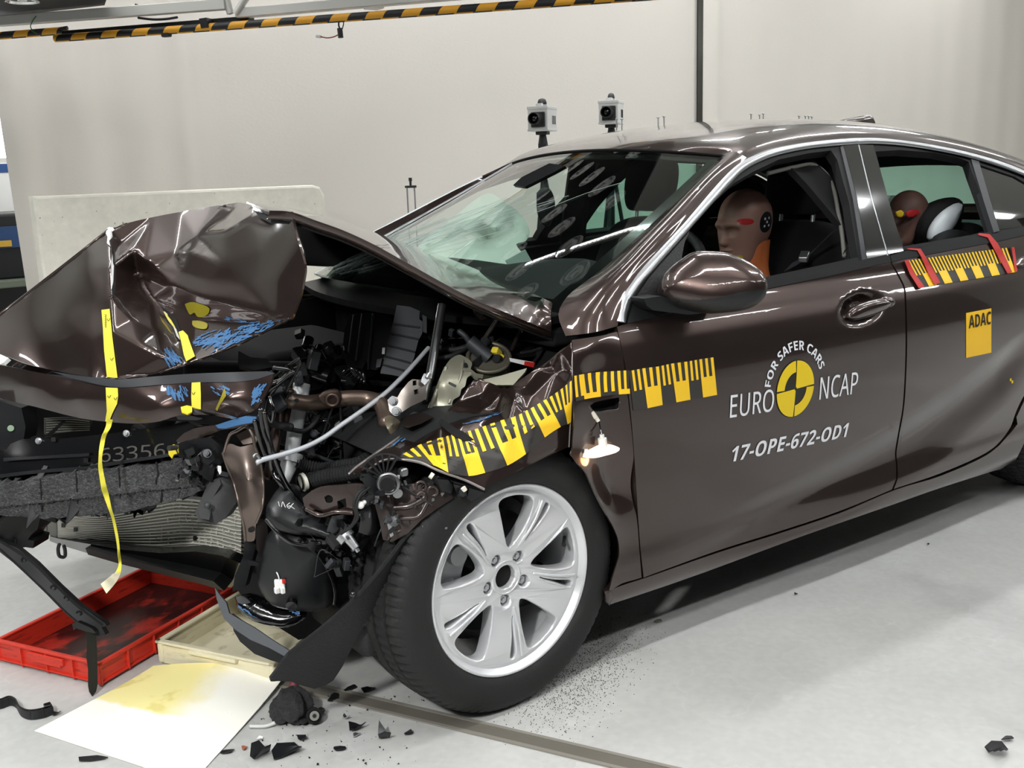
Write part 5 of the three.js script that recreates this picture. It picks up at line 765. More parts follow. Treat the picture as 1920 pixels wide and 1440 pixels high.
const wingDent = rbf([[1072, 640, -0.004], [1072, 700, 0.0], [1070, 790, 0.012], [1066, 837, 0.015], [1120, 640, 0.006], [1115, 700, -0.016], [1135, 740, -0.012], [1160, 625, 0], [1176, 700, 0], [1186, 860, 0], [1207, 1083, 0], [1110, 830, -0.005], [1150, 870, -0.02], [1160, 930, -0.026], [1090, 870, 0.018], [1130, 960, 0.012], [1160, 1020, 0.004], [1142, 1105, 0.004], [1185, 960, -0.006], [1140, 800, -0.01], [1195, 1000, 0], [1098, 720, -0.008], [1100, 660, 0.004]], 's');
const wingRear = (u, v) => { const p = side(u, v); p.z += wingDent(u, v); return p; };
const slot = [[1107, 763], [1118, 756], [1140, 751], [1164, 746], [1165, 756], [1163, 768], [1145, 772], [1127, 775], [1116, 773]];
obj('wing_panel', sheet([...sm([[1074, 638], [1100, 633], [1130, 628], [1155, 622]], 3), ...sm([[1158, 624], [1166, 660], [1174, 710], [1181, 770], [1187, 850], [1193, 940], [1198, 1020], [1203, 1083]], 4), ...sm([[1190, 1087], [1165, 1094], [1146, 1105], [1140, 1107]], 3), ...sm([[1147, 1080], [1154, 1058], [1159, 1040], [1157, 1014], [1148, 992], [1130, 960], [1117, 932], [1103, 906], [1088, 884], [1072, 866]], 4), [1060, 848], [1066, 838], [1070, 800], [1073, 760], [1077, 705], [1076, 670]], wingRear, { res: 7, thick: 0.004, holes: [slot] }), M.paint, wing, 'rear part of the wing with the slot');
obj('slot_box', sheet([[1100, 740], [1170, 738], [1170, 780], [1100, 780]], (u, v) => { const p = wingRear(u, v); return p.addScaledVector(FWD, 0.035); }, { res: 20, thick: 0.004 }), M.seam, wing);
obj('slot_rim', tube([...slot, slot[0]].slice(4).map(([u, v]) => wingRear(u, v).addScaledVector(FWD, 0.002)), 0.0035), M.paintIn, wing);
obj('torn_edge', [tube(sm([[1076, 640], [1073, 680], [1075, 715], [1071, 770], [1067, 837]], 4).map(([u, v]) => wingMap(u, v)), 0.0025), tube(sm([[655, 888], [668, 876], [693, 858], [728, 834], [757, 814], [787, 792]], 3).map(([u, v]) => wingMap(u, v)), 0.003), tube(sm([[690, 882], [712, 866], [733, 861], [757, 862], [790, 868], [823, 883], [873, 901], [907, 917]], 3).map(([u, v]) => wingMap(u, v)), 0.003)], std(0x9a9390, 0.35, 0.7), wing);
obj('blue_scuff', scuffs(wingMap, [[866, 794], [900, 786], [950, 768], [952, 772], [905, 790], [868, 799]], 14, 8, -0.28, 26, 1.6), mBlue, wing).userData.kind = 'stuff';
obj('blue_scuff', scuffs(wingMap, [[720, 842], [790, 794], [812, 784], [815, 792], [770, 822], [730, 846]], 16, 9, -0.6, 18, 4), mBlue, wing).userData.kind = 'stuff';
obj('flap_gap', sheet([[816, 781], [830, 788], [852, 804], [872, 814], [888, 827], [872, 830], [850, 820], [830, 804]], wingMap, { res: 5, thick: 0.001, raise: 0.0045 }), M.seam, wing);
obj('flap_edge', slab([[817, 779], [823, 783], [850, 806], [872, 818], [884, 826], [898, 834], [893, 838], [876, 826], [850, 815], [826, 794]], (u, v) => wingMap(u, v).addScaledVector(FWD, -0.006), FWD, 0.01, 12), M.paint, wing);
// front wheel housing
{ const rows = []; for (const [r, z] of [[0.36, 0.885], [0.40, 0.87], [0.41, 0.75], [0.41, 0.5]]) { const a = []; for (let i = 0; i <= 26; i++) { const t = lerp(-0.35, 2.2, i / 26); a.push(V(0.13 + r * Math.cos(t), 0.34 + r * Math.sin(t), z - 0.05 - (t > 1.0 ? 0.05 * (t - 1.0) : 0))); } rows.push(a); } obj('wheel_housing', loft(rows.slice(1), 1, 3, 0.004, false, true), M.plasticDull, car); }
{ const rows = []; for (const z of [0.86, 0.5]) { const a = []; for (let i = 0; i <= 26; i++) { const t = lerp(0, Math.PI, i / 26); a.push(V(2.83 + 0.4 * Math.cos(t), 0.34 + 0.4 * Math.sin(t), z)); } rows.push(a); } obj('wheel_housing', loft(rows, 1, 1, 0.004, false, true), M.plasticDull, car); }
// ---- measuring tapes: black ribbon with yellow graduation, edges given as lines on the panel
function ruler(name, map, top, bot, seq, opts = {}) {                       // seq: one unit string per stretch between neighbouring points, upper case = yellow foot
  const n = top.length - 1, cT = new THREE.CatmullRomCurve3(top.map((p) => V(p[0], p[1], 0)), false, 'centripetal'), cB = new THREE.CatmullRomCurve3(bot.map((p) => V(p[0], p[1], 0)), false, 'centripetal');
  const q = (s, t) => { const a = cT.getPoint(clamp(s / n)), b = cB.getPoint(clamp(s / n)); return [lerp(a.x, b.x, t), lerp(a.y, b.y, t)]; }, m = (s, t) => map(...q(s, t));
  const g = part(name, car, opts.label), o = { res: 0.25, thick: 0.0006, eps: 0.004 }, N_ = n * 4;
  obj('tape_ground', sheet([...Array.from({ length: N_ + 1 }, (_, i) => [i / N_ * n, 0]), ...Array.from({ length: N_ + 1 }, (_, i) => [n - i / N_ * n, 1])], m, { ...o, raise: 0.0018 }), M.tapeBlack, g);
  const split = opts.split || 0.52, at3 = (s0, s1, t0, t1, r) => obj('graduation', sheet([[s0, t0], [(s0 + s1) / 2, t0], [s1, t0], [s1, (t0 + t1) / 2], [s1, t1], [(s0 + s1) / 2, t1], [s0, t1], [s0, (t0 + t1) / 2]], m, { ...o, raise: r }), M.yellow, g);
  seq.forEach((st, i) => { const u = st.length, up = st === st.toUpperCase(); [...st.toLowerCase()].forEach((c, k) => { if (c === 'y') at3(i + (k + (k ? 0.06 : 0)) / u, i + (k + (k < u - 1 ? 0.94 : 1)) / u, 0, up ? split + 0.01 : split * 1.03, 0.003); }); if (up) at3(i, i + 1, split * 0.96, 1, 0.0031); });
  return g;
}
ruler('measuring_tape', wingMap, [[750, 858], [782, 838], [829, 822], [856, 815], [882, 809], [919, 797], [965, 781], [995, 767], [1024, 749], [1050, 731], [1073, 713]], [[768, 862], [812, 874], [840, 886], [878, 893], [909, 887], [950, 873], [986, 851], [1020, 820], [1050, 800], [1063, 795], [1069, 791]], ['bybyb', 'YBYBY', 'bybyb', 'YBYBY', 'bybyb', 'YBYBY', 'bybyb', 'YBYBY', 'bybyb', 'YBYBY'], { label: 'black and yellow tape along the crumpled wing' });
ruler('measuring_tape', wingRear, [[1076, 705], [1092, 703], [1131, 699], [1159, 696], [1178, 694]], [[1077, 752], [1096, 749], [1131, 745], [1163, 740], [1181, 738]], ['yby', 'YBYBY', 'bybyb', 'YBYB'], { label: 'short length of the tape above the slot', split: 0.82 });
ruler('measuring_tape', side, [[1178, 696], [1203, 691], [1234, 687], [1257, 682], [1287, 678], [1310, 674], [1336, 670]], [[1187, 770], [1213, 765], [1241, 759], [1267, 754], [1293, 749], [1317, 745], [1343, 740]], ['bybyb', 'YBYBY', 'bybyb', 'YBYBY', 'bybyb', 'YBYBY'], { label: 'black and yellow tape on the front door', split: 0.5 });
// tape on the rear door, held by red tape
{
  const tl = (a, b) => Array.from({ length: 13 }, (_, i) => [lerp(a[0], b[0], i / 12), lerp(a[1], b[1], i / 12)]), rt = ruler('measuring_tape', side, tl([1698, 489], [1886, 465]), tl([1726, 540], [1903, 511]), Array.from({ length: 12 }, (_, i) => i & 1 ? 'YBYBY' : 'bybyb'), { label: 'black and yellow tape on the rear door', split: 0.55 });
  for (const o of [[[1692, 489], [1700, 488], [1710, 512], [1730, 539], [1719, 541], [1702, 514]], [[1699, 466], [1722, 467], [1731, 481], [1745, 505], [1759, 531], [1748, 534], [1735, 510], [1725, 485], [1716, 470], [1697, 468]], [[1832, 438], [1852, 440], [1866, 456], [1880, 480], [1894, 511], [1885, 513], [1870, 486], [1858, 464], [1848, 446], [1830, 441]], [[1893, 464], [1898, 464], [1904, 509], [1900, 511]]]) obj('red_tape', sheet(o, (u, v) => { const p = side(u, v); p.z += 0.004; return p; }, { res: 8, thick: 0.001, raise: 0.004 }), M.red, rt);
}
// ---- lettering: real letter outlines laid on the door
const bold = await new FontLoader().loadAsync('fonts/droid/droid_sans_bold.typeface.json'), regular = await new FontLoader().loadAsync('fonts/droid/droid_sans_regular.typeface.json');
function shapesGeo(shapes, place, lift = 0.0016) {
  const out = []; for (const s of shapes) { const e = s.extractPoints(10), R = refine(e.shape.map((p) => [p.x, p.y]), 0.02, e.holes.map((h) => h.map((p) => [p.x, p.y]))), pos = []; for (const t of R.tri) for (const i of t) { const [x, y] = place(...R.P[i]), q = onSide(x, y, lift); pos.push(q.x, q.y, q.z); }
    for (let i = 0; i < pos.length; i += 9) { const a = V(...pos.slice(i, i + 3)), b = V(...pos.slice(i + 3, i + 6)), c = V(...pos.slice(i + 6, i + 9)); if (b.sub(a).cross(c.sub(a)).z < 0) for (let k = 0; k < 3; k++) { const t = pos[i + 3 + k]; pos[i + 3 + k] = pos[i + 6 + k]; pos[i + 6 + k] = t; } }
    if (pos.length) out.push(geo(pos, null, new Array(pos.length / 3 * 2).fill(0))); }
  return out;
}
function textWidth(font, t, size) { let w = 0; for (const c of t) { const gl = font.data.glyphs[c] || font.data.glyphs['?']; w += gl.ha / font.data.resolution * size; } return w; }
function textBetween(font, t, a, b, h, lift, slant = 0) {                  // baseline from a to b (body x, y), capital height h
  const size = h / 0.992, w = textWidth(font, t, size), d = [b[0] - a[0], b[1] - a[1]], L = Math.hypot(...d), sx = L / w, e = [d[0] / L, d[1] / L];
  return shapesGeo(font.generateShapes(t, size), (x, y) => [a[0] + (x * sx + slant * y) * e[0], a[1] + (x * sx) * e[1] + y], lift);
}
const bxy = (u, v) => { const p = side(u, v); return [p.x, p.y]; };
const logo = part('round_emblem', frontDoor, 'white lettering and a yellow and black quartered disc on the front door');
{
  const c = bxy(1491, 729), top = bxy(1491, 678), bot = bxy(1491, 781), rr = (top[1] - bot[1]) / 2, cl = bxy(1457, 733), cr = bxy(1526, 724), rx = (cr[0] - cl[0]) / 2;
  const pt = (r, a) => [c[0] + rx * r * Math.cos(a), c[1] + rr * r * Math.sin(a)], H_ = Math.PI / 2;
  const sector = (r0, r1, a0, a1) => { const o = []; for (let i = 0; i <= 16; i++) o.push(pt(r1, lerp(a0, a1, i / 16))); if (r0 > 0) for (let i = 16; i >= 0; i--) o.push(pt(r0, lerp(a0, a1, i / 16))); else o.push(pt(0.0, 0)); return o; };
  const S_ = (o, raise) => sheet(o, (x, y) => onSide(x, y), { res: 0.012, thick: 0.0004, eps: 0.002, raise, side: V(0, 0, 1) }), g = 0.035;
  const disc = []; for (let i = 0; i < 48; i++) disc.push(pt(1.03, i / 48 * 2 * Math.PI));
  obj('disc_ground', S_(disc, 0.0012), std(0x1d1a12, 0.5), logo);
  obj('yellow_quarter', S_([...sector(0.06, 1, g, H_ - g)], 0.0022), M.signYellow, logo); obj('yellow_quarter', S_([...sector(0.06, 1, Math.PI + g, 1.5 * Math.PI - g)], 0.0022), M.signYellow, logo);
  obj('yellow_quarter', S_(sector(0.6, 1, H_ + g, Math.PI - g), 0.0022), M.signYellow, logo); obj('yellow_quarter', S_(sector(0.6, 1, 1.5 * Math.PI + g, 2 * Math.PI - g), 0.0022), M.signYellow, logo);
  const hE = bxy(1366, 740), bE = bxy(1364, 784), bE2 = bxy(1451, 770), bN = bxy(1532, 750), bN2 = bxy(1607, 737), hC = bE[1] - hE[1];
  obj('lettering', textBetween(regular, 'EURO', bE, bE2, Math.abs(bxy(1366, 741)[1] - bxy(1366, 783)[1]), 0.0016), M.signWhite, logo); obj('lettering', textBetween(regular, 'NCAP', bN, bN2, Math.abs(bxy(1532, 709)[1] - bxy(1532, 750)[1]), 0.0016), M.signWhite, logo);
  const t = 'FOR SAFER CARS', size = 0.3 * rr / 0.992, arc = [], a0 = 2.98, a1 = 0.36; let w = textWidth(bold, t, size), x = 0;
  for (const ch of t) { const cw = textWidth(bold, ch, size), a = lerp(a0, a1, (x + cw / 2) / w), k = 1.37; if (ch !== ' ') arc.push(...shapesGeo(bold.generateShapes(ch, size), (px, py) => { const qx = px - cw / 2, R = rr * k + py * 1.05, aa = a - qx / (rr * k) * ((a0 - a1) / (w / (rr * k))); return [c[0] + R * Math.cos(aa) * (rx / rr) * 1.0, c[1] + R * Math.sin(aa)]; })); x += cw; }
  obj('lettering', arc, M.signWhite, logo);
  obj('test_number', textBetween(bold, '17-OPE-672-OD1', bxy(1366, 867), bxy(1589, 818), Math.abs(bxy(1400, 831)[1] - bxy(1400, 858)[1]), 0.0016, 0.16), M.signWhite, frontDoor);
  // yellow sticker on the rear door
  const st = part('sticker', rearDoor, 'yellow sticker with black capitals'), q = [[1811, 587], [1858, 578], [1858, 661], [1811, 671]];
  obj('sticker_ground', sheet(q, side, { res: 14, thick: 0.0006, raise: 0.0015 }), std(0xffc81e, 0.5), st);
  obj('lettering', textBetween(bold, 'ADAC', bxy(1815, 616), bxy(1857, 607), Math.abs(bxy(1815, 592)[1] - bxy(1815, 616)[1]), 0.003), M.ink, st);
  obj('small_target', [sheet([[1893, 710], [1896, 709], [1896, 714], [1893, 715]], side, { res: 9, thick: 0.0005, raise: 0.0015 }), sheet([[1896, 714], [1899, 713], [1899, 718], [1896, 719]], side, { res: 9, thick: 0.0005, raise: 0.0015 })], M.signYellow, rearDoor);
}
{ // hand-written number on the bumper beam
  const t = '63356', L = t.length, pos = []; const sh = regular.generateShapes(t, 26), g = []; for (const s of sh) { const e = s.extractPoints(8); g.push(sheet(e.shape.map((p) => [185 + p.x * 1.28, 867 - p.y - p.x * 0.1]), beamMap, { res: 12, thick: 0, raise: 0.0012, holes: e.holes.map((h) => h.map((p) => [185 + p.x * 1.28, 867 - p.y - p.x * 0.1])) })); } obj('written_number', g, std(0x4a4742, 0.8), beam);
}
// ---- lit side indicator hanging on its wires
{
  const it = part('side_indicator', car, 'small lit lamp hanging from its wires below the slot'), zI = 0.915;
  obj('bulb_holder', [rod(az(1131, 838, zI), az(1129, 822, zI), 0.011, 14), rod(az(1129, 822, zI), az(1128.5, 815, zI), 0.006, 10)], M.white, it);
  const mLamp = new THREE.MeshStandardMaterial({ color: 0xf4efe6, emissive: new THREE.Color(1, 0.72, 0.5), emissiveIntensity: 0.8, roughness: 0.3 });
  obj('lens', pillow(sm([[1092, 857], [1097, 848], [1110, 841], [1125, 834], [1142, 833], [1156, 837], [1162, 841], [1155, 848], [1135, 854], [1110, 859], [1092, 857]], 3).slice(0, -1), (u, v) => az(u, v, zI), V(-0.3, 0.1, 1), 0.014, 0.014, 4), mLamp, it);
  obj('lens_clip', slab([[1096, 842], [1102, 842], [1103, 854], [1095, 856]], (u, v) => az(u, v, zI), FWD, 0.008, 6), M.white, it);
  obj('wire', tube(pz([[1129, 817, zI], [1125, 800, 0.905], [1122, 785, 0.9], [1113, 774, 0.895], [1106, 768, 0.87]]), 0.0018), M.gloss, it); obj('wire_clip', [rod(az(1109, 772, 0.897), az(1117, 783, 0.9), 0.006, 8), rod(az(1118, 783, 0.9), az(1122, 790, 0.903), 0.005, 8)], M.creamPlastic, it);
  const l = new THREE.PointLight(new THREE.Color(1, 0.55, 0.25), 0.012, 0, 2); l.position.copy(az(1125, 862, zI + 0.012)); l.castShadow = true; scene.add(l);
}
// ================================================================ engine bay
const eng = (name, g, m, label) => obj(name, g, m, car, label);
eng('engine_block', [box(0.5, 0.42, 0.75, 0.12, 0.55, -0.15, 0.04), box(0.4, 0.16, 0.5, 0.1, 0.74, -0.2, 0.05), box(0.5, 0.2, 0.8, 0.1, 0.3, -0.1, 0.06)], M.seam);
eng('gearbox', [rod(V(-0.1, 0.45, 0.1), V(0.3, 0.45, 0.35), 0.17, 20), box(0.3, 0.3, 0.3, 0.1, 0.45, 0.4, 0.06)], std(0x1b1b1b, 0.6, 0.4));
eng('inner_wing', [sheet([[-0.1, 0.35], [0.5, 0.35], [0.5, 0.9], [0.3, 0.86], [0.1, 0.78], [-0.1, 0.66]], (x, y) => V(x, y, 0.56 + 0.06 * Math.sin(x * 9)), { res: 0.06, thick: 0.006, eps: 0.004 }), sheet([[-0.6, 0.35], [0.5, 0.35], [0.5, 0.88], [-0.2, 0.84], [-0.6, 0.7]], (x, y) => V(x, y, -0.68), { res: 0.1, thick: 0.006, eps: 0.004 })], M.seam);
eng('front_panel_bar', [box(0.06, 0.1, 1.1, -0.42, 0.7, -0.25, 0.02, [0, 0.5, 0]), box(0.05, 0.4, 0.4, -0.16, 0.62, 0.1, 0.02, [0, 0.75, 0])], M.seam);
eng('far_wing', loft([[0.5, 0.93], [0.1, 0.92], [-0.35, 0.86], [-0.62, 0.76], [-0.72, 0.6]].map(([x, y]) => [V(x, y, -0.72), V(x, y - 0.06, -0.84), V(x, Math.max(0.3, y - 0.28), -0.9), V(x, Math.abs(x) < 0.42 ? 0.7 : 0.32, -0.89)]), 3, 3, 0.004), M.paint);
// battery and fuse boxes
const bb = part('battery_box', car), mBox = std(0x1d1f22, 0.55, 0, { bumpMap: grainB, bumpScale: 0.0006 }), mBox2 = std(0x292b2f, 0.5);
obj('case', slab([[641, 662], [646, 620], [656, 588], [690, 586], [717, 590], [733, 594], [735, 640], [722, 680], [706, 694], [670, 690]], zmap([[641, 662, 0.26], [656, 588, 0.22], [733, 594, 0.3], [706, 694, 0.34]]), V(0.4, -0.3, -0.7), 0.2, 30), mBox, bb);
obj('case_rib', [[655, 660, 664, 592], [690, 692, 700, 590], [668, 676, 680, 590]].map(([a, b, c, d]) => tube([az(a, b, 0.33), az(c, d, 0.29)], 0.004, 4)), mBox2, bb);
const fb = part('fuse_box', car), fz = zmap([[743, 573, 0.36], [787, 583, 0.4], [757, 707, 0.46], [713, 700, 0.42]]);
obj('case', slab([[744, 572], [768, 575], [787, 583], [786, 598], [792, 603], [792, 624], [784, 640], [776, 672], [759, 708], [735, 703], [713, 700], [722, 660], [737, 604]], fz, V(0.4, -0.3, -0.7), 0.12, 20), mBox2, fb);
for (const [a, b, c, d] of [[738, 608, 786, 614], [734, 626, 784, 636], [728, 648, 777, 660], [722, 668, 768, 680], [718, 684, 762, 696]]) obj('case_rib', tube([fz(a, b).addScaledVector(FWD, -0.002), fz(c, d).addScaledVector(FWD, -0.002)], 0.003, 4), mBox, fb);
obj('clip', slab([[718, 652], [723, 652], [722, 664], [717, 664]], (u, v) => fz(u, v).addScaledVector(FWD, -0.012), FWD, 0.006), M.white, fb);
obj('latch', [slab([[708, 674], [718, 672], [714, 688], [706, 690]], (u, v) => fz(u, v).addScaledVector(FWD, -0.015), FWD, 0.02), slab([[792, 590], [800, 594], [800, 625], [793, 622]], (u, v) => fz(u, v), FWD, 0.03)], mBox, fb);
// bonnet stay strut, flung rod
eng('gas_strut', [rod(az(829, 572, 0.52), az(805, 712, 0.6), 0.0115, 14), rod(az(805, 712, 0.6), az(795, 752, 0.63), 0.009, 12)], M.steel);
eng('bent_rod', tube(pz([[484, 866, 0.62], [490, 863, 0.62], [530, 852, 0.62], [573, 838, 0.62], [608, 820, 0.61], [640, 797, 0.6], [682, 768, 0.585], [723, 737, 0.57], [750, 711, 0.55], [773, 687, 0.53], [803, 653, 0.5]]), 0.0062, 60), std(0xb9bcc0, 0.45, 0.3), 'pale bent rod flung across the bay'); eng('rod_end', [tube(pz([[476, 856, 0.62], [480, 852, 0.62], [486, 858, 0.62], [490, 866, 0.62], [483, 870, 0.62]]), 0.004)], M.steel);
// galvanised upper rail and strut top
const galvM = zmap([[853, 667, 0.6], [883, 690, 0.64], [827, 777, 0.68], [800, 772, 0.66], [810, 747, 0.65], [835, 720, 0.675], [873, 727, 0.68]], 's');
eng('upper_rail', [sheet(sm([[852, 668], [862, 665], [873, 670], [885, 680], [882, 694], [884, 702], [876, 708], [872, 724], [865, 730], [862, 742], [850, 750], [846, 762], [836, 770], [827, 777], [812, 776], [800, 773], [804, 760], [812, 744], [822, 715], [833, 690], [843, 675], [852, 668]], 3).slice(0, -1), galvM, { res: 5, thick: 0.006 }), tube([[836, 690], [818, 735], [806, 768]].map(([u, v]) => galvM(u, v)), 0.005), tube([[868, 676], [862, 710], [842, 755]].map(([u, v]) => galvM(u, v)), 0.004)], M.galv, 'pale bare-metal upper rail');
eng('rail_hole', [slab(sm([[868, 682], [874, 680], [878, 688], [872, 690], [868, 682]], 3).slice(0, -1), (u, v) => galvM(u, v).addScaledVector(FWD, -0.002), FWD, 0.004, 4)], M.seam); eng('rail_dimple', slab([[842, 715], [856, 722], [855, 726], [841, 719]], (u, v) => galvM(u, v).addScaledVector(FWD, -0.002), FWD, 0.004, 6), M.darkSteel);
const st2 = part('strut_top', car), sc = az(915, 690, 0.58);
obj('strut_cup', [new THREE.CylinderGeometry(0.055, 0.06, 0.07, 28).rotateX(0.5).rotateZ(0.3).translate(sc.x, sc.y, sc.z), new THREE.TorusGeometry(0.055, 0.006, 8, 28).rotateX(Math.PI / 2 + 0.5).rotateZ(0.3).translate(sc.x - 0.01, sc.y + 0.032, sc.z + 0.02)], std(0x5f5c50, 0.45, 0.5), st2);
obj('strut_plate', slab([[880, 702], [905, 712], [940, 704], [988, 690], [984, 698], [962, 722], [925, 722], [895, 716]], zmap([[880, 702, 0.62], [988, 690, 0.68], [925, 722, 0.67]]), V(0.4, -0.4, -0.5), 0.02, 14), M.galv, st2);
obj('rail_bracket', slab([[866, 690], [880, 690], [893, 700], [906, 702], [905, 710], [893, 708], [884, 704], [876, 708]], (u, v) => az(u, v, 0.65), FWD, 0.006, 8), M.galv, st2);
obj('motor', [rod(az(880, 640, 0.56), az(918, 672, 0.6), 0.02, 16), rod(az(905, 648, 0.58), az(912, 640, 0.57), 0.012, 12), tube(pz([[862, 622, 0.55], [872, 630, 0.56], [884, 646, 0.57], [893, 650, 0.58]]), 0.008)], M.plasticGrey, st2);
obj('yellow_connector', [box(0.028, 0.018, 0.02, ...az(931, 660, 0.61).toArray(), 0.004, [0, 0.4, -0.7]), rod(az(932, 662, 0.61), az(943, 670, 0.615), 0.006), rod(az(944, 684, 0.62), az(950, 688, 0.62), 0.009)], std(0xd8c33a, 0.5), st2);
obj('plug', rod(az(936, 674, 0.615), az(930, 672, 0.62), 0.012, 12), M.darkSteel, st2);
eng('paper_label', sheet([[955, 671], [1000, 679], [997, 688], [957, 678]], (u, v) => az(u, v, 0.66), { res: 20, thick: 0.001 }), M.white); eng('paper_label', [sheet([[984, 677], [1003, 680], [1000, 689], [983, 685]], (u, v) => az(u, v, 0.663), { res: 20, thick: 0.001 })], M.red);
// black trough between strut top and cowl
eng('cowl_trough', [slab([[942, 655], [985, 646], [1030, 636], [1060, 632], [1060, 645], [1010, 668], [960, 672]], (u, v) => az(u, v, 0.55), V(0.3, -0.2, -0.7), 0.1, 20), tube(pz([[978, 662, 0.6], [1000, 658, 0.6], [1020, 650, 0.6]]), 0.005)], M.plastic);
// silver bracket with two bolts, brown cross tube, crushed sleeve
const br = part('bolted_bracket', car), bm2 = zmap([[727, 750, 0.66], [773, 710, 0.68], [803, 707, 0.68], [800, 747, 0.7], [753, 773, 0.69], [780, 735, 0.695]], 's');
obj('plate', sheet([[727, 750], [735, 742], [745, 745], [752, 733], [766, 716], [773, 711], [787, 712], [803, 706], [806, 714], [799, 724], [800, 746], [792, 752], [770, 762], [755, 772], [746, 776], [736, 777], [730, 770]], bm2, { res: 6, thick: 0.005, holes: [[[774, 714], [781, 713], [781, 722], [774, 723]], [[776, 731], [784, 729], [785, 738], [777, 740]]] }), std(0x77706a, 0.38, 0.75), br);
for (const [u, v] of [[737, 752], [743, 771]]) obj('bolt', hexBolt(bm2(u, v).addScaledVector(FWD, -0.004), V(-0.5, 0.2, 0.8), 0.0075, 0.009), M.satin, br);
obj('bent_tab', [slab([[796, 700], [804, 704], [806, 712], [797, 722], [790, 716], [792, 708]], (u, v) => bm2(u, v).addScaledVector(FWD, -0.012), FWD, 0.012, 8), rod(az(801, 708, 0.69), az(805, 700, 0.69), 0.006)], M.satin, br);
eng('cross_tube', tube(pz([[548, 752, 0.5], [575, 756, 0.5], [610, 752, 0.5], [650, 747, 0.52], [690, 748, 0.54], [712, 756, 0.57], [722, 776, 0.6], [724, 790, 0.62]]), 0.02, 50, 14), std(0x75655a, 0.35, 0.75));
eng('tube_lug', [pillow(sm([[594, 742], [610, 732], [634, 730], [641, 744], [636, 760], [620, 766], [606, 758], [594, 742]], 3).slice(0, -1), (u, v) => az(u, v, 0.535), FWD.clone().negate(), 0.012, 0.02, 5), new THREE.TorusGeometry(0.014, 0.004, 8, 20).rotateY(-0.6).translate(...az(623, 750, 0.555).toArray())], std(0x4d3f38, 0.4, 0.7));
eng('crushed_sleeve', sheet(sm([[722, 778], [736, 780], [750, 790], [754, 800], [746, 808], [736, 816], [728, 806], [721, 792], [722, 778]], 3).slice(0, -1), zmap([[722, 778, 0.62], [754, 800, 0.66], [736, 816, 0.68], [735, 795, 0.69]]), { res: 5, thick: 0.006 }), std(0x857c69, 0.45, 0.5));
eng('brown_flange', [slab([[757, 784], [775, 772], [800, 776], [812, 782], [790, 794], [765, 802], [752, 796]], zmap([[757, 784, 0.68], [812, 782, 0.74], [790, 794, 0.75]]), V(0.3, -0.3, -0.5), 0.015, 10)], M.paint);
// white filler pipe, hoses, cables
eng('filler_pipe', [rod(az(566, 720, 0.44), az(547, 850, 0.48), 0.021, 18, 0.018), rod(az(547, 850, 0.48), az(543, 866, 0.485), 0.029, 20), rod(az(543, 868, 0.485), az(531, 905, 0.5), 0.022, 16, 0.014)], std(0xbfc1c2, 0.5), 'white plastic filler pipe');
eng('corrugated_hose', hose(pz([[552, 866, 0.5], [575, 872, 0.5], [607, 877, 0.52], [640, 872, 0.56], [672, 866, 0.6], [700, 850, 0.6]]), 0.014), M.plasticDull); eng('corrugated_hose', hose(pz([[560, 905, 0.52], [575, 902, 0.52], [613, 894, 0.56], [650, 888, 0.6], [684, 880, 0.64]]), 0.02), M.plasticDull);
eng('hose_band', rod(az(566, 905, 0.525), az(572, 903, 0.525), 0.0225, 24), M.creamPlastic);
eng('hose', [tube(pz([[820, 650, 0.5], [850, 656, 0.54], [870, 652, 0.56], [884, 646, 0.56]]), 0.008), tube(pz([[818, 672, 0.54], [845, 668, 0.56], [870, 655, 0.56]]), 0.007), tube(pz([[520, 800, 0.5], [545, 805, 0.5], [570, 808, 0.5], [588, 795, 0.5], [600, 775, 0.48], [612, 755, 0.46]]), 0.006), tube(pz([[503, 790, 0.52], [520, 797, 0.52], [545, 800, 0.53]]), 0.009)], M.rubber);
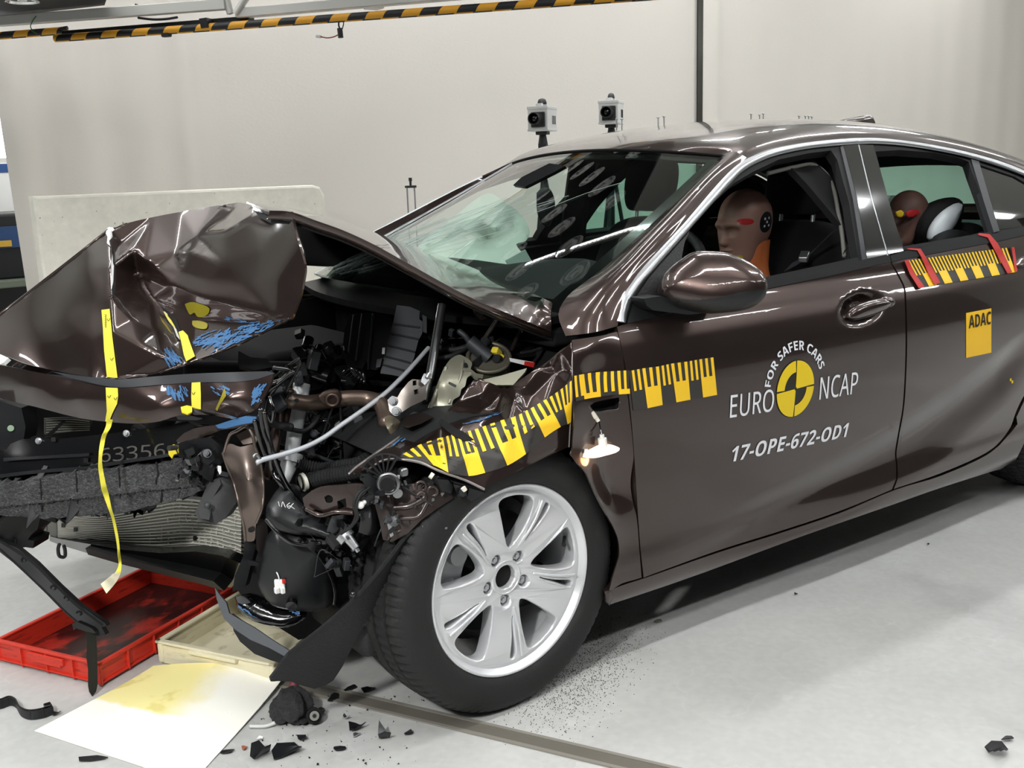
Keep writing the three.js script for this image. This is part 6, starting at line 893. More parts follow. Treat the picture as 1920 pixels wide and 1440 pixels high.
{ const r = rng(44), w = []; for (let k = 0; k < 16; k++) { const u = 690 + r() * 40, v = 800 + r() * 60; w.push(tube(pz([[u, v, 0.5 + r() * 0.1], [u + 8 + r() * 12, v - 20 + r() * 20, 0.58], [u + 14 + r() * 14, v - 38 + r() * 14, 0.6], [u + 30, v - 40 + r() * 30, 0.6]]), 0.0022, 20, 5)); } eng('wire_bundle', w, M.rubber).userData.kind = 'stuff';
  const f = []; for (let k = 0; k < 26; k++) { const u = 540 + r() * 190, v = 620 + r() * 250, z = 0.1 + r() * 0.3, s = 8 + r() * 20, o = []; for (let i = 0; i < 6; i++) { const a = i / 6 * 6.28 + r() * 0.6; o.push([u + Math.cos(a) * s * (0.5 + r()), v + Math.sin(a) * s * (0.4 + 0.6 * r())]); } f.push(slab(o, (a, b) => az(a, b, z), V(0.3, -0.3 + r() * 0.6, -0.6), 0.02 + r() * 0.05, 30)); } eng('broken_housing', f, M.plastic, 'broken black housings deep in the bay').userData.kind = 'stuff';
  const f2 = []; for (const o of [[[447, 658], [470, 670], [500, 672], [512, 688], [480, 694], [446, 684]], [[625, 690], [650, 684], [676, 706], [660, 730], [640, 716]], [[585, 704], [628, 700], [630, 716], [600, 722]], [[690, 712], [740, 716], [742, 724], [700, 724]], [[520, 700], [560, 690], [620, 700], [600, 730], [540, 735]]]) f2.push(slab(o, (a, b) => az(a, b, 0.38), V(0.3, -0.4, -0.6), 0.04, 20)); eng('broken_cover', f2, M.plastic, 'black broken covers').userData.kind = 'stuff';
  const f3 = [0, 1, 2, 3].map((k) => tube(pz([[645 + k * 7, 700 + k * 2, 0.42], [658 + k * 7, 690 + k * 3, 0.44], [668 + k * 5, 704 + k * 4, 0.45]]), 0.006, 14)); eng('finned_hose', f3, M.shine);
  const f4 = []; for (const o of [[[560, 775], [612, 768], [640, 790], [700, 790], [712, 830], [690, 862], [600, 868], [552, 858], [556, 800]]]) f4.push(slab(o, (a, b) => az(a, b, 0.3), V(0.3, -0.3, -0.6), 0.1, 30)); f4.push(slab([[614, 832], [648, 836], [650, 858], [612, 860]], (a, b) => az(a, b, 0.42), V(0.3, -0.4, -0.6), 0.05)); eng('air_box', f4, mBox); eng('sensor_nut', hexBolt(az(638, 842, 0.43), V(0, 1, 0), 0.012, 0.02), M.satin);
  eng('air_duct', pillow(sm([[605, 800], [640, 812], [680, 805], [700, 812], [668, 838], [630, 838], [605, 800]], 3).slice(0, -1), (a, b) => az(a, b, 0.36), FWD.clone().negate(), 0.02, 0.03, 8), M.plasticGrey); }
eng('upright_post', [tube(pz([[530, 745, 0.46], [522, 790, 0.48], [510, 860, 0.52], [505, 890, 0.53]]), 0.014), tube(pz([[545, 735, 0.46], [535, 790, 0.48]]), 0.01)], std(0x3c302b, 0.35, 0.7));
// torn black strips hanging from the upper edge
{ const r = rng(12), s = []; for (const l of [[[490, 752], [500, 735], [520, 720], [545, 700]], [[497, 770], [505, 740], [530, 712]], [[488, 770], [492, 800], [505, 840], [510, 880], [525, 905], [550, 940], [570, 975]], [[495, 775], [503, 815], [512, 850], [535, 905], [560, 940], [576, 968]], [[505, 745], [512, 770], [508, 790], [500, 780]], [[478, 790], [486, 820], [500, 858]], [[515, 690], [540, 694], [548, 700]], [[503, 722], [530, 712], [550, 698]]]) s.push(tube(pz(l.map(([u, v]) => [u, v, 0.6 + r() * 0.02])), 0.006, 30, 6)); eng('torn_strip', s, M.gloss, 'glossy torn trim strips').userData.kind = 'stuff'; }
// washer tank: cap and drum
const tk = part('washer_tank', car);
obj('tank_drum', pillow(sm([[500, 1005], [520, 985], [560, 995], [600, 1000], [628, 1006], [631, 1040], [630, 1090], [626, 1128], [607, 1143], [575, 1146], [540, 1142], [512, 1134], [494, 1114], [484, 1092], [490, 1050], [500, 1005]], 3).slice(0, -1), zmap([[500, 1005, 0.58], [628, 1006, 0.66], [490, 1110, 0.56], [607, 1143, 0.62]], 's'), FWD.clone().negate(), 0.05, 0.12, 7, 0.4), M.plastic, tk);
obj('tank_neck', pillow(sm([[502, 946], [514, 926], [527, 911], [545, 908], [557, 914], [562, 934], [572, 950], [592, 966], [612, 978], [636, 992], [640, 1002], [622, 1010], [590, 1004], [560, 1002], [530, 996], [508, 984], [500, 968], [502, 946]], 3).slice(0, -1), zmap([[502, 946, 0.6], [557, 914, 0.6], [636, 992, 0.7], [508, 984, 0.61]], 's'), FWD.clone().negate(), 0.04, 0.08, 6, 0.4), M.plastic, tk);
obj('tank_seam', [tube(pz([[500, 975, 0.65], [520, 998, 0.67], [548, 1018, 0.68], [575, 1022, 0.69], [600, 1018, 0.7]]), 0.005, 40), tube(pz([[575, 1022, 0.69], [600, 1045, 0.69], [620, 1080, 0.685], [628, 1110, 0.675], [627, 1132, 0.66]]), 0.004, 40)], M.shine, tk);
obj('tank_mark', [tube(pz([[522, 941, 0.655], [524, 949, 0.655]]), 0.0008), tube(pz([[528, 950, 0.656], [530, 941, 0.656], [535, 951, 0.658]]), 0.0008), tube(pz([[543, 943, 0.659], [538, 948, 0.658], [542, 953, 0.659], [545, 949, 0.66], [540, 949, 0.659]]), 0.0008), tube(pz([[550, 944, 0.66], [546, 949, 0.66], [552, 954, 0.66]]), 0.0008)], M.white, tk);
obj('white_connector', [box(0.024, 0.034, 0.014, ...az(525, 1098, 0.625).toArray(), 0.003, [0, -0.5, 0]), box(0.01, 0.014, 0.012, ...az(519, 1107, 0.63).toArray(), 0.002), box(0.01, 0.014, 0.012, ...az(530, 1107, 0.635).toArray(), 0.002), tube(pz([[524, 1090, 0.63], [522, 1080, 0.63], [517, 1070, 0.62]]), 0.0015)], M.white, tk); obj('connector_tab', box(0.008, 0.01, 0.01, ...az(532, 1090, 0.635).toArray(), 0.002), M.red, tk); obj('pump_stub', rod(az(548, 1125, 0.62), az(546, 1136, 0.635), 0.013, 16), M.shine, tk);
eng('side_bracket', slab([[484, 970], [500, 978], [503, 1000], [500, 1040], [492, 1046], [481, 1030], [479, 1000]], (u, v) => az(u, v, 0.58), FWD, 0.05, 12), std(0x2b2624, 0.4, 0.6));
eng('lower_bracket', [slab([[460, 1012], [482, 1018], [478, 1030], [470, 1060], [460, 1100], [436, 1110], [440, 1080], [455, 1045]], (u, v) => az(u, v, 0.55), FWD, 0.04, 12), slab([[465, 1050], [490, 1056], [490, 1062], [465, 1060]], (u, v) => az(u, v, 0.58), FWD, 0.01)], M.plastic);
// brown bracket, headlamp mount plate, actuator, sockets
const hm = zmap([[567, 933, 0.7], [688, 910, 0.8], [613, 963, 0.74], [660, 960, 0.78], [620, 925, 0.75]], 's');
eng('painted_bracket', [sheet(sm([[567, 934], [582, 922], [600, 913], [640, 909], [676, 907], [688, 914], [686, 924], [672, 936], [662, 958], [640, 962], [614, 963], [596, 956], [574, 954], [567, 934]], 3).slice(0, -1), hm, { res: 5, thick: 0.006, holes: [sm([[608, 932], [616, 928], [624, 933], [622, 942], [612, 942], [608, 932]], 3).slice(0, -1), [[632, 940], [648, 934], [650, 950], [634, 956]]] }), tube(pz([[575, 955, 0.72], [600, 966, 0.74], [630, 960, 0.77], [660, 962, 0.79]]), 0.005)], M.paint);
const pm = zmap([[690, 930, 0.8], [740, 905, 0.83], [835, 905, 0.88], [850, 932, 0.89], [770, 1000, 0.87], [720, 1020, 0.83], [690, 990, 0.8], [780, 940, 0.87]], 's');
eng('lamp_mount', [sheet([[700, 912], [722, 902], [760, 908], [800, 905], [838, 908], [850, 934], [818, 955], [790, 975], [765, 1000], [735, 1016], [718, 1012], [712, 980], [704, 950]], pm, { res: 6, thick: 0.012 }), tube([[740, 952], [770, 948], [796, 932], [790, 924], [782, 930]].map(([u, v]) => pm(u, v)), 0.007), tube([[752, 972], [784, 968], [800, 944]].map(([u, v]) => pm(u, v)), 0.005), tube([[722, 905], [735, 940], [738, 985], [728, 1010]].map(([u, v]) => pm(u, v)), 0.006)], M.paintIn);
for (const [u, v] of [[789, 912], [811, 921], [745, 988]]) eng('mount_boss', new THREE.TorusGeometry(0.011, 0.004, 8, 20).rotateY(-0.5).translate(...pm(u, v).toArray()), M.paintIn);
eng('lamp_socket', [rod(az(735, 905, 0.85), az(726, 908, 0.87), 0.022, 22), new THREE.TorusGeometry(0.021, 0.005, 10, 24).rotateY(-0.6).translate(...az(728, 907, 0.875).toArray()), rod(az(742, 918, 0.86), az(746, 926, 0.88), 0.011, 14), box(0.02, 0.02, 0.02, ...az(756, 885, 0.86).toArray(), 0.006)], M.steel, 'shiny broken lamp socket'); eng('socket_hole', new THREE.CylinderGeometry(0.016, 0.016, 0.006, 20).rotateX(Math.PI / 2).rotateY(-0.6).translate(...az(727, 908, 0.888).toArray()), M.seam);
eng('actuator', [slab([[677, 898], [690, 888], [716, 914], [704, 930], [692, 926]], (u, v) => az(u, v, 0.86), FWD, 0.05, 12), rod(az(696, 930, 0.85), az(684, 940, 0.86), 0.01, 12)], M.plastic); eng('actuator_tip', [rod(az(684, 941, 0.86), az(678, 946, 0.865), 0.005), new THREE.SphereGeometry(0.0085, 14, 10).translate(...az(676, 947, 0.865).toArray())], M.white);
{ const fan = []; const c = az(722, 895, 0.84); for (let k = 0; k < 7; k++) { const a = 1.0 + k * 0.32; fan.push(box(0.045, 0.004, 0.02, 0.03, 0, 0, 0.001).rotateZ(a).rotateY(-0.5).translate(c.x, c.y, c.z)); } fan.push(new THREE.TorusGeometry(0.052, 0.003, 6, 30, 2.4).rotateZ(0.8).rotateY(-0.5).translate(c.x, c.y, c.z)); eng('lamp_fan', fan, M.plastic); }
eng('lamp_cable', [tube(pz([[690, 912, 0.85], [672, 925, 0.86], [664, 945, 0.86], [668, 965, 0.86], [660, 985, 0.85], [640, 1000, 0.83]]), 0.004), tube(pz([[692, 915, 0.86], [676, 928, 0.87], [668, 950, 0.87], [671, 970, 0.87], [655, 992, 0.85]]), 0.003)], M.rubber);
eng('lamp_cover', [slab([[672, 960], [690, 950], [716, 940], [716, 958], [722, 970], [716, 1005], [690, 1004], [672, 998], [676, 975]], (u, v) => az(u, v, 0.8), FWD, 0.05, 12), slab([[622, 968], [650, 964], [666, 978], [660, 998], [630, 1008], [612, 996]], (u, v) => az(u, v, 0.76), FWD, 0.05, 12)], M.shine);
eng('fog_lamp_bulb', [rod(az(650, 1005, 0.8), az(668, 1028, 0.82), 0.012, 16, 0.009), rod(az(668, 1028, 0.82), az(672, 1034, 0.823), 0.005), rod(az(642, 1000, 0.79), az(652, 1010, 0.8), 0.02, 18)], M.satin); eng('fog_lamp_bulb', [rod(az(735, 975, 0.86), az(740, 982, 0.87), 0.013, 14), slab([[726, 983], [732, 981], [738, 1004], [732, 1008]], (u, v) => az(u, v, 0.87), FWD, 0.004)], M.satin);
{ const r = rng(77), g = []; for (let k = 0; k < 34; k++) { const u = 560 + r() * 150, v = 940 + r() * 80 + (u - 560) * 0.1, s = 4 + r() * 11, o = []; for (let i = 0; i < 5; i++) { const a = i / 5 * 6.28 + r() * 0.8; o.push([u + Math.cos(a) * s * (0.5 + r()), v + Math.sin(a) * s * (0.4 + 0.8 * r())]); } g.push(slab(o, (a, b) => az(a, b, 0.68 + (u - 560) * 0.0008), FWD, 0.01 + r() * 0.02, 20)); } eng('broken_clip', g, M.shine, 'small broken black clips').userData.kind = 'stuff';
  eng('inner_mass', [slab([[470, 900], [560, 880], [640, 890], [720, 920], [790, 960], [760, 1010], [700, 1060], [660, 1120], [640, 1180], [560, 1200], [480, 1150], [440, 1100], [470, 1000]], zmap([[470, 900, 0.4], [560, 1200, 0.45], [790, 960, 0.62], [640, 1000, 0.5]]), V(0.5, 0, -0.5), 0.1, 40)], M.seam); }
// torn edge clips above the tyre
eng('arch_clip', [slab([[818, 898], [840, 900], [850, 912], [846, 926], [828, 920]], (u, v) => az(u, v, 0.9), FWD, 0.03, 10), slab([[850, 908], [872, 914], [876, 930], [858, 932]], (u, v) => az(u, v, 0.91), FWD, 0.03, 10), slab([[880, 915], [910, 924], [902, 930], [884, 940], [876, 934]], (u, v) => az(u, v, 0.91), FWD, 0.02, 10), rod(az(868, 918, 0.915), az(864, 930, 0.918), 0.008)], M.plastic);
eng('arch_clip_pin', [rod(az(806, 890, 0.9), az(812, 894, 0.905), 0.007), rod(az(868, 914, 0.92), az(872, 920, 0.922), 0.006)], M.creamPlastic);
// black wheel-arch liner strip bent forward to the floor
const liM = zmap([[779, 998, 0.86], [733, 1075, 0.84], [667, 1121, 0.83], [704, 1137, 0.8], [542, 1225, 0.745], [507, 1276, 0.72], [562, 1284, 0.69], [625, 1276, 0.68], [642, 1250, 0.7], [600, 1210, 0.745]], 's');
eng('arch_liner', [sheet([...sm([[785, 985], [760, 1008], [720, 1060], [667, 1121], [610, 1172], [542, 1225]], 4), [530, 1240], [521, 1254], [507, 1272], [508, 1278], [522, 1277], [545, 1278], [562, 1284], [590, 1292], [612, 1284], [625, 1276], ...sm([[642, 1250], [675, 1185], [704, 1137], [728, 1085], [745, 1050], [775, 1010]], 4)], liM, { res: 9, thick: 0.006 }), tube(sm([[785, 985], [760, 1008], [720, 1060], [667, 1121], [610, 1172], [542, 1225]], 4).map(([u, v]) => liM(u, v)), 0.004, 60)], M.plasticDull, 'black arch liner bent forward to the floor');
eng('liner_rivet', new THREE.SphereGeometry(0.007, 14, 8).translate(...liM(662, 1114).toArray()), M.shine);
const lp = part('broken_undertray', car, 'broken bumper corner hanging to the floor'), lpM = zmap([[403, 1103, 0.42], [450, 1165, 0.5], [480, 1190, 0.56], [540, 1225, 0.68], [470, 1220, 0.55], [530, 1255, 0.68]], 's');
obj('tray_edge', slab([[403, 1102], [412, 1116], [424, 1130], [430, 1150], [450, 1162], [478, 1178], [510, 1200], [542, 1220], [536, 1232], [505, 1215], [470, 1200], [440, 1180], [420, 1160], [412, 1140], [406, 1122]], lpM, V(0.4, -0.2, -0.5), 0.012, 10), std(0x55585c, 0.4), lp);
obj('tray_panel', slab([[430, 1158], [450, 1172], [480, 1196], [510, 1216], [536, 1230], [532, 1248], [505, 1240], [475, 1228], [448, 1205], [436, 1185]], (u, v) => lpM(u, v).addScaledVector(FWD, 0.01), V(0.4, 0, -0.5), 0.03, 14), M.plastic, lp);
eng('bent_panel', [pillow(sm([[440, 1120], [470, 1112], [520, 1130], [570, 1140], [575, 1156], [540, 1176], [500, 1172], [468, 1160], [446, 1140], [440, 1120]], 3).slice(0, -1), zmap([[440, 1120, 0.48], [575, 1150, 0.6], [500, 1172, 0.56]]), FWD.clone().negate(), 0.02, 0.04, 7)], M.gloss);
eng('blue_scuff', [...scuffs(zmap([[440, 1120, 0.52], [575, 1150, 0.64], [500, 1172, 0.60]]), [[440, 1128], [460, 1140], [484, 1156], [488, 1164], [460, 1150], [444, 1140]], 10, 21, 0.6, 16, 3), ...scuffs(zmap([[440, 1120, 0.52], [575, 1150, 0.64], [500, 1172, 0.60]]), [[540, 1144], [570, 1144], [562, 1158], [545, 1154]], 7, 22, 0.2, 14, 3)], mBlue).userData.kind = 'stuff';
eng('foil_scrap', [slab([[442, 1120], [452, 1117], [462, 1122], [470, 1130], [456, 1134], [446, 1130]], (u, v) => az(u, v, 0.54), FWD, 0.006, 5)], M.satin);
{ // small fittings filling the bay: housings, plugs, stubs, screws
  const r = rng(202), mats = [M.plastic, M.plasticGrey, M.shine, mBox2, M.darkSteel, M.gloss], bins = mats.map(() => []);
  const place = (n, u0, u1, v0, v1, z0, z1, s0, s1) => { for (let k = 0; k < n; k++) { const u = lerp(u0, u1, r()), v = lerp(v0, v1, r()), p = az(u, v, lerp(z0, z1, r())), s = lerp(s0, s1, r() * r()), e = [r() * 3, r() * 3, r() * 3], t = r(), b = bins[Math.floor(r() * mats.length)]; if (t < 0.4) b.push(box(s * 1.6, s, s * 0.8, p.x, p.y, p.z, s * 0.12, e)); else if (t < 0.7) b.push(rod(p, p.clone().add(V(r() - 0.5, r() - 0.5, r() - 0.5).multiplyScalar(s * 3)), s * 0.45, 12)); else if (t < 0.85) b.push(tube([p, p.clone().add(V(r() - 0.5, r() - 0.3, r() - 0.5).multiplyScalar(s * 6)), p.clone().add(V(r() - 0.5, r() - 0.8, r() - 0.5).multiplyScalar(s * 8))], s * 0.13, 16, 6)); else b.push(hexBolt(p, V(r() - 0.7, r(), 0.6), s * 0.35, s * 0.4)); } };
  place(70, 556, 715, 775, 870, 0.36, 0.5, 0.014, 0.05); place(45, 560, 650, 650, 745, 0.3, 0.42, 0.012, 0.045); place(45, 610, 715, 965, 1075, 0.68, 0.78, 0.008, 0.03); place(26, 690, 845, 890, 1000, 0.86, 0.885, 0.006, 0.018); place(30, 455, 560, 690, 760, 0.45, 0.56, 0.01, 0.035); place(24, 330, 420, 830, 900, 0.47, 0.53, 0.008, 0.026); place(30, 800, 1000, 610, 660, 0.3, 0.5, 0.01, 0.04);
  bins.forEach((b, i) => { if (b.length) eng('small_fitting', b, mats[i]).userData.kind = 'stuff'; });
  const sh = []; for (let k = 0; k < 22; k++) { const u = lerp(640, 840, r()), v = 900 + (u - 640) * 0.02 + r() * 100 - 10, s = 2 + r() * 5, o = []; for (let i = 0; i < 5; i++) { const a = i / 5 * 6.28 + r(); o.push([u + Math.cos(a) * s * (0.4 + r()), v + Math.sin(a) * s * (0.4 + r())]); } sh.push(slab(o, (a, b) => az(a, b, 0.8 + (u - 640) * 0.0005), FWD, 0.004, 20)); } eng('bright_shard', sh, M.steel).userData.kind = 'stuff';
}
// ================================================================ crates, paper and debris on the floor
function crate(name, label, B, d1, L1, d2, L2, h, mats, style) {           // B front corner, d1 / d2 unit edges on the floor
  const D1 = V(d1[0], 0, d1[1]).normalize(), D2 = V(d2[0], 0, d2[1]).normalize(), c = B.clone().addScaledVector(D1, L1 / 2).addScaledVector(D2, L2 / 2), t = thing(name, label, 'crate', [c.x, 0, c.z]);
  const m = new THREE.Matrix4().makeBasis(D1, V(0, 1, 0), D1.clone().cross(V(0, 1, 0))).setPosition(c.x, 0, c.z), sgn = D1.clone().cross(V(0, 1, 0)).dot(D2) > 0 ? 1 : -1;
  const A = (n, g, mt) => obj(n, (Array.isArray(g) ? g : [g]).map((q) => q.applyMatrix4(m)), mt, t), a = L1 / 2, b = L2 / 2, wt = 0.004;
  const wallZ = (s, off = 0) => box(L1 - 0.012 - off, h - 0.008, wt, 0, h / 2, s * (b - 0.01), 0.0015), wallX = (s) => box(wt, h - 0.008, L2 - 0.012, s * (a - 0.01), h / 2, 0, 0.0015);
  A('floor_panel', box(L1 - 0.02, 0.005, L2 - 0.02, 0, 0.006, 0, 0.002), mats[1]);
  for (const s of [-1, 1]) { A('side_wall', wallZ(s), mats[0]); A('side_wall', wallX(s), mats[0]); }
  const rim = []; const rw = style === 'red' ? 0.014 : 0.018; for (const s of [-1, 1]) rim.push(box(L1, 0.008, rw, 0, h - 0.004, s * (b - rw / 2), 0.003), box(rw, 0.008, L2, s * (a - rw / 2), h - 0.004, 0, 0.003)); A('rim', rim, mats[0]);
  if (style === 'red') {
    const ribs = []; for (const s of [-1, 1]) { ribs.push(box(L1 - 0.004, 0.004, 0.008, 0, 0.012, s * (b - 0.006), 0.001), box(0.008, 0.004, L2 - 0.004, s * (a - 0.006), 0.012, 0, 0.001)); for (let k = 0; k < 5; k++) { const q = k / 4 - 0.5; ribs.push(box(0.004, h - 0.012, 0.01, q * (L1 - 0.008), h / 2, s * (b - 0.005), 0.001)); } for (let k = 0; k < 7; k++) ribs.push(box(0.01, h - 0.012, 0.004, s * (a - 0.005), h / 2, (k / 6 - 0.5) * (L2 - 0.008), 0.001)); }
    A('rib', ribs, mats[0]).userData.kind = 'stuff'; for (const s of [-1, 1]) A('grip', [box(0.13, 0.02, 0.012, 0, h - 0.022, s * (b - 0.004), 0.003), box(0.11, 0.008, 0.014, 0, h - 0.034, s * (b - 0.004), 0.002)], mats[0]);
  } else { for (const s of [-1, 1]) A('grip', box(0.16, 0.012, 0.02, 0, h - 0.012, s * (b - 0.003), 0.004), mats[0]); for (const s of [-1, 1]) for (const q of [-1, 1]) A('corner_post', box(0.02, h - 0.01, 0.02, s * (a - 0.012), h / 2, q * (b - 0.012), 0.008), mats[0]); }
  return t;
}
const redIn = tex(512, (x, y) => { const d = fbm(x, y, 5), k = sstep(0.35, 0.62, d + 0.12), g = (n3(x * 90, y * 90, 90) - 0.5) * 0.05; return [lerp(0.62, 0.16, k) + g, lerp(0.15, 0.055, k) + g, lerp(0.11, 0.05, k) + g]; });
const redOut = tex(256, (x, y) => { const k = sstep(0.62, 0.78, fbm(x, y, 9, n2)) * 0.3; return [lerp(0.82, 0.2, k), lerp(0.21, 0.08, k), lerp(0.14, 0.07, k)]; });
const cream = (a) => tex(256, (x, y) => { const k = sstep(0.6, 0.8, fbm(x, y, 7, n2)) * a, v = fbm(x, y, 5) * 0.06; return [0.93 - k * 0.4 - v, 0.90 - k * 0.42 - v, 0.78 - k * 0.42 - v]; });
crate('plastic_crate', 'flat red plastic crate, oily black inside, under the broken bumper', V(-0.642, 0, 0.088), [-0.49, -0.87], 0.4, [0.868, -0.496], 0.6, 0.07, [std(0xffffff, 0.45, 0, { map: redOut }), std(0xffffff, 0.35, 0, { map: redIn })], 'red');
crate('plastic_crate', 'flat dirty cream plastic crate beside the red one', V(-0.484, 0, 0.044), [0.505, 0.864], 0.4, [0.864, -0.505], 0.46, 0.072, [std(0xffffff, 0.5, 0, { map: cream(0.2) }), std(0xffffff, 0.5, 0, { map: cream(0.35) })], 'cream');
{ // white card, soaked yellow along its far side
  const c = [[-0.834, 0.206], [-0.5, 0.066], [-0.24, 0.366], [-0.602, 0.671]].map((p) => V(p[0], 0, p[1])), n = 24, pos = [], uv = [], idx = [];
  for (let j = 0; j <= n; j++) for (let i = 0; i <= n; i++) { const s = i / n, t = j / n, p = c[0].clone().lerp(c[3], t).lerp(c[1].clone().lerp(c[2], t), s); const y = 0.003 + 0.02 * s * s * Math.sin(t * Math.PI * 0.8) + 0.006 * Math.sin(t * 3) * s + 0.012 * Math.pow(Math.max(0, s - 0.6), 2) * 4; pos.push(p.x, y, p.z); uv.push(s, t); }
  for (let j = 0; j < n; j++) for (let i = 0; i < n; i++) { const a = j * (n + 1) + i; idx.push(a, a + n + 1, a + 1, a + 1, a + n + 1, a + n + 2); }
  const top = geo(pos, null, uv, idx), bp = pos.map((v, i) => i % 3 === 1 ? v - 0.0015 : v), bi = []; for (let i = 0; i < idx.length; i += 3) bi.push(idx[i], idx[i + 2], idx[i + 1]);
  const pm2 = tex(512, (x, y) => { const s = x, t = y, e = fbm(x, y, 6) * 0.16, wet = sstep(0.46, 0.5, s - 0.1 * Math.abs(t - 0.4) + e * 0.5) * (1 - sstep(0.5, 0.72, t + e - (1 - s) * 0.1)), deep = sstep(0.55, 0.7, fbm(x + 0.4, y, 5, n3)) * wet * 0.6, sp = n3(x * 60, y * 60, 60) > 0.985 ? 0.06 : 0; return [0.98 - wet * 0.02 - deep * 0.1 - sp, 0.97 - wet * 0.06 - deep * 0.1 - sp, 0.93 - wet * 0.3 - deep * 0.16 - sp]; });
  pm2.wrapS = pm2.wrapT = THREE.ClampToEdgeWrapping;
  solo('card_sheet', [top, geo(bp, null, uv, bi)], std(0xffffff, 0.75, 0, { map: pm2 }), 'large white card with yellow stains lying on the floor in front of the crates', 'card');
}
function shard(u, v, r, seed, h, aspect = 1, ang = 0) {                      // broken bit: a jagged curved plate lying on the floor
  const q = rng(seed), c = ay(u, v, 0), n = 7, o = []; for (let i = 0; i < n; i++) { const a = i / n * 6.283 + q() * 0.5, k = r * (0.55 + 0.6 * q()), x = Math.cos(a) * k, y = Math.sin(a) * k * aspect; o.push([x * Math.cos(ang) - y * Math.sin(ang), x * Math.sin(ang) + y * Math.cos(ang)]); }
  const tilt = (q() - 0.5) * 0.8, tx = h * 0.9; return slab(o, (x, y) => V(c.x + x, 0.003 + tx * Math.abs(x / r * Math.sin(tilt * 2) + y / r * Math.cos(tilt)) + 0.002, c.z + y), V(0, -1, 0), 0.0025, r * 0.6);
}
const bit = (u, v, r, seed, h, as, ang, label, mat = M.plastic, group) => solo('plastic_shard', shard(u, v, r, seed, h, as, ang), mat, label, 'shard', group);
bit(489, 1421, 0.03, 11, 0.05, 0.7, 0.3, 'upright black broken box corner on the floor below the white card');
bit(541, 1413, 0.045, 12, 0.025, 0.6, -0.2, 'wide jagged black plastic shard right of the broken box corner');
bit(176, 1426, 0.045, 13, 0.006, 0.28, 0.5, 'long thin dark sliver in front of the white card, cut by the lower edge');
bit(720, 1387, 0.026, 14, 0.045, 0.7, 0.9, 'standing black triangular shard near the floor channel');
bit(637, 1407, 0.02, 15, 0.008, 0.5, 0.7, 'small black chip below the floor channel');
bit(569, 1388, 0.014, 16, 0.012, 1, 0.2, 'small upright black chip above the jagged shard');
bit(627, 1310, 0.028, 17, 0.012, 0.5, -0.6, 'black shard behind the round sensor beside the tyre');
bit(690, 1296, 0.022, 18, 0.008, 0.6, 0.4, 'small black shard on the floor close to the tyre tread, right of two');
bit(658, 1293, 0.024, 19, 0.008, 0.4, -0.3, 'small black shard on the floor close to the tyre tread, left of two');
bit(768, 1378, 0.012, 20, 0.008, 0.8, 0, 'tiny black chip on the floor channel right of the standing shard');
bit(668, 1370, 0.022, 24, 0.025, 0.7, 0.2, 'curled black fragment lying on the floor channel');
bit(425, 1412, 0.018, 25, 0.004, 0.6, 0.2, 'dark flat chip half under the right edge of the white card');
bit(106, 1341, 0.012, 26, 0.008, 0.7, 0.1, 'little black chip left of the white card');
bit(1235, 1167, 0.02, 27, 0.003, 0.6, 0.1, 'flat grey-brown flake on the floor right of the front wheel', std(0x6b6a62, 0.7));
bit(1871, 1412, 0.03, 21, 0.03, 0.8, 0.3, 'crumpled dark lump on the floor in the lower right corner'); bit(1890, 1388, 0.018, 22, 0.012, 0.5, 0.6, 'small dark flake behind the crumpled lump in the lower right corner');
bit(1492, 1116, 0.006, 28, 0.004, 1, 0, 'tiny dark speck on the bare floor beside the sill, left of two'); bit(1740, 1022, 0.006, 29, 0.004, 1, 0, 'tiny dark speck on the bare floor beside the sill, right of two');
bit(487, 1388, 0.008, 34, 0.006, 1, 0, 'small clear glass crumb beside the right edge of the white card', M.white); bit(669, 1381, 0.01, 31, 0.006, 0.7, 0, 'small silver fragment below the floor channel', M.satin); bit(650, 1349, 0.011, 32, 0.012, 0.5, 0.9, 'shiny metal fragment above the floor channel', M.chrome); bit(459, 1406, 0.007, 33, 0.004, 1, 0, 'small reddish crumb beside the right edge of the white card', std(0x9a5a42, 0.7));
{ // grit and crumbs nobody could count
  const r = rng(60), base = new THREE.TetrahedronGeometry(0.0016), mk = (name, n, f, col, label) => { const m = new THREE.InstancedMesh(base, std(col, 0.8), n), M4 = new THREE.Matrix4(); for (let i = 0; i < n; i++) { const [x, z, s] = f(); M4.compose(V(x, 0.0012 * s, z), new THREE.Quaternion().setFromEuler(new THREE.Euler(r() * 6, r() * 6, r() * 6)), V(s, s, s)); m.setMatrixAt(i, M4); } m.name = numbered(name); m.userData.kind = 'stuff'; m.castShadow = m.receiveShadow = true; tag(m, label, 'grit'); scene.add(m); };
  mk('floor_grit', 2600, () => { const u = 1090 + (r() + r() + r() - 1.5) * 95, v = 1255 + (r() + r() + r() - 1.5) * 110, p = ay(u + (1255 - v) * 0.6, v, 0); return [p.x, p.z, 0.4 + r() * 0.9]; }, 0x4b473e, 'fine dark grit scattered on the floor right of the front tyre');
  mk('black_crumbs', 130, () => { const p = ay(480 + r() * 330, 1290 + r() * 150, 0); return [p.x, p.z, 0.6 + r() * r() * 2.4]; }, 0x0c0c0d, 'small black crumbs on the floor before the front wheel');
}
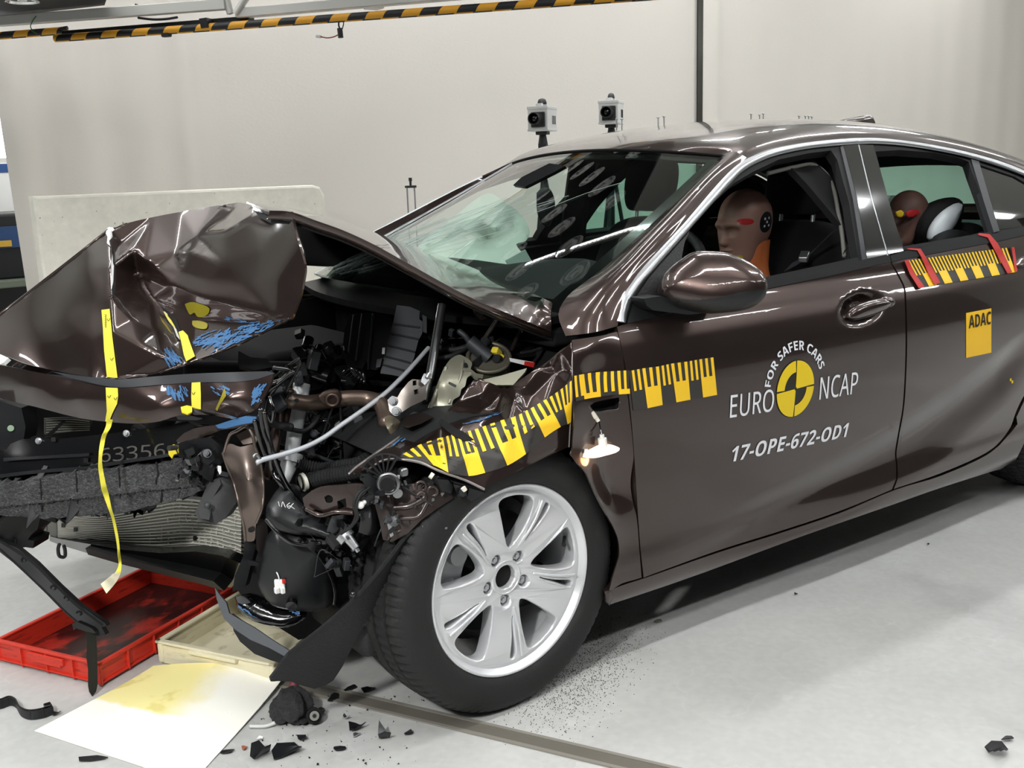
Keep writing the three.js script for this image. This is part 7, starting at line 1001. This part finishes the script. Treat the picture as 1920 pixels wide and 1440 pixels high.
{ // black ribbed plastic bracket lying at the left
  const P = (u, v, y = 0.012) => ay(u, v, y), t = thing('plastic_bracket', 'bent black ribbed plastic bracket on the floor at the left edge', 'bracket', [P(40, 1330).x, 0, P(40, 1330).z]);
  const ln = [[-30, 1316], [0, 1318], [18, 1312], [30, 1316], [40, 1332], [56, 1338], [80, 1335], [98, 1328]].map((p) => P(...p, 0.014)); obj('body', [0, 1].map((k) => loft([ln.map((p) => V(p.x, p.y + 0.008, p.z - 0.009 + k * 0.012)), ln.map((p) => V(p.x, p.y - 0.013, p.z - 0.006 + k * 0.012))], 4, 1, 0.003)), M.plastic, t);
  obj('rib', ln.slice(1).map((p) => box(0.003, 0.018, 0.018, p.x, p.y - 0.002, p.z, 0.001)), M.plastic, t); obj('clip', [box(0.018, 0.022, 0.02, ...P(90, 1327, 0.014).toArray(), 0.003), rod(P(66, 1342, 0.004), P(80, 1342, 0.004), 0.004)], M.shine, t);
}
{ // foam chunk, round sensor, hose with red coupling
  const c = ay(548, 1347, 0.0), q = rng(8), fg = new THREE.IcosahedronGeometry(0.045, 8), FP = fg.attributes.position; for (let i = 0; i < FP.count; i++) { const x = FP.getX(i), y = FP.getY(i), z = FP.getZ(i), k = 0.55 + 0.75 * n1(x * 48 + 50, y * 48 + z * 55 + 50, 256) + 0.15 * n2(x * 170 + 50, y * 170 + z * 150 + 50, 256); FP.setXYZ(i, x * k * 1.0 + c.x, Math.max(-0.028, y * k * 0.95) + 0.03, z * k * 1.0 + c.z); } fg.computeVertexNormals(); solo('foam_chunk', fg, mFoam, 'dark crumbly foam chunk on the floor right of the white card', 'foam chunk');
  const s = ay(588, 1342, 0.02), t = thing('round_sensor', 'black round sensor with silver face beside the foam chunk', 'sensor', [s.x, 0, s.z]), f = V(-0.25, 0.45, 0.85).normalize(), e = s.clone().addScaledVector(f, 0.018); obj('body', [rod(s.clone().addScaledVector(f, -0.02), s.clone().addScaledVector(f, 0.012), 0.021, 24, 0.0195), box(0.075, 0.012, 0.018, s.x, 0.016, s.z - 0.01, 0.005, [0, 0.3, 0])], M.plastic, t); obj('ring', rod(s.clone().addScaledVector(f, 0.01), e, 0.0145, 24), M.shine, t); obj('face', rod(e, e.clone().addScaledVector(f, 0.002), 0.0115, 24), std(0x85847e, 0.5, 0.4), t); obj('centre', rod(e, e.clone().addScaledVector(f, 0.003), 0.005, 16), M.darkSteel, t);
  const hp = [[470, 1362, 0.006], [500, 1361, 0.006], [520, 1352, 0.012], [533, 1337, 0.022], [540, 1322, 0.035], [544, 1312, 0.045]].map(([u, v, y]) => ay(u, v, y)), h = thing('coupling_hose', 'clear hose with a dark red coupling beside the white card', 'hose', [hp[2].x, 0, hp[2].z]); obj('hose', tube(hp, 0.0048, 40), std(0xc8cbc6, 0.35), h); const a = hp[5], b = ay(548, 1296, 0.06), cc = ay(552, 1280, 0.075); obj('coupling', [rod(a, b, 0.010, 16), rod(b, cc, 0.013, 8), box(0.03, 0.022, 0.016, b.x, b.y, b.z, 0.004, [0, 0.6, 0.4])], std(0x6b2530, 0.5), h); obj('collar', rod(hp[4].clone().lerp(a, 0.6), a.clone().lerp(b, 0.2), 0.0075, 12), M.plastic, h);
}
// ================================================================ dummies and child seat
function blob(prims, k, lo, hi, n = 56) {                                    // smooth union of ellipsoids and tapered capsules, meshed
  const mc = new MarchingCubes(n, M.white, false, false, 200000), size = Math.max(hi[0] - lo[0], hi[1] - lo[1], hi[2] - lo[2]) / 2 * 1.04, ctr = [0, 1, 2].map((i) => (lo[i] + hi[i]) / 2), half = n / 2;
  const d1 = (p, x, y, z) => {
    if (p.r) { const a = (x - p.c[0]) / p.r[0], b = (y - p.c[1]) / p.r[1], c = (z - p.c[2]) / p.r[2], m = Math.hypot(a, b, c), g = Math.hypot(a / p.r[0], b / p.r[1], c / p.r[2]); return m < 1e-6 ? -Math.min(...p.r) : m * (m - 1) / g; }
    const bx = p.b[0] - p.a[0], by = p.b[1] - p.a[1], bz = p.b[2] - p.a[2], t = clamp(((x - p.a[0]) * bx + (y - p.a[1]) * by + (z - p.a[2]) * bz) / (bx * bx + by * by + bz * bz)); return Math.hypot(x - p.a[0] - bx * t, y - p.a[1] - by * t, z - p.a[2] - bz * t) - lerp(p.ra, p.rb, t);
  };
  const f = mc.field; let i = 0;
  for (let iz = 0; iz < n; iz++) for (let iy = 0; iy < n; iy++) for (let ix = 0; ix < n; ix++, i++) {
    const x = ctr[0] + (ix - half) / half * size, y = ctr[1] + (iy - half) / half * size, z = ctr[2] + (iz - half) / half * size; let d = 1e3;
    for (const p of prims) { const e = d1(p, x, y, z), q = p.k || k; if (p.cut) { const h = clamp(0.5 - 0.5 * (d + e) / q); d = lerp(d, -e, h) + q * h * (1 - h); } else { const h = clamp(0.5 + 0.5 * (d - e) / q); d = lerp(d, e, h) - q * h * (1 - h); } }
    f[i] = -d;
  }
  mc.isolation = 0; mc.update(); const c = mc.count, pos = [], nor = [];
  for (let j = 0; j < c; j++) { pos.push(ctr[0] + mc.positionArray[j * 3] * size, ctr[1] + mc.positionArray[j * 3 + 1] * size, ctr[2] + mc.positionArray[j * 3 + 2] * size); }
  const g = mergeVertices(geo(pos, null, null).deleteAttribute('normal'), 1e-5); g.computeVertexNormals(); g.setAttribute('uv', new THREE.BufferAttribute(new Float32Array(g.attributes.position.count * 2), 2)); return g;
}
const mSkin = std(0xab8375, 0.42), mOrange = std(0xd9753a, 0.55);
const headPrims = [{ c: [0.012, 0.03, 0], r: [0.098, 0.09, 0.079] }, { c: [-0.03, -0.035, 0], r: [0.062, 0.095, 0.064] }, { c: [-0.045, -0.1, 0], r: [0.045, 0.03, 0.046] }, { a: [-0.088, 0.006, 0], b: [-0.102, -0.04, 0], ra: 0.008, rb: 0.013, k: 0.014 }, { a: [-0.078, 0.014, -0.04], b: [-0.09, 0.018, -0.01], ra: 0.009, rb: 0.009, k: 0.016 }, { a: [-0.078, 0.014, 0.04], b: [-0.09, 0.018, 0.01], ra: 0.009, rb: 0.009, k: 0.016 }, { c: [-0.09, -0.066, 0], r: [0.012, 0.006, 0.024], k: 0.008 }, { c: [-0.088, -0.08, 0], r: [0.012, 0.007, 0.022], k: 0.008 }, { c: [-0.082, -0.108, 0], r: [0.02, 0.017, 0.024], k: 0.02 }, { c: [-0.098, -0.006, 0.032], r: [0.016, 0.014, 0.02], cut: 1, k: 0.014 }, { c: [-0.098, -0.006, -0.032], r: [0.016, 0.014, 0.02], cut: 1, k: 0.014 }, { a: [-0.1, -0.073, -0.022], b: [-0.1, -0.073, 0.022], ra: 0.004, rb: 0.004, cut: 1, k: 0.004 }, { c: [0.04, -0.02, 0.0], r: [0.05, 0.06, 0.06] }];
{
  const H0 = az(1394, 424, 0.37), d = thing('crash_test_dummy', 'brown-headed test dummy with orange neck, belted in the near front seat', 'dummy', [H0.x, 0.5, H0.z]), T = (g) => g.rotateZ(0.08).rotateY(0.02).scale(1.03, 1.03, 1.03).translate(H0.x, H0.y, H0.z), hd = part('head', d);
  const hg = blob(headPrims, 0.03, [-0.13, -0.14, -0.1], [0.13, 0.14, 0.1], 88);
  const onHead = (ax, ay_, list) => list.map(([x, y]) => { const P = hg.attributes.position; let best = 0, bz = -1; for (let i = 0; i < P.count; i += 1) { const q = Math.hypot(P.getX(i) - x, P.getY(i) - y); if (q < 0.006 && P.getZ(i) > bz) { bz = P.getZ(i); best = i; } } return V(x, y, bz); });
  const heightAt = (x, y) => { const P = hg.attributes.position; let bz = 0, bd = 1e9; for (let i = 0; i < P.count; i++) { if (P.getZ(i) < 0) continue; const q = Math.hypot(P.getX(i) - x, P.getY(i) - y); if (q < bd) { bd = q; bz = P.getZ(i); } } return bz; };
  const patch = (o, r2, lift2) => T(sheet(o, (() => { const c = new Map(); return (x, y) => { let s = 0; for (const [a, b] of [[0, 0], [0.004, 0], [-0.004, 0], [0, 0.004], [0, -0.004]]) s += heightAt(x + a, y + b); return V(x, y, s / 5 + lift2); }; })(), { res: r2, thick: 0.0008, eps: 0.004, side: V(0, 0, 1) }));
  const ell = (cx, cy, rx, ry, n = 20, rot = 0) => Array.from({ length: n }, (_, i) => { const a = i / n * 6.2832, x = rx * Math.cos(a), y = ry * Math.sin(a); return [cx + x * Math.cos(rot) - y * Math.sin(rot), cy + x * Math.sin(rot) + y * Math.cos(rot)]; });
  obj('paint_mark', patch(ell(-0.056, 0.024, 0.024, 0.010, 20, -0.12), 0.01, 0.0012), std(0xc0181c, 0.6), hd, 'red paint beside the eye');
  obj('target', patch(ell(0.024, 0.012, 0.033, 0.034, 28), 0.012, 0.001), std(0x14141a, 0.6), hd); for (const [x, y] of [[0, 0], [-0.011, 0.012], [0.011, 0.012], [-0.011, -0.012], [0.011, -0.012]]) obj('target_dot', patch(ell(0.024 + x, 0.012 + y, 0.0042, 0.0042, 12), 0.01, 0.0022), M.signWhite, hd);
  obj('chin_mark', patch(ell(-0.076, -0.092, 0.012, 0.009, 10), 0.008, 0.0015), std(0xc9b41f, 0.6), hd);
  obj('skin', T(hg), mSkin, hd); obj('skull_seam', tube([[0.062, -0.055], [0.022, -0.07], [0.012, -0.1], [-0.02, -0.128]].map(([x, y]) => V(x, y, Math.max(0.03, heightAt(x, y)) + 0.0005)), 0.0016, 24).rotateZ(0.08).rotateY(0.02).scale(1.03, 1.03, 1.03).translate(H0.x, H0.y, H0.z), M.seam, hd);
  const ring = (y, x, rx, rz) => Array.from({ length: 21 }, (_, i) => { const a = i / 20 * 6.2832; return V(H0.x + x + rx * Math.cos(a), H0.y + y, H0.z + rz * Math.sin(a)); });
  obj('neck_shroud', loft([ring(-0.05, 0.05, 0.056, 0.058), ring(-0.1, 0.03, 0.072, 0.064), ring(-0.15, 0.02, 0.08, 0.07), ring(-0.21, 0.02, 0.085, 0.1), ring(-0.24, 0.03, 0.09, 0.13)], 1, 4, 0.004, false, true), mOrange, d);
  const g = blob([{ a: [0.05, -0.26, -0.14], b: [0.05, -0.26, 0.14], ra: 0.075, rb: 0.075 }, { c: [0.03, -0.42, 0], r: [0.12, 0.2, 0.17] }, { c: [0.03, -0.62, 0], r: [0.13, 0.12, 0.18] }, { a: [-0.02, -0.66, 0.1], b: [-0.42, -0.6, 0.13], ra: 0.085, rb: 0.06 }, { a: [-0.02, -0.66, -0.1], b: [-0.42, -0.6, -0.13], ra: 0.085, rb: 0.06 }, { a: [-0.42, -0.6, 0.13], b: [-0.62, -0.82, 0.13], ra: 0.055, rb: 0.04 }, { a: [-0.42, -0.6, -0.13], b: [-0.62, -0.82, -0.13], ra: 0.055, rb: 0.04 }], 0.05, [-0.7, -0.9, -0.26], [0.2, -0.15, 0.26], 72).translate(H0.x, H0.y, H0.z); obj('body', g, std(0x2c4a68, 0.8), d);
  for (const s of [1, -1]) obj('arm', blob([{ a: [0.05, -0.25, s * 0.18], b: [-0.02, -0.45, s * 0.21], ra: 0.052, rb: 0.042 }, { a: [-0.02, -0.45, s * 0.21], b: [-0.25, -0.42, s * 0.16], ra: 0.042, rb: 0.03 }, { c: [-0.3, -0.42, s * 0.15], r: [0.045, 0.025, 0.035] }, { a: [-0.31, -0.42, s * 0.17], b: [-0.36, -0.44, s * 0.17], ra: 0.009, rb: 0.008, k: 0.01 }, { a: [-0.31, -0.42, s * 0.15], b: [-0.37, -0.44, s * 0.15], ra: 0.009, rb: 0.008, k: 0.01 }, { a: [-0.31, -0.42, s * 0.13], b: [-0.36, -0.44, s * 0.13], ra: 0.009, rb: 0.008, k: 0.01 }, { a: [-0.29, -0.42, s * 0.12], b: [-0.32, -0.43, s * 0.1], ra: 0.01, rb: 0.008, k: 0.01 }], 0.03, [-0.4, -0.5, s > 0 ? 0.08 : -0.28], [0.12, -0.18, s > 0 ? 0.28 : -0.08], 72).translate(H0.x, H0.y, H0.z), std(0x9a5a3c, 0.55), d);
}
{ // child dummy and child seat in the back
  const c = az(1700, 408, 0.42), d = thing('child_dummy', 'small brown child dummy with red and yellow paint, half hidden by the pillar', 'dummy', [c.x, 0.55, c.z]), k = 0.86, hd = part('head', d), P = (x, y, z) => [c.x + x * k, c.y + y * k, c.z + z * k];
  obj('skin', blob(headPrims, 0.03, [-0.13, -0.14, -0.1], [0.13, 0.14, 0.1], 64).scale(k, k, k).translate(c.x, c.y, c.z), std(0x74554b, 0.5), hd);
  obj('paint_mark', pillow(sm([[1699, 398], [1710, 393], [1722, 394], [1724, 400], [1712, 407], [1700, 406], [1699, 398]], 3).slice(0, -1), (u, v) => az(u, v, c.z + 0.068), V(0, 0, 1), 0.003, 0.01, 4), std(0xb5191d, 0.6), hd); obj('paint_mark', pillow(sm([[1680, 397], [1690, 394], [1695, 400], [1690, 408], [1681, 405], [1680, 397]], 3).slice(0, -1), (u, v) => az(u, v, c.z + 0.066), V(0, 0, 1), 0.003, 0.01, 4), std(0xd8b51c, 0.6), hd);
  obj('body', blob([{ a: [0.02, -0.2, -0.1], b: [0.02, -0.2, 0.1], ra: 0.05, rb: 0.05 }, { c: [0.02, -0.32, 0], r: [0.08, 0.16, 0.12] }, { a: [0.03, -0.1, 0], b: [0.02, -0.22, 0], ra: 0.04, rb: 0.05 }, { a: [0, -0.44, 0.06], b: [-0.24, -0.43, 0.08], ra: 0.06, rb: 0.045 }, { a: [0, -0.44, -0.06], b: [-0.24, -0.43, -0.08], ra: 0.06, rb: 0.045 }], 0.04, [-0.3, -0.52, -0.16], [0.12, -0.06, 0.16], 56).translate(c.x, c.y, c.z), std(0x4a3a52, 0.8), d);
  const s = thing('child_restraint', 'black child seat with a pale side wing in the back of the car', 'child seat', [c.x + 0.22, 0.5, 0.42]), zM = (z) => (u, v) => az(u, v, z);
  obj('shell', pillow(sm([[1726, 440], [1730, 412], [1745, 388], [1768, 374], [1790, 370], [1802, 380], [1800, 410], [1790, 450], [1782, 475], [1740, 480], [1726, 440]], 3).slice(0, -1), zM(0.5), V(0, 0, 1), 0.04, 0.1, 7), M.fabric, s);
  obj('wing', pillow(sm([[1742, 448], [1745, 430], [1758, 408], [1775, 392], [1798, 380], [1800, 384], [1794, 408], [1780, 432], [1762, 446], [1748, 453], [1742, 448]], 3).slice(0, -1), zM(0.55), V(0, 0, 1), 0.03, 0.03, 5), std(0xd6dde0, 0.5), s);
  obj('cushion', pillow(sm([[1752, 452], [1762, 438], [1784, 430], [1812, 436], [1818, 450], [1800, 470], [1760, 475], [1752, 452]], 3).slice(0, -1), zM(0.58), V(0, 0, 1), 0.03, 0.06, 6), std(0x1c1e20, 0.8), s);
}
// ================================================================ lighting gantry over the far side
{
  const dir = RGT.clone().multiplyScalar(3.446).addScaledVector(UPV, -0.099).sub(FWD); dir.y = 0; dir.normalize(); const out = V(dir.z, 0, -dir.x), G = az(600, 18, -2.0), ang = -Math.atan2(dir.z, dir.x);
  const onLine = (u, v) => { const r = rayDir(u, v), n = out, t = n.dot(G.clone().sub(EYE)) / n.dot(r); return EYE.clone().addScaledVector(r, t); }; // the gantry's own upright plane
  const g = thing('lighting_gantry', 'grey metal lighting gantry edged with black and yellow foam, top left', 'gantry', [G.x, G.y, G.z]), mAlu = std(0xcccbc5, 0.5, 0.2);
  const stripeT = tex(128, (x) => (x % 1) < 0.5 ? [0.87, 0.62, 0.13] : [0.07, 0.07, 0.075]); stripeT.magFilter = THREE.LinearFilter;
  const foam = (a, b) => { const L = a.distanceTo(b), q = rod(a, b, 0.02, 24), uv = q.attributes.uv, n = Math.round(L / 0.185); for (let i = 0; i < uv.count; i++) uv.setXY(i, uv.getY(i) * L / 0.185 + uv.getX(i) * 0.45, uv.getX(i)); return q; };
  const mStripe = std(0xffffff, 0.55, 0, { map: stripeT }); 
  const f1 = onLine(104, 72), f2 = onLine(1500, -28), e1 = onLine(-120, 74), e2 = onLine(112, 55).addScaledVector(out, 0.05);
  obj('foam_edge', foam(f1, f2), mStripe, g); obj('foam_edge', foam(e1.addScaledVector(out, 0.05), e2), mStripe, g);
  const beamBox = (p, q, h, w, off) => { const a = p.clone().addScaledVector(out, off), b = q.clone().addScaledVector(out, off), L = a.distanceTo(b), m = a.clone().add(b).multiplyScalar(0.5), bx = box(L, h, w, 0, 0, 0, 0.004); bx.rotateZ(Math.asin((b.y - a.y) / L)); return bx.rotateY(ang).translate(m.x, m.y, m.z); };
  obj('beam', beamBox(onLine(440, 24), onLine(1500, -68), 0.045, 0.06, 0.03), mAlu, g); obj('beam', beamBox(onLine(-120, 49), onLine(425, 8), 0.05, 0.05, 0.0), mAlu, g); obj('beam', beamBox(onLine(108, 62), onLine(460, 34), 0.03, 0.06, 0.06), M.darkSteel, g);
  obj('brace', [[418, -30, 432, 26], [478, -30, 442, 26]].map(([a, b, c, d]) => rod(onLine(a, b), onLine(c, d), 0.018, 4)), mAlu, g); obj('clamp', [slab([[378, 36], [392, 34], [396, 52], [382, 54]], (u, v) => onLine(u, v).addScaledVector(out, -0.025), out, 0.06, 20)], M.plastic, g);
  obj('clamp_bolt', [rod(onLine(254, 18), onLine(257, 8), 0.01, 10), rod(onLine(108, 34), onLine(112, 28), 0.012, 10), box(0.05, 0.03, 0.03, ...onLine(312, 64).toArray(), 0.008, [0, ang, 0]), rod(onLine(116, 54), onLine(126, 52), 0.01, 10)], M.plastic, g);
  obj('cable_clutter', tube([onLine(262, 34), onLine(290, 37), onLine(315, 36), onLine(334, 33)].map((p) => p.addScaledVector(out, -0.01)), 0.006), M.rubber, g);
  // dark lamp panels with bowl reflectors, one high behind the beam, one over the car
  const mRef = std(0xf2f3f4, 0.12, 0.95), bowl = new THREE.LatheGeometry([[0.0, 0.05], [0.02, 0.048], [0.045, 0.035], [0.066, 0.012], [0.073, -0.004], [0.078, -0.006], [0.078, 0.004], [0.07, 0.02]].map((p) => new THREE.Vector2(...p)), 36), glassG = new THREE.SphereGeometry(0.11, 28, 6, 0, 6.2832, 0, 0.68).rotateX(Math.PI).translate(0, 0.083, 0), capG = new THREE.LatheGeometry([[0, 0.0], [0.022, 0.0], [0.026, 0.012], [0.02, 0.035]].map((p) => new THREE.Vector2(...p)), 20);
  const mPanel = std(0x0b0b0c, 0.6);
  const lampAt = (name, C) => { const l = part(name, g); l.position.copy(C).sub(g.position); const add = (n, q, m) => { const o = new THREE.Mesh(q, m); o.name = n; o.castShadow = o.receiveShadow = true; l.add(o); }; add('reflector', bowl, mRef); add('lamp_glass', capG, mRef); };
  const pb = box(1.35, 0.04, 3.4, 0, 0, 0, 0.01).rotateY(ang).translate(1.75 - 0.25, 2.79, -1.45); obj('lamp_panel', pb, mPanel, g);
  const o0 = V(1.5, 2.7, -1.45), aw = V(out.x, 0, out.z); if (aw.z > 0) aw.negate();
  for (let i = -2; i <= 1; i++) for (let j = -5; j <= 5; j++) { const p = o0.clone().addScaledVector(dir, (i + 0.5 + (j & 1 ? 0.25 : -0.25)) * 0.29).addScaledVector(aw, j * 0.29); lampAt('lamp', p); }
  const yP = onLine(100, 24).y + 0.02; obj('lamp_panel', slab([[-160, -90], [230, -90], [196, 10], [100, 21], [0, 32], [-160, 50]], (u, v) => ay(u, v, yP), V(0, 1, 0), 0.04, 60), mPanel, g);
  for (const [u, v] of [[42, 2], [132, -12], [-50, 14], [-10, -40], [90, -54]]) lampAt('lamp', ay(u, v, yP - 0.006));
  // upright supports of the gantry
  obj('upright', [box(0.08, CEIL - 2.14, 0.08, G.x + 0.35, (CEIL + 2.1) / 2, G.z - 0.1, 0.005), box(0.08, CEIL - 2.84, 0.08, 1.5, (CEIL + 2.8) / 2, -1.45, 0.005)], mAlu, g);
  // light bar of small lamps
  const a = V(1.14, 2.7, -1.05), b = V(1.95, 2.7, 0.68), bd = b.clone().sub(a), L = bd.length(), ba = -Math.atan2(bd.z, bd.x), m = a.clone().add(b).multiplyScalar(0.5);
  obj('light_bar', box(L + 0.04, 0.03, 0.05, 0, 0, 0, 0.004).rotateY(ba).translate(m.x, m.y + 0.03, m.z), mAlu, g);
  const led = []; for (let k = 0; k < 70; k++) led.push(box(0.016, 0.006, 0.012, (k / 69 - 0.5) * L, 0, 0, 0.002).rotateY(ba).translate(m.x, m.y + 0.012, m.z)); obj('light_bar_lens', led, new THREE.MeshStandardMaterial({ color: 0xffffff, emissive: new THREE.Color(0.95, 0.97, 1), emissiveIntensity: 9 }), g).userData.kind = 'stuff';
  const rl = new THREE.RectAreaLight(new THREE.Color(0.95, 0.97, 1), 12, L, 0.012); rl.position.set(m.x, m.y + 0.004, m.z); rl.rotation.set(-Math.PI / 2, 0, 0); rl.lookAt(m.x, 0, m.z); rl.rotateZ(ba); scene.add(rl);
  const hc = onLine(637, 35), pl = onLine(638, 66), t = thing('hanging_plug', 'black plug with a red lead dangling from the striped foam edge', 'plug', [pl.x, pl.y - 0.02, pl.z]);
  obj('cord', [tube([hc, onLine(635, 46), onLine(637, 54)], 0.004), tube([hc, onLine(644, 42), onLine(642, 54)], 0.0025)], M.rubber, t); obj('plug_body', [rod(onLine(637, 53), onLine(639, 71), 0.013, 16), rod(onLine(635, 54), onLine(636, 62), 0.008, 10)], M.plastic, t); obj('lead', tube([onLine(636, 64), onLine(626, 69), onLine(614, 71), onLine(602, 69)], 0.003), std(0x8a3b2a, 0.5), t); obj('tip', rod(onLine(602, 69), onLine(593, 68), 0.007, 10), M.satin, t);
  const s0 = onLine(72, 32).addScaledVector(out, -0.05); solo('green_string', tube([onLine(75, 32), onLine(68, 42), onLine(65, 52), onLine(72, 62), onLine(66, 58), onLine(76, 64)].map((p) => p.addScaledVector(out, -0.03)), 0.0025, 40), std(0x2d6a3c, 0.7), 'thin green string tied round the gantry at the top left', 'string');
}
renderer.render(scene, camera);
